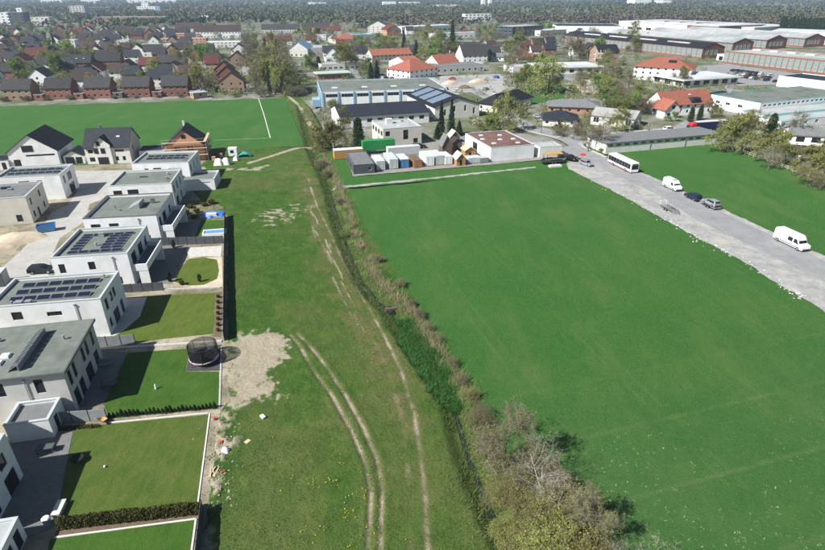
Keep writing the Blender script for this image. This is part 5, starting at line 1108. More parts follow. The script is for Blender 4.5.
B('long pale-roofed sports hall right of the blue roof', (308, 56), (335, 55), 30, 6.0, PLASTER_G, fl_(ROOF_LIGHT), 1, 'hall', 'hall')
B('wide orange-roofed low building', (337, 44), (362, 43), 22, 4.5, PLASTER_O, ('hip', 4, .5, ROOF_RED), 1)
B('white and blue supermarket front', (353, 41), (374, 40), 16, 6.0, PLASTER_W, fl_(BLUE, BLUE), 1, 'supermarket', 'supermarket')
B('dark flat-roofed building below the supermarket', (352, 49), (378, 48), 16, 4.2, PLASTER_G, fl_(ROOF_NAVY, COPING_D), 1, 'building', 'building', ww=2.4, sp=4)
B('brick house with wine-red gable', (387, 36), (401, 35.5), 16, 7.0, BRICK_O, gy_r(5.0, ROOF_WINE, .5), 2)
B('row of tall white gabled town houses', (368, 33), (388, 33), 26, 8.0, PLASTER_O, gy_r(6.0, ROOF_SLATE, .3), 3, sp=4)
B('long white hall with blue window band', (402, 33), (452, 30.5), 28, 7.0, PLASTER_W, fl_(ROOF_WHITE), 1, 'hall', 'hall', ww=6, wh=2.4, sp=8, fm=BLUE)
B('white flat hall below the blue window band', (434, 38.5), (478, 37), 18, 5.0, PLASTER_W, fl_(ROOF_LIGHT), 1, 'hall', 'hall', ww=3, sp=6)
B('long low flat row with teal edge in the town centre', (436, 48), (506, 47), 12, 4.6, PLASTER_O, ('slab', .8, .7, mat('grey_teal_roof', (.16, .21, .20), (.22, .27, .26), .5, .9), mat('teal_edge', (.17, .27, .27), None)), 1, 'block', 'block', ww=2.6, sp=4.5, fm=DARK)
B('white and blue office slab by the far wood', (465, 21.3), (491, 21), 18, 12, PLASTER_W, fl_(ROOF_LIGHT), 3, 'office block', 'office', sp=6, ww=3.4, wh=2, fm=BLUE)
B('dark glass office building with teal roof edge', (512, 37), (542, 35), 30, 11, mat('dark_glass_facade', (.03, .045, .055), (.07, .085, .095), .4, .3), fl_(ROOF_LIGHT, mat('teal_edge', (.17, .27, .27), None)), 3, 'office building', 'office', sp=7, ww=5, wh=2)
B('pale low wing right of the dark glass office', (540, 36), (566, 34.5), 24, 6, PLASTER_O, fl_(ROOF_WHITE), 1, 'hall', 'hall', ww=4, sp=7)
t = B('blue and white warehouse with dark roof', (556, 33), (622, 33.5), 60, 8.5, PLASTER_W, fl_(ROOF_DARK, BLUE), 0, 'warehouse', 'warehouse')
B('dark low warehouse behind the brick apartments', (575, 38), (600, 37.5), 16, 6, FENCE_D, fl_(ROOF_NAVY), 1, 'warehouse', 'warehouse', ww=3, sp=6)
# -- factory halls (long glazed fronts facing left)
FA = R(-65)
def factory(label, corner_px, length, depth, h, roofmat, rise, bay=5.0, z0=1.6, top=1.0, far=False):
    """corner_px = near right end of the long glazed front"""
    e = Vector(P2(*corner_px)); ux = Vector((math.cos(FA), math.sin(FA))); uy = Vector((-ux.y, ux.x))
    ctr = e - ux * length / 2 + uy * depth / 2; n_ = int(length / bay)
    wins = {'f': [(i * bay + .35, z0, bay - .7, h - z0 - top, 4, WHITE_FR, GLASS_G) for i in range(n_)], 'r': [(depth * .1 + i * 5, z0 + 1, 4.0, h - z0 - top - 1.2, 3, WHITE_FR, GLASS_G) for i in range(int(depth * .8 / 5))]}
    t = building('factory_hall', label, 'factory', ctr, FA, length, depth, h, BRICK_O if far else BRICK, gx_r(rise, roofmat, .6) if rise else fl_(roofmat, ORANGE_P, .2), wins, 'factory halls'); note(ctr, length, depth, FA); return t
F1 = factory('nearest factory hall, long greenish glazed front and pale roof, right frame edge', (850, 78), 88, 40, 8.4, ROOF_LIGHT, 0, 4.0, 1.3, .8)
for k in range(6):
    MB().box(-40 + k * 13, -34 + k * 13, 4, 9, 8.1, 9.0).build('roof_light', ROOF_WHITE, F1)
F2 = factory('factory hall with dark pitched roof and brick end gable', (701, 59), 165, 24, 8.0, ROOF_DARK, 3.2)
for k in range(4): MB().box(-60 + k * 34, -38 + k * 34, -6.5, -2.8, 9.6, 10.4).build('roof_light', ROOF_WHITE, F2)
F3 = factory('second brick-gabled factory hall with pale roof', (731, 53), 150, 26, 8.0, ROOF_LIGHT, 3.4)
F4 = factory('third brick-gabled factory hall with pale roof', (765, 49.5), 140, 28, 8.0, ROOF_LIGHT, 3.6)
F5 = factory('fourth brick-gabled factory hall with pale roof', (803, 47.5), 140, 30, 8.0, ROOF_LIGHT, 3.6)
t = B('vast white-roofed factory hall at the back of the works', (618, 29), (752, 37.5), 95, 10, PLASTER_O, ('slab', .6, .6, ROOF_WHITE, WHITE_FR), 1, 'factory', 'factory_hall', 'factory halls', ww=8, wh=3, sp=14, side=False)
for k in range(6): MB().box(-60 + k * 24, -44 + k * 24, -20, 10, 10.55, 11.6).build('roof_light', ROOF_LIGHT, t)
B('brick factory head with pale roof rising behind the white hall', (716, 38), (760, 35.5), 40, 12, BRICK, ('slab', .5, .5, ROOF_WHITE, WHITE_FR), 1, 'factory', 'factory_hall', 'factory halls', ww=6, sp=12, side=False)
B('long pale roofs of the works at the right frame edge', (768, 42), (860, 46), 60, 10, PLASTER_O, ('slab', .5, .6, ROOF_WHITE, WHITE_FR), 1, 'factory', 'factory_hall', 'factory halls', ww=6, sp=12, side=False)
B('white gate house in front of the brick gable', (716, 60), (731, 62), 10, 4.6, PLASTER_W, fl_(ROOF_WHITE), 1, 'gate house', 'gate_house', wins={'f': [(2, .1, 4, 3, 1)]})
polysheet('car_park', [(690, 66), (728, 64), (800, 74), (792, 84), (740, 86), (695, 76)], .05, ASPH)
for lab, x, y, h in (('tall thin lamp mast behind the factory roofs', 632, 27, 30), ('slim lamp mast left of the factory', 609, 30, 22), ('leaning light mast in front of the factory glazing', 645, 50, 14)):
    t = thing('light_mast', lab, 'mast', P(x, y)); MB().tube((0, 0, 0), (0, 0, h), .35, .18, 8).build('pole', METAL, t); MB().box(-1.2, 1.2, -.2, .2, h, h + .5).build('lamp_head', METAL, t)
# -- brick semi-detached houses behind the sports field
names = ['leftmost brick house behind the sports field, cut by the frame edge', 'second brick house from the left behind the sports field', 'third brick house from the left, middle of the row behind the sports field', 'fourth brick house from the left behind the sports field', 'fifth and rightmost brick house of the row behind the sports field']
for i, (x0, x1, yb) in enumerate(((4, 33, 101), (46, 73, 99.7), (86, 112, 98.8), (124, 151, 97.8), (163, 189, 96.8))):
    t = B(names[i], (x0, yb), (x1, yb - .8), 9.5, 5.2, BRICK_B if i == 0 else BRICK, gx_r(4.0, ROOF_SLATE, .35), 2, group='brick row houses behind the sports field', sp=2.3, ww=1.3, wh=1.1, ang=R(7))
    chimney(t, 2.0, .5, 8.4, 10.0)
    B(['flat brick garage right of the leftmost brick house', 'flat brick garage right of the second brick house', 'dark flat garage right of the third brick house', 'flat brick garage right of the fourth brick house', 'flat brick garage right of the rightmost brick house'][i], (x1 + 1.5, yb - .3), (x1 + 11, yb - .7), 7, 2.7, BRICK if i != 2 else WOOD_D, fl_(ROOF_GREY, COPING, .1), 1, 'garage', 'garage', 'flat garages between the brick houses', ww=1.6, ang=R(7))
# gable-fronted brick houses by the tree belt
for i, (x0, x1, yb, m, rm) in enumerate(((221, 244.5, 92.5, BRICK_B, ROOF_BROWN), (218, 238, 85, BRICK, ROOF_BROWN), (215.5, 234, 79, BRICK, ROOF_WINE), (229, 246, 67, BRICK_B, ROOF_SLATE), (232, 247, 57, PLASTER_O, ROOF_SLATE))):
    t = B(['nearest gable-fronted buff brick house beside the tree belt', 'second gable-fronted brick house beside the tree belt', 'red-roofed gable house, third beside the tree belt', 'dark-roofed gable house, fourth beside the tree belt', 'pale gable house, farthest beside the tree belt'][i], (x0, yb), (x1, yb), 10, 5.4, m, gy_r(4.4, rm, .5), 2, group='gable-fronted houses beside the tree belt', sp=2.8, wh=1.2, ang=R(10))
B('pinkish brick shed at the edge of the sports field', (194, 99), (208, 97.5), 5, 2.6, BRICK_B, ('slab', .3, .2, ROOF_LIGHT, COPING), 1, 'shed', 'shed')
# second line of the old estate: explicit roofs
for lab, x0, x1, yb, dep, h, wall, rm, ax, rs in (
    ('dark red-roofed house left of the round green tree', 10, 31, 70, 12, 4.6, BRICK, ROOF_WINE, 'y', 5), ('wine-red roofed house behind the round green tree', 26, 48, 62, 12, 4.6, BRICK_B, ROOF_WINE, 'x', 5),
    ('red-roofed gable house right of the round green tree', 60, 72, 60, 12, 4.6, BRICK, ROOF_WINE, 'y', 5), ('black-roofed house with two skylights', 71, 92, 70, 10, 4.6, BRICK, ROOF_DARK, 'x', 4.5),
    ('black-roofed house next to the one with two skylights', 97, 121, 68, 10, 4.6, BRICK, ROOF_DARK, 'x', 4.5), ('dark gabled house behind the fourth brick house', 118, 136, 76, 11, 4.4, BRICK, ROOF_SLATE, 'y', 4.6),
    ('slate-roofed house behind the rightmost brick house', 159, 186, 69, 10, 4.4, BRICK, ROOF_SLATE, 'x', 4.2), ('gable house with blue-grey roof behind the pale willow shrub', 162, 186, 77, 11, 4.2, BRICK_B, ROOF_NAVY, 'y', 4.2),
    ('dark gable house left of the gable-fronted row', 186, 204, 62, 11, 4.6, BRICK, ROOF_BROWN, 'y', 4.6), ('slate roof left of the gable-fronted row', 196, 214, 56, 11, 4.6, BRICK_B, ROOF_SLATE, 'x', 4.2),
    ('white cube house above the red roofs', 62, 76, 47.5, 12, 6.4, PLASTER_W, ROOF_WHITE, 'f', 0), ('pale yellow block left of the white long roof', 118, 130, 47.5, 12, 6.4, PLASTER_B, ROOF_LIGHT, 'f', 0),
    ('long low block with white roof in the old estate', 138, 176, 49.5, 14, 4.0, PLASTER_O, ROOF_WHITE, 'f', 0), ('slate house in front of the white long roof', 144, 162, 57, 11, 4.8, PLASTER_O, ROOF_SLATE, 'x', 4.2),
    ('slate house with white dormer right of the white long roof', 172, 190, 55, 11, 4.8, PLASTER_O, ROOF_SLATE, 'x', 4.2), ('red-banded terrace with flat white roof', 160, 206, 44, 14, 5.0, BRICK_O, ROOF_LIGHT, 'f', 0),
    ('second red-banded terrace behind the first', 166, 200, 38.5, 14, 5.0, BRICK_O, ROOF_LIGHT, 'f', 0), ('long white-fronted terrace under a dark roof', 195, 241, 38, 14, 7.0, PLASTER_W, ROOF_BROWN, 'x', 6.0),
    ('flat pale hall in front of the white-fronted terrace', 205, 240, 47.5, 20, 4.5, PLASTER_O, ROOF_WHITE, 'f', 0), ('long dark roof left of the white-fronted terrace', 176, 200, 33, 16, 6.0, PLASTER_O, ROOF_BROWN, 'x', 6.0),
    ('long brick block below the far wood', 98, 166, 23.5, 24, 10.0, BRICK_B, ROOF_LIGHT, 'f', 0), ('house with red roof edge left of the pale halls', 264, 292, 45, 12, 4.0, PLASTER_O, ROOF_WINE, 'x', 4.0),
    ('long slate terrace above the tree belt', 262, 300, 33, 14, 5.0, PLASTER_G, ROOF_SLATE, 'x', 5.0), ('slate terrace right of the tree belt', 302, 330, 31, 14, 5.0, PLASTER_G, ROOF_SLATE, 'x', 5.0),
    ('red and black gabled house above the blue glass roof', 322, 341, 34.5, 12, 4.4, PLASTER_O, ROOF_WINE, 'x', 4.5), ('white cottage above the wide orange roof', 316, 326, 40, 12, 5, PLASTER_W, ROOF_LIGHT, 'f', 0)):
    roof = ('gable', ax, rs, .4, rm) if ax in 'xy' else fl_(rm)
    t = B(lab, (x0, yb), (x1, yb - .3), dep, h, wall, roof, 2 if h > 4.1 else 1, sp=3.2, wh=1.2, ang=R(9))
    if 'skylights' in lab and lab.startswith('black-roofed house with'):
        for sx_ in (-2, 2.5): skylight(t, sx_, -2.6, 6.9, 1.1)
# far apartments on the left and scattered distant white buildings
for lab, x0, x1, yb, dep, h, wall, st in (
    ('white apartment tower at the left frame edge', 0, 12, 27, 18, 20, PLASTER_W, 5), ('dark glazed apartment block next to the white tower', 12, 26, 27, 18, 20, FENCE_D, 5), ('white stair tower beside the dark apartment block', 20.5, 25.5, 24, 14, 24, PLASTER_W, 5),
    ('pale low apartments right of the dark block', 33, 50, 25.5, 18, 12, PLASTER_O, 3), ('blue-grey apartment block on the left skyline', 72, 86, 17.5, 25, 22, PLASTER_G, 6), ('dark apartment slab on the left skyline', 86, 112, 14.5, 25, 15, FENCE_D, 4),
    ('stepped white apartment complex on the left skyline', 138, 157, 13.6, 25, 16, PLASTER_W, 4), ('taller white head of the stepped apartment complex', 143, 150, 13.2, 20, 24, PLASTER_W, 6), ('pale blue end of the stepped apartment complex', 156, 161, 13.6, 25, 16, BLUE, 3),
    ('white bungalow at the edge of the far wood', 202, 209, 19, 16, 6, PLASTER_W, 1), ('white factory group in the far centre', 383, 396, 7.3, 50, 18, PLASTER_W, 2), ('flat white hall in the far centre', 308, 326, 5.9, 60, 12, PLASTER_W, 1),
    ('second flat white hall in the far centre', 400, 420, 5.4, 60, 12, PLASTER_W, 1), ('long pale hall above the blue window band', 432, 462, 8.2, 50, 10, PLASTER_O, 1), ('white tower block in the far centre', 482, 485, 6.4, 25, 32, PLASTER_W, 6), ('second white tower block in the far centre', 489, 491.5, 6.2, 25, 26, PLASTER_W, 6),
    ('white halls above the factory wood', 634, 651, 5.8, 70, 20, PLASTER_W, 2), ('second white halls above the factory wood', 662, 671, 5.4, 70, 18, PLASTER_W, 2), ('white long hall on the far left skyline', 42, 62, 3.8, 80, 16, PLASTER_W, 1), ('white long hall on the skyline above the apartments', 82, 100, 3.4, 80, 16, PLASTER_W, 1), ('white long hall on the skyline above the tree belt', 128, 176, 3.2, 80, 14, PLASTER_W, 1)):
    B(lab, (x0, yb), (x1, yb), dep, h, wall, fl_(ROOF_LIGHT), st, 'building', 'building', sp=5, ww=2.4, wh=1.5, side=False, fm=DARK, ang=R(6))
# filler houses of the old estate
FILL = [('slate', ROOF_SLATE), ('slate', ROOF_SLATE), ('black', ROOF_NAVY), ('brown', ROOF_BROWN), ('dark red', ROOF_WINE), ('brown', ROOF_BROWN), ('black', ROOF_NAVY)]
cnt = 0; rr_ = random.Random(5)
for k in range(4200):
    if cnt >= 150: break
    zone = rr_.choice((0, 0, 0, 1, 1, 2))
    if zone == 0: px_, py_ = rr_.uniform(-15, 215), rr_.uniform(27, 88)
    elif zone == 1: px_, py_ = rr_.uniform(60, 175), rr_.uniform(23, 42)
    else: px_, py_ = rr_.uniform(300, 600), rr_.uniform(22, 60)
    q = P(px_, py_); ang = R(rr_.choice((8, 10, 98 - 180, 12))); wd = rr_.uniform(8, 12)
    if q.y > 800 or hits(q.x, q.y, 6.8): continue
    nm, rm = rr_.choice(FILL); zn = ['left of the tree belt', 'below the far-left apartments', 'in the town centre'][zone]
    t = building('house', place_label('small %s-roofed house' % nm, q.x, q.y, 3), 'house', (q.x, q.y), ang, wd, 9.5, 4.8, rr_.choice((BRICK, BRICK_B, PLASTER_O, PLASTER_W)), gx_r(4.0, rm), {'f': auto(wd, 4.8, 2), 'r': auto(9.5, 4.8, 2, 4), 'l': auto(9.5, 4.8, 2, 4)}, 'filler %s roofs %d' % (nm, zone), WHITE_FR)
    t['group'] = 'small %s-roofed houses %s' % (nm, zn); note((q.x, q.y), wd, 9.5, ang); cnt += 1

# town streets, yards and gardens as sheets
CONC_Y = mat('pale_yard_concrete', (.27, .265, .25), (.38, .37, .345), .2, .95, coord='World', c3=(.22, .215, .2))
polysheet('yard', [(366, 92), (372, 74), (420, 70), (462, 92), (440, 104), (400, 88)], .04, CONC_Y)
polysheet('yard', [(438, 96), (440, 76), (500, 74), (512, 84), (492, 98), (470, 92)], .044, CONC_Y)
polysheet('yard', [(560, 84), (600, 78), (620, 84), (612, 94), (575, 94)], .04, SAND)
polysheet('grass_plot', [(505, 96), (520, 84), (560, 80), (575, 95), (560, 103), (520, 103)], .036, PADDOCK)
for k, pl in enumerate(([(-40, 93), (215, 88)], [(-40, 73.5), (215, 70.5)], [(-30, 58), (215, 55)], [(-30, 46), (240, 43)], [(250, 94), (247, 70), (243, 45), (240, 30)], [(206, 100), (200, 72), (196, 52), (192, 40)], [(110, 91), (112, 60), (114, 40)], [(366, 92), (352, 70), (330, 50), (310, 36)], [(420, 70), (470, 58), (520, 52), (570, 46), (610, 40)], [(600, 134), (610, 110), (602, 90), (560, 76), (500, 66)], [(680, 128), (722, 108), (700, 92), (640, 88)], [(722, 108), (728, 84), (716, 66)])):
    strip_line('street', [P2(*q) for q in pl], 6.0, .05 + k * .003, ASPH)
# ------------------------------------------------------------------ vehicles
LAMP = mat('headlight_glass', (.6, .62, .62), None, rough=.15, spec=.6); TAIL = mat('tail_light', (.4, .015, .015), None, rough=.3); RIM = mat('alloy_rim', (.45, .46, .47), None, rough=.3, metal=.7)
PLASTIC = mat('black_bumper_plastic', (.02, .02, .021), None, rough=.6)
VC = {}
def wheel_at(root, x, y, r_, wd=.22):
    k = ('wheel', r_, wd)
    if k not in VC:
        VC[k] = (MB().tube((0, -wd / 2, 0), (0, wd / 2, 0), r_, r_, 16).mesh('wheel', RUBBER), MB().tube((0, -wd / 2 - .012, 0), (0, wd / 2 + .012, 0), r_ * .62, r_ * .62, 12).mesh('rim', RIM))
    o = bpy.data.objects.new('wheel', VC[k][0]); linkobj(o, root); o.location = (x, y, r_); q = bpy.data.objects.new('rim', VC[k][1]); linkobj(q, o); return o
def loft(profile, wd, taper, belt, top):
    """side profile (x, z) closed polygon, swept over the width; upper part narrows; edges pulled in for rounding"""
    mb = MB(); n_ = len(profile); rows = []
    def half(z): return wd / 2 * (1 - taper * max(0, min(1, (z - belt) / max(.01, top - belt))))
    cx = sum(p[0] for p in profile) / n_; cz = sum(p[1] for p in profile) / n_
    for s, ins in ((-1, .93), (-1, 1), (1, 1), (1, .93)):
        pts = []
        for x, z in profile:
            y = s * (half(z) - (.0 if ins == .93 else .07))
            if ins == .93: x2, z2 = cx + (x - cx) * .985, cz + (z - cz) * .955; y = s * half(z)
            else: x2, z2 = x, z
            pts.append((x2, y, z2))
        rows.append(pts)
    for r_ in rows: mb.v.extend(r_)
    for k in range(3):
        for i in range(n_):
            j = (i + 1) % n_; mb.f.append((k * n_ + i, k * n_ + j, (k + 1) * n_ + j, (k + 1) * n_ + i))
    # rows order: outer-left side, left edge, right edge, outer-right side
    mb.f.append(tuple(range(n_))); mb.f.append(tuple(range(4 * n_ - 1, 3 * n_ - 1, -1)))
    return mb, half
def strip_glass(x0, x1, z0, z1, s, half, slant0=0, slant1=0, out=.012):
    return MB().quad(*[(x, s * (half(z) + out), z) for x, z in ((x0, z0), (x1, z0), (x1 - slant1, z1), (x0 + slant0, z1))])
def car(label, px, py, ang, paint, style='hatch', group=None, name='car', cat='car', z=.0, loc=None):
    q = loc if loc is not None else P(px, py); t = thing(name, label, cat, (q[0], q[1], z), ang, group)
    if style == 'suv': L, H_, prof = 4.6, 1.7, [(-2.3, .3), (2.3, .3), (2.3, .75), (2.15, 1.0), (1.2, 1.12), (.55, 1.64), (-.2, 1.72), (-1.9, 1.66), (-2.28, 1.05)]
    elif style == 'estate': L, H_, prof = 4.5, 1.5, [(-2.25, .25), (2.25, .25), (2.25, .6), (2.05, .82), (1.05, .95), (.3, 1.43), (-.4, 1.49), (-1.8, 1.42), (-2.22, .95)]
    elif style == 'saloon': L, H_, prof = 4.6, 1.45, [(-2.3, .25), (2.3, .25), (2.3, .6), (2.1, .8), (1.0, .93), (.25, 1.4), (-.6, 1.44), (-1.35, 1.05), (-2.25, .98)]
    else: L, H_, prof = 4.1, 1.48, [(-2.05, .25), (2.05, .25), (2.05, .62), (1.85, .82), (1.0, .95), (.3, 1.42), (-.3, 1.48), (-1.5, 1.42), (-2.0, .95)]
    belt = prof[4][1] - .06; k = (style,)
    if k not in VC:
        mb, half = loft(prof, 1.8, .2, belt, H_)
        fx0, fz0 = prof[4]; fx1, fz1 = prof[5]; h0, h1 = half(fz0) - .12, half(fz1) - .12
        def lerp(a, b2, u): return (a[0] + (b2[0] - a[0]) * u, a[1] + (b2[1] - a[1]) * u)
        a0, a1 = lerp(prof[4], prof[5], .1), lerp(prof[4], prof[5], .92)
        ws = MB().quad((a0[0] + .02, -h0, a0[1] + .02), (a0[0] + .02, h0, a0[1] + .02), (a1[0] + .02, h1, a1[1] + .02), (a1[0] + .02, -h1, a1[1] + .02))
        r0, r1 = lerp(prof[8], prof[7], .12), lerp(prof[8], prof[7], .9)
        if style == 'saloon': r0, r1 = lerp(prof[7], prof[6], .1), lerp(prof[7], prof[6], .9)
        rw = MB().quad((r0[0] - .02, h0, r0[1] + .02), (r0[0] - .02, -h0, r0[1] + .02), (r1[0] - .02, -h1, r1[1] + .02), (r1[0] - .02, h1, r1[1] + .02))
        zt = H_ - .13; xb = prof[7][0] if style != 'saloon' else prof[6][0] - .2
        sg = [strip_glass(fx0 - .35, -.05, belt + .03, zt, s, half, 0, 0) for s in (-1, 1)]; sg = []
        for s in (-1, 1):
            g1 = MB().quad(*[(x, s * (half(z_) + .012), z_) for x, z_ in ((.0, belt + .05), (fx0 - .25, belt + .05), (fx1 + .02, zt), (.0, zt))])
            g2 = MB().quad(*[(x, s * (half(z_) + .012), z_) for x, z_ in ((xb + .05, belt + .05), (-.08, belt + .05), (-.08, zt), (xb + .3, zt))]); sg += [g1, g2]
        VC[k] = (mb, ws.mesh('windscreen', GLASS), rw.mesh('rear_window', GLASS), [q_.mesh('side_window', GLASS) for q_ in sg], MB().box(L / 2 - .06, L / 2 + .03, -.8, .8, .28, .5).mesh('bumper', PLASTIC), MB().box(-L / 2 - .03, -L / 2 + .06, -.8, .8, .28, .5).mesh('bumper', PLASTIC))
    mb, ws, rw, sg, b1, b2 = VC[k]
    kk = (style, paint.name)
    if kk not in VC: VC[kk] = mb.mesh('body', paint, False)
    for nme, me in [('body', VC[kk]), ('windscreen', ws), ('rear_window', rw), ('bumper', b1), ('bumper', b2)] + [('side_window', q_) for q_ in sg]: linkobj(bpy.data.objects.new(nme, me), t)
    for s in (-1, 1):
        for x in (L * .3, -L * .3): wheel_at(t, x, s * .8, .33)
        for x, m, nme in ((L / 2 - .05, LAMP, 'headlight'), (-L / 2 + .03, TAIL, 'tail_light')):
            kk2 = (nme, s, style)
            if kk2 not in VC: VC[kk2] = MB().box(x - .06, x + .05, s * .62 - .16, s * .62 + .16, .66, .8).mesh(nme, m)
            linkobj(bpy.data.objects.new(nme, VC[kk2]), t)
    return t
def van(label, px, py, ang, L, H_, paint, rack=False, rear_glass=True, wd=2.0):
    q = P(px, py); t = thing('van', label, 'van', (q.x, q.y, .125), ang)
    prof = [(-L / 2, .35), (L / 2, .35), (L / 2, .85), (L / 2 - .15, 1.15), (L / 2 - .95, 1.35), (L / 2 - 1.75, H_ - .12), (L / 2 - 2.2, H_), (-L / 2 + .15, H_ - .04), (-L / 2, H_ - .3)]
    mb, half = loft(prof, wd, .1, 1.2, H_); mb.build('body', paint, t)
    a0, a1 = prof[4], prof[5]; h0 = half(1.4) - .12
    MB().quad((a0[0] - .03, -h0, a0[1] + .07), (a0[0] - .03, h0, a0[1] + .07), (a1[0] + .06, h0, a1[1] - .12), (a1[0] + .06, -h0, a1[1] - .12)).build('windscreen', GLASS, t)
    zt = 1.28 + (H_ - 1.28) * .55
    for s in (-1, 1):
        MB().quad(*[(x, s * (half(z_) + .012), z_) for x, z_ in ((L / 2 - 2.3, 1.3), (L / 2 - 1.25, 1.3), (L / 2 - 1.62, zt), (L / 2 - 2.3, zt))]).build('side_window', GLASS, t)
        if rear_glass: MB().quad(*[(x, s * (half(z_) + .012), z_) for x, z_ in ((L / 2 - 3.7, 1.3), (L / 2 - 2.6, 1.3), (L / 2 - 2.6, zt), (L / 2 - 3.7, zt))]).build('side_window', GLASS, t)
        MB().box(-L / 2 + .5, L / 2 - .8, s * (wd / 2) - .012, s * (wd / 2) + .014, .55, .7).build('side_moulding', PLASTIC, t)
        MB().box(L / 2 - 1.35, L / 2 - 1.2, s * (wd / 2 + .14) - .1, s * (wd / 2 + .14) + .1, 1.35, 1.6).build('wing_mirror', PLASTIC, t)
        MB().box(L / 2 - .1, L / 2 + .02, s * .72 - .16, s * .72 + .16, .85, 1.08).build('headlight', LAMP, t); MB().box(-L / 2 - .02, -L / 2 + .04, s * .9 - .06, s * .9 + .06, .9, 1.4).build('tail_light', TAIL, t)
        for x in (L / 2 - 1.0, -L / 2 + 1.25): wheel_at(t, x, s * (wd / 2 - .12), .36, .24)
    MB().box(L / 2 - .04, L / 2 + .05, -.85, .85, .35, .6).build('bumper', PLASTIC, t)
    if rack:
        for k in range(4): MB().box(-L / 2 + .5 + k * 1.0, -L / 2 + .58 + k * 1.0, -.8, .8, H_ + .02, H_ + .09).build('roof_bar', METAL, t)
        MB().box(-L / 2 + .4, L / 2 - 2.2, -.6, .6, H_ + .09, H_ + .16).build('roof_load', CONT_G, t)
    return t
RD = R(-76.5)                     # driving direction along the road, towards the camera side
van('long white high-roofed van parked on the gravel, nearest on the road', 790, 245.5, RD, 7.2, 2.75, WHITE_P, wd=2.15)
van('shorter white van with roof load parked behind the bus', 671.5, 189, RD, 5.6, 2.5, WHITE_P, True, False)
# bus
bc = (P(607.3, 163) + P(629.4, 174)) / 2; t = thing('bus', 'white city bus with dark window band parked at the roadside', 'bus', (bc.x + 1.3 * math.cos(R(13.5)), bc.y + 1.3 * math.sin(R(13.5)), .125), R(-76.5))
prof = [(-6, .35), (6, .35), (6.05, 1.0), (5.95, 2.8), (5.6, 3.0), (-5.8, 3.0), (-6.0, 2.7)]
mb, half = loft(prof, 2.55, .04, 1.2, 3.0); mb.build('body', WHITE_P, t)
for s in (-1, 1):
    for k in range(8): MB().quad(*[(x, s * (half(z_) + .012), z_) for x, z_ in ((-5.75 + k * 1.43, 1.15), (-5.75 + k * 1.43 + 1.38, 1.15), (-5.75 + k * 1.43 + 1.38, 2.55), (-5.75 + k * 1.43, 2.55))]).build('side_window', GLASS, t)
    for x in (3.4, -2.9): wheel_at(t, x, s * 1.14, .48, .28)
    MB().box(-5.9, 5.9, s * 1.275 - .01, s * 1.275 + .008, .45, .6).build('stripe', RED_P, t)
    MB().box(6.0, 6.08, s * .95 - .2, s * .95 + .2, .65, .85).build('headlight', LAMP, t); MB().box(-6.05, -5.97, s * 1.05 - .12, s * 1.05 + .12, .8, 1.3).build('tail_light', TAIL, t)
MB().quad((6.07, -1.08, 1.15), (6.07, 1.08, 1.15), (6.0, 1.05, 2.35), (6.0, -1.05, 2.35)).build('windscreen', GLASS, t); MB().box(5.93, 6.02, -.9, .9, 2.45, 2.75).build('destination_display', DARK, t)
MB().quad((-6.02, 1.0, 1.4), (-6.02, -1.0, 1.4), (-6.03, -1.0, 2.5), (-6.03, 1.0, 2.5)).build('rear_window', GLASS, t)
for x in (-3.5, 1.5): MB().box(x - .9, x + .9, -.6, .6, 2.99, 3.16).build('roof_unit', CONT_G, t)
# off-road car towing a car transporter
car('dark blue off-road car towing a transporter trailer', 0, 0, RD + math.pi, BLUE_P, 'suv', loc=P(692.5, 199.5), z=.125)
tp = P(710, 207.5); t = thing('car_trailer', 'low transporter trailer carrying a silver car', 'trailer', (tp.x, tp.y, .12), RD)
MB().box(-2.6, 2.4, -1.0, 1.0, .5, .6).build('deck', METAL, t); MB().tube((-2.6, .5, .5), (-4.0, 0, .5), .05, .05, 6).tube((-2.6, -.5, .5), (-4.0, 0, .5), .05, .05, 6).build('drawbar', METAL, t)
for s in (-1, 1):
    for x in (-.4, .45): wheel_at(t, x, s * 1.06, .28, .2)
    MB().box(-1.1, 1.15, s * 1.06 - .14, s * 1.06 + .14, .6, .66).build('mudguard', PLASTIC, t)
car('silver estate car loaded on the transporter trailer', 0, 0, RD + math.pi, SILVER_P, 'estate', loc=P(710, 207.5), z=.735)
# flat trailer on the gravel
tp = P(668.5, 210.5); t = thing('flat_trailer', 'empty dark flat trailer standing on the gravel shoulder', 'trailer', (tp.x, tp.y, .12), RD)
for y in (-.95, .87): MB().box(-2.4, 2.4, y, y + .08, .5, .62).build('frame_rail', DARK, t)
for k in range(7): MB().box(-2.4 + k * .78, -2.3 + k * .78, -.88, .88, .505, .6).build('crossbar', METAL, t)
MB().tube((2.4, .6, .55), (3.8, 0, .5), .05, .05, 6).tube((2.4, -.6, .55), (3.8, 0, .5), .05, .05, 6).build('drawbar', DARK, t); MB().tube((-2.3, -.9, .6), (-2.3, -.9, 1.7), .04, .04, 5).tube((-2.3, .9, .6), (-2.3, .9, 1.7), .04, .04, 5).tube((-2.3, -.9, 1.7), (-2.3, .9, 1.7), .04, .04, 5).build('headboard', WHITE_FR, t)
for s in (-1, 1):
    for x in (-.45, .4): wheel_at(t, x, s * 1.06, .3, .2)
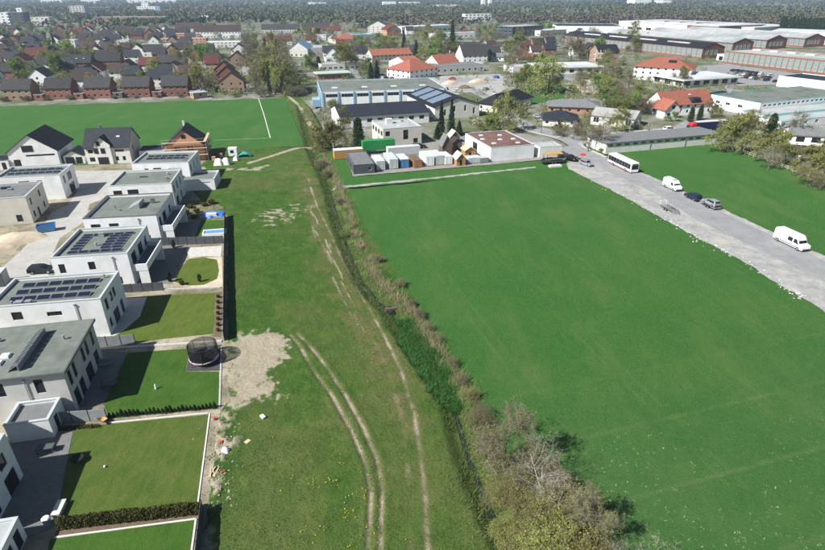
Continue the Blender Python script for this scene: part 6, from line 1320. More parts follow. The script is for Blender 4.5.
# cars by the junction
car('silver car parked at the junction beside the red canopy', 586, 165.5, RD + .25, SILVER_P, 'estate', z=.12)
car('black car parked on the gravel near the junction', 570.5, 159.5, R(-35), BLACK_P, 'saloon', z=.12)
car('dark car half hidden behind the black one at the junction', 562, 156.5, R(-20), BLUE_P, 'hatch', z=.12)
t = thing('market_parasol', 'small red canopy standing behind the silver car', 'parasol', P(582, 161, .12)); MB().tube((0, 0, 0), (0, 0, 2.3), .03, .03, 6).build('pole', METAL, t); MB().tube((0, 0, 1.9), (0, 0, 2.45), 1.1, .06, 8).build('canopy', RED_P, t); MB().tube((0, 0, 0), (0, 0, .1), .3, .3, 8).build('base', CONC, t)
for lab, x, y, an, m, st in (('bright red car in the side street', 553, 125, R(-20), RED_P, 'hatch'), ('white car left of the red car in the side street', 546, 121, R(-30), WHITE_P, 'hatch'), ('black car right of the red car in the side street', 560, 128, R(-30), BLACK_P, 'saloon'),
    ('silver car farther up the side street', 538, 118, R(-30), SILVER_P, 'hatch'), ('dark car parked on the paved street between the white houses', 43, 272.5, R(8), BLACK_P, 'estate'),
    ('grey car in front of the white shop at the blue hall', 383, 83, R(10), SILVER_P, 'hatch'), ('blue car behind the blue and white hall', 383, 76, R(10), BLUE_P, 'estate'), ('dark estate parked behind the office lorries', 419, 148.5, R(17), BLACK_P, 'suv')):
    car(lab, x, y, an, m, st, z=.125 if y < 130 and x > 500 else .1)
rr_ = random.Random(4)
k = 0
for r_ in range(3):
    for j in range(9):
        x = 733 + j * 4.7 + r_ * 2.5; y = 71.2 + r_ * 3.0 + j * .62
        if rr_.random() < .12: continue
        m = rr_.choice((BLACK_P, BLUE_P, BLUE_P, SILVER_P, BLACK_P, WHITE_P, RED_P if k == 14 else BLACK_P)); cn = {'black_vehicle_paint': 'black', 'dark_blue_vehicle_paint': 'dark blue', 'silver_vehicle_paint': 'silver', 'white_vehicle_paint': 'white', 'red_paint': 'red'}[m.name]
        car('%s car, %s from the left in the %s row of the factory car park' % (cn, ORD[j], ['far', 'middle', 'near'][r_]), x, y, R(25) + rr_.uniform(-.05, .05), m, rr_.choice(('hatch', 'estate', 'suv', 'saloon')), 'cars parked at the factory', z=.06); k += 1
for j, (x, y) in enumerate(((388, 84.5), (394, 82.5), (392, 79), (399, 81), (404, 84), (409, 87), (386, 78.5))): car('%s car, %s from the left in the yard right of the blue hall' % (('dark', 'white')[j % 2], ORD[[1, 3, 2, 4, 5, 6, 0][j]]), x, y, R(100 + 3 * j), (BLUE_P, WHITE_P)[j % 2], 'hatch', 'cars in the yard right of the blue hall', z=.0)
# articulated lorry with red cab
tp = P(700, 132.5); t = thing('lorry', 'articulated lorry with red cab and navy trailer behind the shed', 'lorry', (tp.x, tp.y, .12), R(15 + 180))
MB().box(-10.5, 2.8, -1.25, 1.25, 1.2, 3.9).build('trailer_body', NAVY_P, t); MB().box(-10.5, 2.8, -1.26, 1.26, 3.9, 3.98).build('trailer_roof', ROOF_WHITE, t)
mb, half = loft([(3.2, .5), (5.6, .5), (5.65, 1.6), (5.35, 2.9), (4.9, 3.5), (3.2, 3.8)], 2.45, .06, 1.6, 3.8); mb.build('cab', RED_P, t); MB().quad((5.68, -1.1, 1.75), (5.68, 1.1, 1.75), (5.4, 1.05, 2.85), (5.4, -1.05, 2.85)).build('windscreen', GLASS, t)
for s in (-1, 1):
    MB().quad(*[(x, s * 1.24, z_) for x, z_ in ((4.2, 1.8), (5.3, 1.8), (5.1, 2.7), (4.2, 2.7))]).build('side_window', GLASS, t)
    for x in (4.7, 1.2, -6.5, -7.7, -8.9): wheel_at(t, x, s * 1.05, .5, .3)
car('white van-like car beside the shed roof', 669, 131, R(15), WHITE_P, 'suv', z=.12)
tp = P(792, 119.5); t = van('yellow van beside the turquoise hall', 792, 120, R(-30), 4.6, 1.9, YELLOW_P, False, False, 1.8)
# yard: box bodies, containers, trailers, wooden huts
def container(label, px, py, ang, wd, L, H_, m, roofm=None, z0=.0, group='container bodies in the yard', name='container', legs=False):
    q = P(px, py); u = Vector((math.cos(ang), math.sin(ang))); v = Vector((-u.y, u.x)); c_ = Vector((q.x, q.y)) + v * L / 2
    t = thing(name, label, 'container', (c_.x, c_.y, .1), ang, group); mb = MB().box(-wd / 2, wd / 2, -L / 2, L / 2, z0 + .12, z0 + H_)
    n_ = int(L / .55)
    for s in (-1, 1):
        for k in range(n_): y = -L / 2 + .3 + k * (L - .6) / max(1, n_ - 1); mb.box(s * wd / 2 - .03, s * wd / 2 + .03, y - .1, y + .1, z0 + .2, z0 + H_ - .1)
    mb.build('body', m, t); MB().box(-wd / 2 - .04, wd / 2 + .04, -L / 2 - .04, L / 2 + .04, z0 + H_, z0 + H_ + .07).build('roof', roofm or m, t)
    for x in (-wd / 4, wd / 4):
        d_ = MB().box(x - wd / 4 + .05, x + wd / 4 - .05, -L / 2 - .05, -L / 2 - .005, z0 + .2, z0 + H_ - .1).build('door', m, t); MB().tube((x, -L / 2 - .08, z0 + .3), (x, -L / 2 - .08, z0 + H_ - .2), .025, .025, 5).build('locking_bar', STEEL, d_)
    if z0 > .3:
        for s in (-1, 1):
            for y in (-L / 2 + 1.0, -L / 2 + 2.1, L / 2 - 1.2): o = wheel_at(t, s * wd * .4, y, .42, .26); o.rotation_euler = (0, 0, R(90))
    else:
        for s in (-1, 1): MB().box(s * wd * .4 - .1, s * wd * .4 + .1, -L / 2 + .1, L / 2 - .1, 0, .13).build('skid', DARK, t)
    return t
ya = R(16)
for lab, x, y, wd, L, H_, m, rm, z0 in (
    ('leftmost pale grey container body in the yard front row', 381, 170.8, 2.6, 7, 2.7, CONT_G, ROOF_WHITE, 0), ('second pale grey container body with grey roof', 394, 169.5, 2.6, 8, 2.9, CONT_G, CONT_G, 0), ('blue-fronted container with cream roof in the yard', 405, 168.3, 2.5, 6.2, 2.6, CONT_B, PLASTER_O, 0),
    ('rusty brown open container in the yard', 418, 168, 2.5, 6, 2.1, CONT_BR, SOIL, 0), ('white container body right of the brown one', 430, 166.5, 2.6, 7, 2.8, WHITE_P, ROOF_WHITE, 0), ('grey-blue container body right of the white one', 439.5, 165.5, 2.6, 7, 2.8, CONT_G, CONT_G, 0), ('rounded white tank trailer at the end of the row', 448.5, 165, 2.4, 6, 2.4, WHITE_P, ROOF_WHITE, 0)):
    container(lab, x, y, ya, wd, L, H_, m, rm, z0)
container('long green tarpaulin trailer behind the containers', 394, 152, ya + R(90), 2.6, 10.4, 3.1, GREEN_P, GREEN_P, 1.1, name='trailer')
container('wooden-sided orange container with pale roof left of the green trailer', 362.5, 157, ya + R(90), 2.6, 9, 2.8, ORANGE_P, PLASTER_O, 0)
container('long white trailer parked in the middle of the yard', 419, 153.5, ya + R(90), 2.5, 10.5, 2.6, CONT_G, ROOF_WHITE, 0, name='trailer')
container('small pale bin container beside the wooden huts', 474.5, 163.5, ya, 4.2, 3, 1.6, CONT_G, CONT_G, 0)
container('wire-sided crate container left of the white hall', 484, 163.2, ya, 3.0, 2.6, 1.5, FENCE_G, CONC, 0)
def hut(label, px, py, w_, d_, h, rise, wall, rm, ang=ya):
    q = P(px, py); c_ = rel((q.x, q.y), ang, 0, d_ / 2); t = building('wooden_hut', label, 'hut', c_, ang, w_, d_, h, wall, gy_r(rise, rm, .25), {'f': [(w_ / 2 - .4, .05, .8, 1.7, 1)]}, 'wooden huts for sale in the yard'); return t
hut('tall dark wooden playhouse with steep roof in the yard', 447, 156, 3.2, 3.6, 3.4, 3.0, WOOD_D, ROOF_GREY); hut('honey-coloured wooden hut with pale roof near the field edge', 461, 166, 2.8, 3.4, 2.2, 1.5, WOOD, PLASTER_B)
hut('honey-coloured wooden hut beside the white hall door', 470, 158, 3.4, 3.4, 2.4, 1.0, WOOD, WOOD_L); hut('brown wooden hut behind the steep playhouse', 457, 151, 3.2, 3.2, 2.4, 1.6, WOOD_D, ROOF_BROWN); hut('grey-roofed wooden hut at the back of the yard', 455, 143, 3.4, 3.2, 2.2, 1.8, WOOD_D, PLASTER_B)
# exhibition trailer with orange roof
q = P(552, 163.5); t = thing('platform_trailer', 'dark platform trailer with orange canopy beside the white hall', 'trailer', (q.x, q.y, .1), R(14)); MB().box(-3.6, 3.6, -1.2, 1.2, .6, .8).build('deck', DARK, t); MB().box(-2.6, 2.8, -1.4, 1.4, 3.0, 3.15).build('canopy', ORANGE_P, t)
for x in (-2.4, 2.6):
    for y in (-1.2, 1.2): MB().box(x - .05, x + .05, y - .05, y + .05, .8, 3.0).build('post', DARK, t)
for s in (-1, 1):
    for x in (-.5, .5): wheel_at(t, x, s * 1.1, .32, .22)
q = P(555, 167); t = tag(MB().box(-1.9, 1.9, -.7, .7, 0, .45).box(-1.7, 1.7, -.5, .5, .45, .6).build('concrete_block', CONC_L), 'pale concrete block at the field corner beside the platform trailer', 'block'); t.location = (q.x, q.y, .1); t.rotation_euler = (0, 0, R(14))
# building-site things by the brick shell
q = P(240, 156.5); t = thing('site_trailer', 'white site trailer with teal tarpaulin beside the brick shell', 'trailer', (q.x, q.y, .05), R(8)); MB().box(-3.2, -.6, -1.0, 1.0, .4, 2.9).build('cabin', WHITE_P, t); MB().box(-2.6, -1.6, -1.05, -.98, 1.4, 2.3).build('window', GLASS, t)
gx_, gy_ = np.meshgrid(np.linspace(-.5, 3.6, 14), np.linspace(-1.3, 1.3, 10)); hz = 1.5 - ((gx_ - 1.5) / 2.2) ** 2 * .9 - (gy_ / 1.3) ** 2 * .5 + (fbm(gx_, gy_, 1.8, 3) - .5) * .4
linkobj(bpy.data.objects.new('tarpaulin', big_mesh('tarpaulin', np.stack([gx_, gy_, np.clip(hz, .05, 3)], -1).reshape(-1, 3), gridf(np.arange(140).reshape(10, 14)), [mat('teal_tarpaulin', (.03, .22, .19), (.05, .3, .26), 2, .5)])), t)
for s in (-1, 1): wheel_at(t, -1.6, s * 1.0, .35)
for i, (x, y, s) in enumerate(((219, 165, 1.3), (226.5, 164.5, 1.3), (236, 160.5, .8))):
    q = P(x, y); o = MB(); gx_, gy_ = np.meshgrid(np.linspace(-s, s, 9), np.linspace(-s * .8, s * .8, 8)); hz = np.clip(1.5 * s * (1 - (np.abs(gx_ / s) ** 5 + np.abs(gy_ / s / .8) ** 5)) + (fbm(gx_, gy_, 2.5, i) - .5) * .5, .0, 2.2)
    o = bpy.data.objects.new('bulk_bag', big_mesh('bulk_bag', np.stack([gx_, gy_, hz], -1).reshape(-1, 3), gridf(np.arange(72).reshape(8, 9)), [PLASTER_O], smooth=True)); linkobj(o); o.location = (q.x, q.y, .05); tag(o, ['left of two cream bulk bags by the scaffold', 'right of two cream bulk bags by the scaffold', 'small cream bag in front of the white site trailer'][i], 'bag')
for i, (x, y) in enumerate(((214, 160), (221, 157))): q = P(x, y); t = thing('brick_pallet', ['brick pallet nearest the scaffold', 'brick pallet behind the bulk bags'][i], 'pallet', (q.x, q.y, .05), R(12)); MB().box(-.6, .6, -.5, .5, 0, .14).build('pallet', WOOD_L, t); MB().box(-.55, .55, -.45, .45, .14, 1.1).build('brick_stack', BRICK_O, t)
# lamp posts and power pole
for lab, x, y, h in (('wooden power pole beside the junction house', 541, 133, 11), ('street lamp on the corner of the long shed', 601, 152, 8), ('lamp post at the workshop corner', 629, 134, 8), ('power pole by the side street bend', 504, 130, 10)):
    t = thing('lamp_post', lab, 'pole', P(x, y, .05)); MB().tube((0, 0, 0), (0, 0, h), .14, .09, 8).build('pole', METAL if 'lamp' in lab else WOOD_D, t); MB().box(-.1, 1.0, -.1, .1, h - .1, h + .05).build('arm', METAL, t)
# rocks along the gravel edge
ROCK = mat('white_rubble_stone', (.38, .37, .34), (.52, .50, .465), 2, .95); mb = MB(); r_ = np.random.default_rng(12)
for k in range(170):
    u = r_.uniform(0, 1); e = np.array([(807, 301), (785, 289), (740, 260), (695, 237), (672, 224.5), (624, 197), (575, 171)], float); i = int(u * 6); f_ = u * 6 - i; p0 = e[min(i, 6)] * (1 - f_) + e[min(i + 1, 6)] * f_
    q = P(p0[0] + r_.normal() * 5.0 + 2, p0[1] + r_.normal() * 1.4); s = r_.uniform(.04, .17) * (1.6 if r_.random() < .06 else 1)
    mt = Matrix.Translation((q.x, q.y, .1 + s * .2)) @ Matrix.Rotation(r_.uniform(0, 6), 4, 'Z') @ Matrix.Rotation(r_.uniform(-.7, .7), 4, 'X'); mb.box(-s, s, -s * .7, s * .6, -s * .4, s * .5, mt)
o = mb.build('rubble', ROCK); o['kind'] = 'stuff'; o['label'] = 'white stones lying along the gravel edge of the field'; o['category'] = 'stones'

# post-and-rail fence behind the pasture
fa, fb = P(724, 147), P(832, 186); L_ = (fb - fa).length; t = thing('rail_fence', 'weathered post-and-rail fence between the pasture and the willows', 'fence', fa, math.atan2(fb.y - fa.y, fb.x - fa.x)); n_ = 22
for i in range(n_ + 1):
    MB().box(-.08, .08, -.08, .08, 0, 1.25).build('post', CONC, t, loc=(i * L_ / n_, 0, 0))
    if i < n_:
        for z in (.55, 1.05): MB().box(.09, L_ / n_ - .09, -.04, .04, z, z + .12).build('rail', WOOD_L, t, loc=(i * L_ / n_, 0, 0))
# stone and soil heaps in the material yard
for i, (x, y, rx_, ry_, h, m, lab) in enumerate(((590, 84, 6, 4, 2.2, ROCK, 'pale rubble heap left in the stone yard'), (602, 82, 6, 4, 2.4, ROCK, 'pale rubble heap right in the stone yard'), (596, 88, 5, 3, 1.6, ROCK, 'low pale rubble heap in front in the stone yard'), (450, 84, 5, 3, 1.8, SAND, 'sand heap left in the material yard behind the solar hall'), (478, 82, 6, 3, 1.8, SAND, 'sand heap right in the material yard behind the solar hall'), (465, 88, 4, 3, 1.4, SOIL, 'dark soil heap in the material yard'))):
    heap('rubble_heap' if m is ROCK else 'sand_heap', lab, x, y, rx_, ry_, h, m, .3, 20 + i)
for i, (lab, x, y, m, st) in enumerate((('white car in the material yard behind the solar hall', 458, 92, WHITE_P, 'estate'), ('silver car right in the material yard', 486, 90, SILVER_P, 'hatch'), ('white pickup-like car by the black pyramid roof', 494, 97, WHITE_P, 'suv'), ('blue car in front of the grey flat block', 496, 78, mat('mid_blue_paint', (.03, .1, .45), None, rough=.3), 'hatch'), ('red car in front of the grey flat block', 452, 79.5, RED_P, 'hatch'), ('dark car left in the material yard', 444, 90, BLACK_P, 'estate'), ('white car in front of the inn', 424, 84, WHITE_P, 'hatch'), ('silver car in front of the inn', 432, 83, SILVER_P, 'estate'))):
    car(lab, x, y, R(12 + 37 * i), m, st, z=.05)
# ------------------------------------------------------------------ trees
BARK = mat('grey_brown_bark', (.085, .07, .055), (.15, .13, .105), 3, .95, .02, 8)
BARK_P = mat('pale_dead_bark', (.27, .25, .215), (.40, .375, .33), 3, .95)
TWIG_B = leafmat('brown_twigs', (.12, .10, .06), (.19, .16, .10), (.16, .16, .07), .5, trans=0)
TWIG_G = leafmat('grey_twigs', (.125, .112, .07), (.195, .178, .118), None, .5, trans=0)
LEAF_Y = leafmat('young_yellow_green_leaf', (.19, .215, .045), (.31, .33, .09), (.24, .22, .085), .6)
LEAF_G = leafmat('fresh_green_leaf', (.12, .20, .035), (.22, .31, .07), (.16, .22, .05), .6)
LEAF_O = leafmat('olive_leaf', (.13, .13, .03), (.21, .20, .055), (.10, .105, .03), .6)
NEEDLE = leafmat('dark_needles', (.016, .036, .014), (.04, .07, .026), None, .8, trans=.1)
LEAF_RB = leafmat('reddish_brown_buds', (.18, .15, .07), (.26, .22, .105), (.20, .22, .065), .6)
def perp(d, rg):
    v = rg.normal(size=3); v -= d * v.dot(d); return v / (np.linalg.norm(v) + 1e-9)
def skeleton(seed, H_=10.0, stems=1, levels=4, spread=.75, upb=.25, kids=(6, 6, 5, 4), trunk=.22, r0=.16, ratio=.56):
    """branching skeleton: list of (p0, p1, r0, r1, level) and the twig tips"""
    rg = np.random.default_rng(seed); segs = []; tips = []
    def grow(p, d, L, r_, lv):
        n_ = 4 if lv == 0 else 3; pts = [p]; dd_ = d.copy()
        for i in range(n_):
            dd_ = dd_ + perp(dd_, rg) * (.10 if lv == 0 else .22) + np.array([0, 0, upb * (.0 if lv == 0 else .22)]); dd_ /= np.linalg.norm(dd_)
            pts.append(pts[-1] + dd_ * L / n_)
        for i in range(n_):
            ra, rb = r_ * (1 - i / n_ * .62), r_ * (1 - (i + 1) / n_ * .62); segs.append((pts[i], pts[i + 1], ra, rb, lv))
        if lv >= levels - 1: tips.append((pts[-1], dd_)); tips.append((pts[1], dd_)); return
        for k in range(kids[lv]):
            u = (trunk + (1 - trunk) * (k + rg.uniform(.1, .9)) / kids[lv]) if lv == 0 else rg.uniform(.25, 1.0)
            i = min(int(u * n_), n_ - 1); f_ = u * n_ - i; q = pts[i] * (1 - f_) + pts[i + 1] * f_
            a = pts[i + 1] - pts[i]; a = a / np.linalg.norm(a); nd = a * (1 - spread * rg.uniform(.7, 1.15)) + perp(a, rg) * spread * rg.uniform(.8, 1.2); nd[2] += upb * .4; nd /= np.linalg.norm(nd)
            grow(q, nd, L * ratio * rg.uniform(.75, 1.2) * (1.12 - .45 * u if lv == 0 else 1), r_ * (1 - .6 * u) * .58, lv + 1)
    for s in range(stems):
        a = rg.uniform(0, 6.28); lean = 0.02 if stems == 1 else rg.uniform(.15, .55)
        d = np.array([math.cos(a) * lean, math.sin(a) * lean, 1.0]); d /= np.linalg.norm(d)
        grow(np.array([math.cos(a), math.sin(a), 0]) * (0 if stems == 1 else .25) - np.array([0, 0, .15]), d, H_ * (.62 if stems == 1 else rg.uniform(.42, .6)), r0 if stems == 1 else r0 * .5, 0)
    z = max(t[0][2] for t in tips); k = H_ / z
    return [(a * k, b2 * k, x * k, y * k, lv) for a, b2, x, y, lv in segs], [(a * k, d) for a, d in tips]
def strips(p0, p1, wd, seed):
    """thin flat twigs between point arrays"""
    rg = np.random.default_rng(seed); d = p1 - p0; s = np.cross(d, rg.normal(size=d.shape)); s /= np.linalg.norm(s, axis=1)[:, None] + 1e-9
    s = s * np.asarray(wd).reshape(-1, 1) * .5
    v = np.stack([p0 - s, p0 + s, p1 + s * .4, p1 - s * .4], 1).reshape(-1, 3); return v, np.arange(len(v)).reshape(-1, 4)
def tree_meshes(seed, twig, leaf, nleaf, lsize, twn=5, tww=.028, twl=.75, bark=None, **kw):
    segs, tips = skeleton(seed, **kw); mb = MB(); L = kw.get('levels', 4); rg = np.random.default_rng(seed + 99)
    a3, b3, w3 = [], [], []
    for a, b2, x, y, lv in segs:
        if lv <= max(1, L - 3): mb.tube(a, b2, max(x, .012), max(y, .009), 7 if lv == 0 else 4, False)
        else: a3.append(a); b3.append(b2); w3.append(max(2 * x, tww))
    tp = np.array([t[0] for t in tips]); td = np.array([t[1] for t in tips])
    k = np.repeat(np.arange(len(tp)), twn); dr = td[k] + rg.normal(size=(len(k), 3)) * .65; dr /= np.linalg.norm(dr, axis=1)[:, None]
    p0 = tp[k]; p1 = p0 + dr * twl * rg.uniform(.5, 1.3, (len(k), 1))
    V, F = strips(np.vstack([np.array(a3).reshape(-1, 3), p0]), np.vstack([np.array(b3).reshape(-1, 3), p1]), np.concatenate([w3, np.full(len(k), tww)]), seed)
    mats = [twig]; mi = np.zeros(len(F), np.int32)
    if nleaf:
        j = rg.integers(0, len(p0), nleaf); c_ = p0[j] + (p1[j] - p0[j]) * rg.uniform(0, 1.1, (nleaf, 1)) + rg.normal(size=(nleaf, 3)) * .16
        v2, f2 = quads(c_, lsize, .5, 1.4, seed); F = np.vstack([F, f2 + len(V)]); V = np.vstack([V, v2]); mats = [twig, leaf]; mi = np.concatenate([mi, np.ones(len(f2), np.int32)])
    me = big_mesh('crown', V, F, mats); me.polygons.foreach_set('material_index', mi); return mb.mesh('trunk', bark or BARK, True), me
def conifer_meshes(seed, H_=10.0, rad=2.0, n_=3800, m=None, col_=False):
    rg = np.random.default_rng(seed); u = rg.uniform(0, 1, n_) ** .75; lay = np.floor(u * 20) / 20
    rr2 = rad * (1 - u) ** (.8 if not col_ else .35) * (.7 + .4 * ((u - lay) * 20)) * rg.uniform(.35, 1.06, n_); th = rg.uniform(0, 6.28, n_); rr2 *= 1 + .18 * np.sin(th * 5 + lay * 37)
    c_ = np.stack([np.cos(th) * rr2, np.sin(th) * rr2, .5 + u * (H_ - .5) - rr2 * .22], -1); c_[:, 2] = np.clip(c_[:, 2], .15, None)
    v, f = quads(c_, .26, .4, 2.0, seed); return MB().tube((0, 0, -.1), (0, 0, H_ * .92), .2, .03, 7).mesh('trunk', BARK, True), big_mesh('crown', v, f, [m or NEEDLE])
PROTO = {}
def proto(kind):
    if kind in PROTO: return PROTO[kind]
    k, i = kind.rsplit('_', 1); i = int(i)
    P_ = {'bare': lambda: tree_meshes(100 + i, TWIG_B if i % 2 else TWIG_G, None, 0, 0, 7, .05, .9, trunk=.12), 'bud': lambda: tree_meshes(200 + i, TWIG_B, LEAF_Y, 6500, .19, 4, .045, .9, trunk=.07, spread=.8),
          'leaf': lambda: tree_meshes(300 + i, TWIG_B, LEAF_G, 8500, .23, 4, .04, .9, trunk=.08, spread=.8), 'olive': lambda: tree_meshes(400 + i, TWIG_B, LEAF_O, 7000, .2, 4, .045, .9, trunk=.08, spread=.8), 'rust': lambda: tree_meshes(450 + i, TWIG_B, LEAF_RB, 3200, .17, 5, .045, .9, trunk=.1),
          'slim': lambda: tree_meshes(500 + i, TWIG_B, LEAF_Y, 7500, .19, 4, .05, .7, spread=.42, upb=.55, trunk=.12, ratio=.42, kids=(10, 5, 4, 4)),
          'conifer': lambda: conifer_meshes(600 + i), 'spruce': lambda: conifer_meshes(650 + i, 10, 1.5, 3000), 'thuja': lambda: conifer_meshes(680 + i, 10, 2.3, 5200, leafmat('thuja_green%d' % i, (.02, .042, .012), (.045, .075, .022), None, .8, trans=.1), True),
          'shrubg': lambda: tree_meshes(700 + i, TWIG_B, LEAF_G, 3600, .26, 4, .06, 1.1, stems=6, levels=3, kids=(7, 6, 4)), 'shruby': lambda: tree_meshes(720 + i, TWIG_B, LEAF_Y, 3000, .24, 4, .06, 1.1, stems=6, levels=3, kids=(7, 6, 4)),
          'shrubb': lambda: tree_meshes(740 + i, TWIG_B, LEAF_RB, 1200, .2, 7, .06, 1.2, stems=7, levels=3, kids=(8, 7, 4)), 'shrubgrey': lambda: tree_meshes(760 + i, TWIG_G, None, 0, 0, 8, .055, 1.2, stems=7, levels=3, kids=(8, 7, 4)),
          'hibare': lambda: tree_meshes(810 + i, TWIG_G, LEAF_Y, 1500, .09, 5, .026, .55, levels=5, kids=(8, 6, 5, 3, 3), r0=.13), 'dead': lambda: tree_meshes(860 + i, mat('pale_dead_twigs', (.25, .225, .18), (.36, .33, .27), 2, .95), None, 0, 0, 4, .014, .6, bark=BARK_P, stems=3, levels=4, kids=(7, 5, 3), spread=.75, r0=.13),
          'hishrub': lambda: tree_meshes(900 + i, TWIG_B, LEAF_RB if i % 2 else LEAF_Y, 4200 if i % 2 else 9000, .085 if i % 2 else .1, 4, .026, .7, stems=7, levels=4, kids=(5, 4, 4, 3)), 'higreen': lambda: tree_meshes(930 + i, TWIG_B, LEAF_Y, 13000, .15, 3, .026, .8, stems=8, levels=4, kids=(6, 5, 4, 3))}
    PROTO[kind] = P_[k](); return PROTO[kind]
def tree(kind, px, py, h, label, group=None, wd=1.0, z=0.0, loc=None, name=None, cat='tree'):
    q = loc if loc is not None else P(px, py)
    nm = name or ('shrub' if 'shrub' in kind or 'higreen' in kind else {'conifer': 'conifer', 'spruce': 'conifer', 'thuja': 'conifer'}.get(kind.rsplit('_', 1)[0], 'tree'))
    t = thing(nm, label, 'shrub' if nm == 'shrub' else cat, (q[0], q[1], z), random.uniform(0, 6.28), group); s = h / 10; t.scale = (s * wd, s * wd, s)
    for nme, me in zip(('trunk', 'crown'), proto(kind)): linkobj(bpy.data.objects.new(nme, me), t)
    FOOT.append((q[0], q[1], h * .12, h * .12, 0)); return t
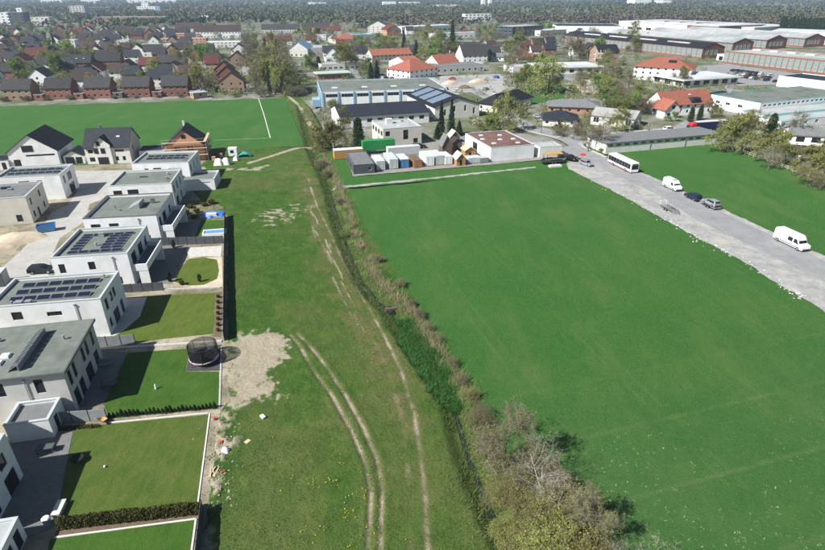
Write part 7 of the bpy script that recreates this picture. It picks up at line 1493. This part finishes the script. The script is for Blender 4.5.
# single trees that can be picked out in the photo
for kind, x, y, h, lab, wd in (
    ('bare_1', 588, 151.5, 12, 'large bare tree on the corner by the long shed', 1.1), ('bare_0', 573, 140, 6, 'smaller bare tree left of the corner tree', 1.2), ('shrubb_0', 560, 136, 3.2, 'brown shrub at the left end of the junction garden', 1.5), ('shrubb_1', 580, 136, 3.2, 'brown shrub in the middle of the junction garden', 1.6), ('shrubb_0', 598, 135, 3.0, 'brown shrub at the right end of the junction garden', 1.6), ('shrubg_0', 602, 152, 2.0, 'low green bush at the foot of the corner tree', 1.8),
    ('bud_0', 548, 93, 19, 'large pale green willow in front of the white flat store', 1.15), ('bud_1', 503, 132, 14, 'light green birch beside the brown-roofed hall', .85), ('leaf_0', 494, 131, 6, 'small green tree left of the birch', 1.0), ('leaf_1', 485, 130.5, 5.5, 'dark green bush tree behind the brown-roofed hall', 1.0),
    ('spruce_0', 441, 136, 12, 'left of two slender spruces beside the cream gabled hall', .9), ('spruce_1', 451, 137, 13, 'right of two slender spruces beside the cream gabled hall', .9), ('conifer_0', 437, 139, 5, 'squat dark conifer at the foot of the two spruces', 1.6), ('conifer_1', 459, 134, 5, 'squat dark conifer right of the two spruces', 1.6),
    ('olive_0', 335, 148, 13, 'large olive-brown tree beside the orange container', 1.1), ('rust_0', 345, 151, 8, 'brown budding tree between the olive tree and the thuja', 1.1), ('bare_2', 326, 132, 9, 'bare tree left of the large olive tree', 1.0), ('thuja_0', 359, 152, 11, 'tall dark green conical thuja behind the hut', .9),
    ('shrubg_1', 330, 108, 4, 'shrub at the left corner of the black-roofed hall', 1.5), ('olive_1', 346, 70, 17, 'round olive-green tree behind the school wing', 1.15), ('conifer_0', 371, 81, 10, 'dark conifer group left edge behind the blue hall', 1.3), ('conifer_1', 377, 80, 11, 'dark conifer behind the blue hall, right of its twin', 1.2), ('thuja_0', 319, 69, 8, 'dark thuja left of the school wing', 1.2), ('leaf_0', 311, 71, 10, 'green tree left of the school wing', 1.0),
    ('leaf_1', 54, 79, 15, 'round bright green tree among the dark red roofs', 1.15), ('leaf_0', 26, 82, 13, 'second round bright green tree nearer the frame edge', 1.05), ('leaf_2', 77, 64, 15, 'third round green tree right of the red roofs', 1.2), ('bud_2', 154, 80, 12, 'yellow-green willow behind the rightmost brick house', 1.2), ('shruby_0', 142, 81, 7, 'pale shrub left of the yellow-green willow', 1.4), ('bud_0', 206, 92, 14, 'yellow-green tree at the right end of the brick row', 1.1), ('bud_1', 199, 84, 11, 'smaller yellow-green tree behind the pinkish shed', 1.1), ('leaf_0', 206, 60, 12, 'green tree left of the pale halls', 1.0),
    ('spruce_0', 452, 48, 24, 'tall dark spruce in the town centre', 1.0), ('conifer_1', 416, 60, 14, 'dark conifer pair left of the inn roof', 1.3), ('conifer_0', 404, 50, 16, 'dark conifer behind the long orange roof', 1.0), ('thuja_0', 489, 62, 9, 'dark thuja beside the steep grey roof', 1.2), ('olive_1', 448, 57, 13, 'olive tree behind the orange half-hipped roof', 1.2), ('olive_0', 440, 56, 12, 'olive tree left of the orange half-hipped roof', 1.2),
    ('leaf_2', 514, 57, 16, 'dark green tree left of the low orange-red roof', 1.2), ('bare_1', 571, 62, 19, 'large bare tree above the white flat store', 1.1), ('rust_1', 578, 59, 17, 'reddish-brown tree left of the brick apartments', 1.0), ('bud_2', 630, 46, 15, 'budding tree in front of the factory glazing', 1.1), ('bare_2', 604, 83, 9, 'bare tree below the brick apartment block', 1.2),
    ('leaf_1', 671, 121, 4, 'green bush at the wall of the orange-roofed house', 1.2), ('thuja_0', 690, 122, 6, 'dark ivy-covered tree at the right corner of the orange-roofed house', 1.0), ('thuja_0', 699, 120, 6, 'second dark ivy tree at the right corner of the orange-roofed house', 1.0), ('olive_0', 711, 117, 7, 'olive bush tree right of the orange-roofed house', 1.1),
    ('bare_0', 628, 89, 10, 'bare tree left of the red hipped apartment house', 1.1), ('bud_0', 676, 86, 11, 'budding tree in front of the red hipped apartment house', 1.0), ('bare_1', 684, 88, 10, 'bare whitish tree in front of the white-roofed hall', .9),
    ('shrubg_0', 630, 107, 7, 'large green shrub left of the orange-roofed house', 1.4), ('shrubb_1', 616, 101, 6, 'brown shrub left of the large green shrub', 1.5), ('shrubb_0', 642, 114, 7, 'brown shrub in front of the large green shrub', 1.4), ('shrubg_1', 650, 103, 7, 'green shrub behind the brown one by the orange-roofed house', 1.3), ('shrubgrey_0', 612, 91, 6, 'grey shrub below the red hipped apartment house', 1.5),
    ('bud_1', 727, 152, 10, 'leftmost yellow-green willow along the pasture edge', 1.1), ('bud_0', 741, 154, 12, 'broad yellow-green willow along the pasture edge', 1.1), ('rust_0', 733, 138, 10, 'brown tree behind the leftmost willow', 1.2), ('rust_1', 746, 141, 11, 'brown tree behind the broad willow', 1.2), ('thuja_0', 767, 143, 10, 'dark thuja behind the pasture willows', 1.0), ('bud_2', 772, 163, 10, 'yellow-green willow right of the dark thuja', 1.1), ('bare_2', 768, 170, 6.5, 'bare shrubby tree in front of the willow by the thuja', 1.2),
    ('bud_0', 801, 176, 9, 'yellow-green tree near the garden houses on the pasture edge', 1.2), ('rust_0', 806, 186, 6, 'brown bush at the pasture edge near the right frame edge', 1.3), ('olive_0', 818, 168, 8, 'olive tree by the right garden house', 1.2), ('bud_1', 829, 183, 9, 'yellow-green tree at the right frame edge beside the pasture', 1.2), ('bare_0', 798, 142, 10, 'bare tree beside the conservatory house', 1.0), ('bare_1', 820, 190, 5, 'small bare bush at the right frame edge of the pasture', 1.2)):
    tree(kind, x, y, h, lab, None, wd)
# tree belt at the end of the sports field
rr_ = random.Random(9); kk = 0
for k in range(48):
    u = rr_.random(); yb = 96 - 44 * u ** 1.2; xb = rr_.uniform(255, 293) - u * 12; kd = rr_.choice(('slim_0', 'slim_1', 'slim_0', 'bare_0', 'bare_1', 'bare_2', 'bud_1'))
    tree(kd, xb, yb, rr_.uniform(13, 19), 'tall %s tree in the belt at the end of the sports field' % ('yellow-green' if kd[0] in 'sb' and 'bare' not in kd else 'bare'), 'trees of the belt, %s' % ('yellow-green' if 'bare' not in kd else 'bare'), .8)
tree('spruce_1', 270, 95, 11, 'dark young spruce at the foot of the tree belt', None, .9); tree('shrubgrey_0', 261, 97, 5, 'pale blossoming shrub at the foot of the tree belt', None, 1.2); tree('shrubgrey_0', 296, 96, 5, 'grey shrub at the right foot of the tree belt', None, 1.4); tree('shrubg_0', 236, 97, 2.5, 'low green bush before the nearest gable-fronted house', None, 2.0)
for k in range(9): tree('shrubb_%d' % (k % 2), 4 + k * 22, 101.5 - k * .55, rr_.uniform(1.5, 2.6), '%s low garden bush from the left along the fence of the brick row' % ORD[k], 'garden bushes of the brick row', 1.6)
# trees spread through the town
zones = [(-20, 215, 31, 92, 'among the houses left of the tree belt', 96), (215, 330, 30, 62, 'above the tree belt', 34), (330, 520, 30, 80, 'in the town centre', 84), (515, 640, 31, 120, 'around the store and the brick apartments', 36), (600, 850, 62, 135, 'between the works and the junction', 16)]
for x0, x1, y0, y1, txt, n_ in zones:
    got = 0
    for k in range(n_ * 12):
        if got >= n_: break
        x, y = rr_.uniform(x0, x1), y0 + (y1 - y0) * rr_.random() ** 1.35; q = P(x, y)
        if hits(q.x, q.y, 3.0): continue
        if y > 100 and 536 < x < 600: continue
        if 58 < y < 98 and 620 < x < 850: continue
        if 98 <= y < 138 and 640 < x < 735: continue
        if 95 <= y < 135 and 735 < x: continue
        if 66 < y < 100 and 436 < x < 505: continue
        kd = rr_.choice(('bare_0', 'bare_1', 'bare_2', 'bud_0', 'bud_1', 'bud_2', 'rust_0', 'rust_1', 'leaf_0', 'leaf_1', 'olive_0', 'bare_1', 'shrubb_0', 'shrubg_0', 'bare_2', 'rust_1', 'bud_1', 'leaf_2', 'leaf_1') + (('conifer_0',) if rr_.random() < .5 else ()))
        nm = {'bare': 'bare brown', 'bud': 'yellow-green', 'rust': 'reddish-brown budding', 'leaf': 'fresh green', 'olive': 'olive-green', 'conifer': 'dark', 'shrubb': 'brown', 'shrubg': 'green'}[kd[:-2]]
        h = (rr_.uniform(8, 14) if y < 70 else rr_.uniform(6, 10)) if 'shrub' not in kd else rr_.uniform(3.5, 6)
        tree(kd, x, y, h, place_label('%s %s' % (nm, 'conifer' if 'conifer' in kd else 'bush' if 'shrub' in kd else 'tree'), q.x, q.y, h / 2), '%s plants %s' % (nm, txt), rr_.uniform(.9, 1.25)); got += 1
for k in range(40): tree('conifer_%d' % (k % 2), 778 + (k % 20) * 3.1 + rr_.uniform(-1, 1), 36.5 + (k % 20) * .14 - (k // 20) * 2.0, rr_.uniform(17, 22), 'tall dark conifer in the dense row behind the works', 'dark conifer row behind the works', 1.1)
# ------------------------------------------------------------------ ditch: near trees and scrub
for kind, x, y, h, lab, wd in (
    ('hibare_0', 503, 468, 9.2, 'bare tree with thin pale trunk on the ditch bank', .95), ('dead_0', 548, 525, 8.5, 'pale dead tree with spreading bare branches', 1.05), ('hibare_1', 590, 545, 7.0, 'bare grey tree at the bottom frame edge', 1.0),
    ('hishrub_1', 488, 452, 2.3, 'brown thicket left of the thin pale trunk', 1.5), ('hishrub_1', 524, 474, 3.4, 'brown thicket right of the thin pale trunk', 1.5), ('hishrub_0', 505, 500, 3.2, 'yellow-green thicket left in front of the pale dead tree', 1.5), ('hishrub_0', 525, 520, 3.8, 'yellow-green bush in front of the pale dead tree', 1.4), ('higreen_0', 575, 540, 5.0, 'yellow-green bush right of the pale dead tree', 1.7), ('hishrub_3', 545, 490, 4.0, 'brown thicket behind the pale dead tree', 1.4), ('higreen_1', 556, 566, 5.0, 'yellow-green bush cut by the bottom frame edge', 1.4), ('higreen_0', 508, 548, 2.8, 'low yellow-green bush left near the bottom frame edge', 1.5), ('dead_1', 612, 585, 6, 'pale dead shrub cut by the bottom frame edge', 1.2), ('hishrub_1', 600, 590, 4.5, 'brown bush right of the cut yellow-green bush', 1.3), ('hishrub_0', 534, 545, 3.4, 'second yellow-green bush near the bottom frame edge', 1.4),
    ('hishrub_1', 478, 424, 2.6, 'brown bush on the ditch bank above the thin pale trunk', 1.4), ('hishrub_1', 462, 384, 1.6, 'brown twiggy bush on the ditch bank beside the lower lush strip', 1.3), ('hishrub_3', 452, 366, 1.8, 'brown twiggy bush beside the middle of the lush strip', 1.3), ('hishrub_1', 437, 343, 1.8, 'brown twiggy bush beside the upper lush strip', 1.3), ('hishrub_3', 429, 331, 1.7, 'brown twiggy bush above the lush strip', 1.2), ('shrubgrey_0', 421, 318, 1.5, 'grey twiggy bush near the ditch pipe', 1.2), ('hishrub_0', 470, 400, 2.0, 'small yellow-green bush on the ditch bank', 1.3), ('shrubgrey_1', 412, 306, 1.3, 'low grey bush on the bank near the ditch pipe', 1.3), ('shrubb_1', 399, 287, 1.6, 'low brown bush on the ditch bank', 1.4), ('shrubg_1', 345, 236, 1.3, 'low green bush in the ditch', 1.8), ('shrubb_0', 378, 262, 1.5, 'low brown bush halfway along the ditch', 1.4), ('shrubgrey_0', 321, 166, 2.2, 'grey scrub in the ditch near the footpath crossing', 1.6), ('shrubb_1', 327, 176, 1.8, 'brown scrub in the ditch near the gravel strip', 1.6), ('shrubgrey_1', 340, 204, 1.6, 'grey scrub on the bank below the gravel strip', 1.6)):
    q = P(x, y); tree(kind, x, y, h, lab, None, wd, z=-.05)
# dry reeds and grass along both banks (nobody could count it)
def mat_tone(name, stops, trans=.2):
    m, n, l, b = nodes_of(name, .85, .15); g = N(n, l); c = g.ramp(g.attr('tone').outputs['Fac'], stops); l.new(c, b.inputs['Base Color'])
    t = n.new('ShaderNodeBsdfTranslucent'); l.new(c, t.inputs['Color']); mx = n.new('ShaderNodeMixShader'); mx.inputs[0].default_value = trans; o = n['Material Output']; l.new(b.outputs[0], mx.inputs[1]); l.new(t.outputs[0], mx.inputs[2]); l.new(mx.outputs[0], o.inputs['Surface']); return m
def blades(name, xy, z, h, wd, tone, m, label, cat, lean=.5, seed=1):
    rg = np.random.default_rng(seed); n_ = len(xy); a = rg.uniform(0, 6.28, n_); s = np.stack([np.cos(a), np.sin(a), np.zeros(n_)], -1) * (np.asarray(wd) * np.ones(n_))[:, None] * .5
    p = np.column_stack([xy, z]); tip = p + np.stack([rg.normal(size=n_) * lean * h, rg.normal(size=n_) * lean * h, h], -1)
    v = np.stack([p - s, p + s, tip + s * .25, tip - s * .25], 1).reshape(-1, 3)
    me = big_mesh(name, v, np.arange(len(v)).reshape(-1, 4), [m], {'tone': ('FLOAT', np.repeat(tone, 4))}); o = sobj(name, me, None, 'stuff'); o['label'] = label; o['category'] = cat; return o
rg = np.random.default_rng(77)
dl = np.concatenate([[0], np.cumsum(np.linalg.norm(np.diff(DITCH, axis=0), axis=1))])
def along(n_, off_mu, off_sd, umin=0.0, umax=1.0, patch=.0):
    s = rg.uniform(umin, umax, n_) * dl[-1]; x = np.interp(s, dl, DITCH[:, 0]); y = np.interp(s, dl, DITCH[:, 1]); x2 = np.interp(s + .5, dl, DITCH[:, 0]); y2 = np.interp(s + .5, dl, DITCH[:, 1])
    t = np.stack([x2 - x, y2 - y], -1); t /= np.linalg.norm(t, axis=1)[:, None] + 1e-9; off = rg.normal(off_mu, off_sd, n_); nrm = np.stack([-t[:, 1], t[:, 0]], -1)   # left of travel towards the camera = field side
    xy = np.stack([x, y], -1) + nrm * off[:, None]
    if patch: keep = fbm(xy[:, 0], xy[:, 1], .35, 91) > patch; xy = xy[keep]
    return xy
REED = mat_tone('dry_reed', [(.0, (.10, .14, .04)), (.25, (.22, .20, .10)), (.5, (.36, .31, .18)), (.85, (.48, .42, .27)), (1.0, (.14, .19, .055))])
WEED = mat_tone('bank_weeds', [(.0, (.045, .09, .02)), (.4, (.075, .135, .032)), (.75, (.125, .165, .05)), (1.0, (.26, .225, .12))])
xy = along(21000, 2.3, .75, .05, 1.0, .46); blades('dry_reeds', xy, meadow_z(xy[:, 0], xy[:, 1]), rg.uniform(.35, 1.15, len(xy)), rg.uniform(.02, .055, len(xy)), rg.uniform(0, 1, len(xy)), REED, 'dry straw-coloured reeds along the ditch bank', 'reeds', .45, 2)
xy2 = along(6500, 2.6, .6, .5, .86, .42); blades('dry_reeds', xy2, meadow_z(xy2[:, 0], xy2[:, 1]), rg.uniform(.4, 1.3, len(xy2)), rg.uniform(.02, .05, len(xy2)), rg.uniform(0, .95, len(xy2)), REED, 'dense pale reeds on the bank beside the lush strip', 'reeds', .4, 12)
xy = along(34000, 0.4, 1.5, .05, 1.0, .36); blades('bank_weeds', xy, meadow_z(xy[:, 0], xy[:, 1]), rg.uniform(.2, .65, len(xy)), rg.uniform(.03, .09, len(xy)), rg.uniform(0, 1, len(xy)), WEED, 'rough green weeds growing in and along the ditch', 'weeds', .5, 3)
# lush strip
n_ = 30000; bx = rg.uniform(LUSH[:, 0].min(), LUSH[:, 0].max(), n_ * 3); by = rg.uniform(LUSH[:, 1].min(), LUSH[:, 1].max(), n_ * 3); k = sdf(bx, by, LUSH) + (fbm(bx, by, .8, 12) - .5) * 2 > 0; xy = np.stack([bx[k], by[k]], -1)[:n_]
LUSHM = mat_tone('lush_leaf', [(.0, (.03, .10, .02)), (.6, (.06, .17, .036)), (1.0, (.10, .21, .055))])
blades('lush_weeds', xy, meadow_z(xy[:, 0], xy[:, 1]), rg.uniform(.3, .85, len(xy)), rg.uniform(.03, .085, len(xy)), rg.uniform(0, 1, len(xy)), LUSHM, 'lush bright green weeds filling the ditch', 'weeds', .55, 4)
# meadow tufts, dandelions, pale clumps on the field
n_ = 190000; yy = 20 + (150 - 20) * rg.random(n_) ** 1.7; i = np.clip(np.searchsorted(Ys, yy), 0, len(Ys) - 1); tt = rg.random(n_); xx = xl[i] + (xr[i] - xl[i]) * tt; jc = np.clip(np.round(tt * (NC - 1)).astype(int), 0, NC - 1)
keep = (dirt[i, jc] + (rg.random(n_) - .5) * .5 < .42) & (fbm(xx, yy, .8, 14) + rg.random(n_) * .25 > .5) & (dch[i, jc] > 1.2); xx, yy, i, jc = xx[keep], yy[keep], i[keep], jc[keep]
tone = np.clip(fbm(xx, yy, .25, 15) * .9 + rg.normal(size=len(xx)) * .14 + .3 * ddry[i, jc] - .26, 0, 1)
GRASS = mat_tone('meadow_tuft', [(.0, (.030, .098, .012)), (.4, (.052, .138, .019)), (.7, (.10, .172, .034)), (1.0, (.24, .21, .10))])
blades('grass_tufts', np.stack([xx, yy], -1), zz[i, jc] - .02, rg.uniform(.04, .14, len(xx)), rg.uniform(.03, .10, len(xx)), tone, GRASS, 'uneven tufts of rough meadow grass', 'grass', .7, 5)
n_ = 1500; bx = rg.uniform(-26, 2, n_ * 3); by = rg.uniform(28, 62, n_ * 3); wgt = np.clip(sdf(bx, by, DAND) / 4 + .7, 0.02, 1) * (fbm(bx, by, .5, 33) > .5); k = rg.random(n_ * 3) < wgt; bx, by = bx[k][:n_], by[k][:n_]; im = inside(bx, by, np.vstack([ML, MR[::-1]])); bx, by = bx[im], by[im]
v, f = quads(np.stack([bx, by, meadow_z(bx, by) + .16], -1), .10, 4.0, 1.0, 8); o = sobj('dandelions', big_mesh('dandelions', v, f, [mat('dandelion_yellow', (.62, .46, .02), (.5, .4, .03), 3, .8)]), None, 'stuff'); o['label'] = 'yellow dandelions sprinkled over the near meadow'; o['category'] = 'flowers'
pts_ = []
for k in range(330):
    x, y = rg.uniform(600, 850), 408 + 150 * rg.random() ** .8
    if fbm(np.array(x * .03), np.array(y * .05), 1.0, 3) > .46: q = P(x, y); pts_.append((q.x, q.y, .1))
pts_ = np.array(pts_); rep = np.repeat(pts_, 4, 0) + rg.normal(size=(len(pts_) * 4, 3)) * np.array([.1, .1, .015]); v, f = quads(rep, .07, 3.0, 1.5, 9)
o = sobj('pale_clumps', big_mesh('pale_clumps', v, f, [mat('bleached_clump', (.20, .26, .12), (.38, .40, .26), 1, .9)]), None, 'stuff'); o['label'] = 'bleached pale clumps scattered over the near field'; o['category'] = 'clumps'
# culvert pipe
q = P(391, 308); t = thing('culvert_pipe', 'dark concrete culvert mouth in the ditch', 'culvert', (q.x, q.y, -.9), R(105)); MB().tube((-1.0, 0, .2), (1.0, 0, .2), .5, .5, 14).build('pipe', RUBBER, t); MB().box(-.2, .2, -1.0, 1.0, .5, .95).build('headwall', WOOD_D, t)

# garden greenery between the houses: hedges and bushes nobody could count
rg = np.random.default_rng(41); cx_, cy_ = [], []
while len(cx_) < 5600:
    x, y = rg.uniform(-40, 860), 20 + 112 * rg.random() ** 1.1
    if y > 96 and x < 470: continue
    if 60 < y < 100 and 370 < x < 505 and rg.random() < .85: continue
    if 62 < y < 100 and 680 < x and rg.random() < .8: continue
    if 100 < y < 137 and 655 < x < 730 and rg.random() < .7: continue
    if y > 100 and x < 600 and x > 470 and rg.random() < .7: continue
    q = P(x, y)
    if hits(q.x, q.y, .8): continue
    if 28 < y < 62 and x > 700 and rg.random() < .8: continue
    if fbm(np.array(q.x), np.array(q.y), .05, 71) < .46: continue
    cx_.append(q.x); cy_.append(q.y)
cx_ = np.array(cx_); cy_ = np.array(cy_); n_ = len(cx_); nq = 40; hh = rg.uniform(.9, 3.6, n_); d = rg.normal(size=(n_, nq, 3)); d /= np.linalg.norm(d, axis=2)[..., None]; r_ = rg.uniform(.3, 1, (n_, nq)) ** .5
c_ = np.stack([cx_[:, None] + d[..., 0] * r_ * (hh * .62)[:, None], cy_[:, None] + d[..., 1] * r_ * (hh * .62)[:, None], hh[:, None] * .5 + d[..., 2] * r_ * (hh * .5)[:, None]], -1)
v, f = quads(c_.reshape(-1, 3), np.repeat(hh * .13 + .05, nq), .5, 1.4, 6)
pal = np.array([(.10, .15, .035), (.15, .19, .05), (.21, .165, .11), (.05, .085, .025), (.18, .20, .06), (.25, .215, .15)]); pk = rg.integers(0, 6, n_); cl = np.repeat(np.repeat(pal[pk], nq, 0) * rg.uniform(.75, 1.25, (n_ * nq, 1)), 4, 0)
m, n, l, b = nodes_of('garden_greenery', .85, .15); g = N(n, l); l.new(g.attr('tint').outputs['Color'], b.inputs['Base Color']); soft_normal(n, l, b)
o = sobj('garden_greenery', big_mesh('garden_greenery', v, f, [m], {'tint': ('FLOAT_COLOR', np.column_stack([cl, np.ones(len(cl))]))}), None, 'stuff'); o['label'] = 'hedges and bushes filling the gardens of the town'; o['category'] = 'greenery'
# ------------------------------------------------------------------ far woods to the horizon, haze
rg = np.random.default_rng(5); CV, CF, CC = [], [], []; base = 0
wx, wy = [], []
for yrow in np.concatenate([np.arange(33, 12, -.8), np.arange(12, 3, -.42), np.arange(3, -5.5, -.3)]):
    q0 = P(412.5, float(yrow)); fwd = q0.y * CP + CAM_H * SP; pxm = FPX / fwd; n_ = int(980 / (10 * pxm) * (1.25 if yrow > 12 else .9)); n_ = min(n_, 1100)
    xs = rg.uniform(-80, 905, n_); ys = yrow + rg.normal(size=n_) * .35
    for x, y in zip(xs, ys):
        if y > 28 + 4 * math.sin(x * .02) or (y > 26 and rg.random() < .45): continue
        q = P(x, max(y, -6.5)); wx.append(q.x); wy.append(q.y)
wx = np.array(wx); wy = np.array(wy)
openm = fbm(wx, wy, .0022, 7); keep = (openm < .62) | (rg.random(len(wx)) < .25); wx, wy = wx[keep], wy[keep]
ok = np.ones(len(wx), bool)
for cx, cy, hw, hd, an in FAR_FOOT():
    u_ = (wx - cx) * math.cos(an) + (wy - cy) * math.sin(an); v_ = -(wx - cx) * math.sin(an) + (wy - cy) * math.cos(an); ok &= ~((np.abs(u_) < hw + 4) & (np.abs(v_) < hd + 4))
wx, wy = wx[ok], wy[ok]
sp = fbm(wx, wy, .004, 17); dist = np.hypot(wx, wy)
PAL = np.array([(.10, .084, .06), (.125, .106, .074), (.092, .088, .045), (.10, .11, .042), (.07, .10, .031), (.026, .042, .02), (.125, .125, .05)]) * 1.15
for lo, hi, nq, sz in ((0, 1500, 44, 2.5), (1500, 3000, 18, 4.0), (3000, 20000, 8, 6.2)):
    k = (dist >= lo) & (dist < hi); x, y, s_ = wx[k], wy[k], sp[k]; n_ = len(x)
    h = rg.uniform(8, 12, n_) * (.75 + .7 * fbm(x, y, .012, 29)); pick = np.clip((s_ * 9 - 1 + rg.normal(size=n_) * .75), 0, 6.99).astype(int); cn = pick == 5
    d = rg.normal(size=(n_, nq, 3)); d /= np.linalg.norm(d, axis=2)[..., None]; r_ = rg.uniform(.35, 1, (n_, nq)) ** .5
    rx = h * rg.uniform(.42, .62, n_) * np.where(cn, .55, 1)
    c_ = np.empty((n_, nq, 3)); c_[..., 0] = x[:, None] + d[..., 0] * r_ * rx[:, None]; c_[..., 1] = y[:, None] + d[..., 1] * r_ * rx[:, None]; c_[..., 2] = h[:, None] * .6 + d[..., 2] * r_ * (h * .36)[:, None]
    cone = np.clip(1.25 - c_[..., 2] / h[:, None], .1, 1)[..., None]; c_[cn, :, :2] = np.stack([x, y], -1)[cn][:, None, :] + (c_[cn, :, :2] - np.stack([x, y], -1)[cn][:, None, :]) * cone[cn]
    v, f = quads(c_.reshape(-1, 3), sz, 1.0, 1.25, 3); colr = np.repeat(np.repeat(PAL[pick], nq, 0) * rg.uniform(.86, 1.14, (n_ * nq, 1)), 4, 0)
    CV.append(v); CF.append(f + base); base += len(v); CC.append(np.column_stack([colr, np.ones(len(colr))]))
m, n, l, b = nodes_of('far_wood', .9, .1); g = N(n, l); l.new(g.attr('tint').outputs['Color'], b.inputs['Base Color']); soft_normal(n, l, b, .82)
o = sobj('far_wood', big_mesh('far_wood', np.vstack(CV), np.vstack(CF), [m], {'tint': ('FLOAT_COLOR', np.vstack(CC))}), None, 'stuff'); o['label'] = 'far brown and green wood stretching to the horizon'; o['category'] = 'wood'
# haze: one closed box of thin even air
hz = MB().box(-9500, 9500, -700, 14500, -4.5, 62).build('haze', None); hz['kind'] = 'stuff'; hz['label'] = 'thin pale blue haze over the whole landscape'; hz['category'] = 'haze'
m = bpy.data.materials.new('haze_air'); m.use_nodes = True; nn_ = m.node_tree.nodes; nn_.clear(); o_ = nn_.new('ShaderNodeOutputMaterial'); pv = nn_.new('ShaderNodeVolumePrincipled')
pv.inputs['Color'].default_value = (.62, .79, 1.0, 1); pv.inputs['Density'].default_value = .00017; pv.inputs['Anisotropy'].default_value = 0.2
m.node_tree.links.new(pv.outputs[0], o_.inputs['Volume']); hz.data.materials.append(m)
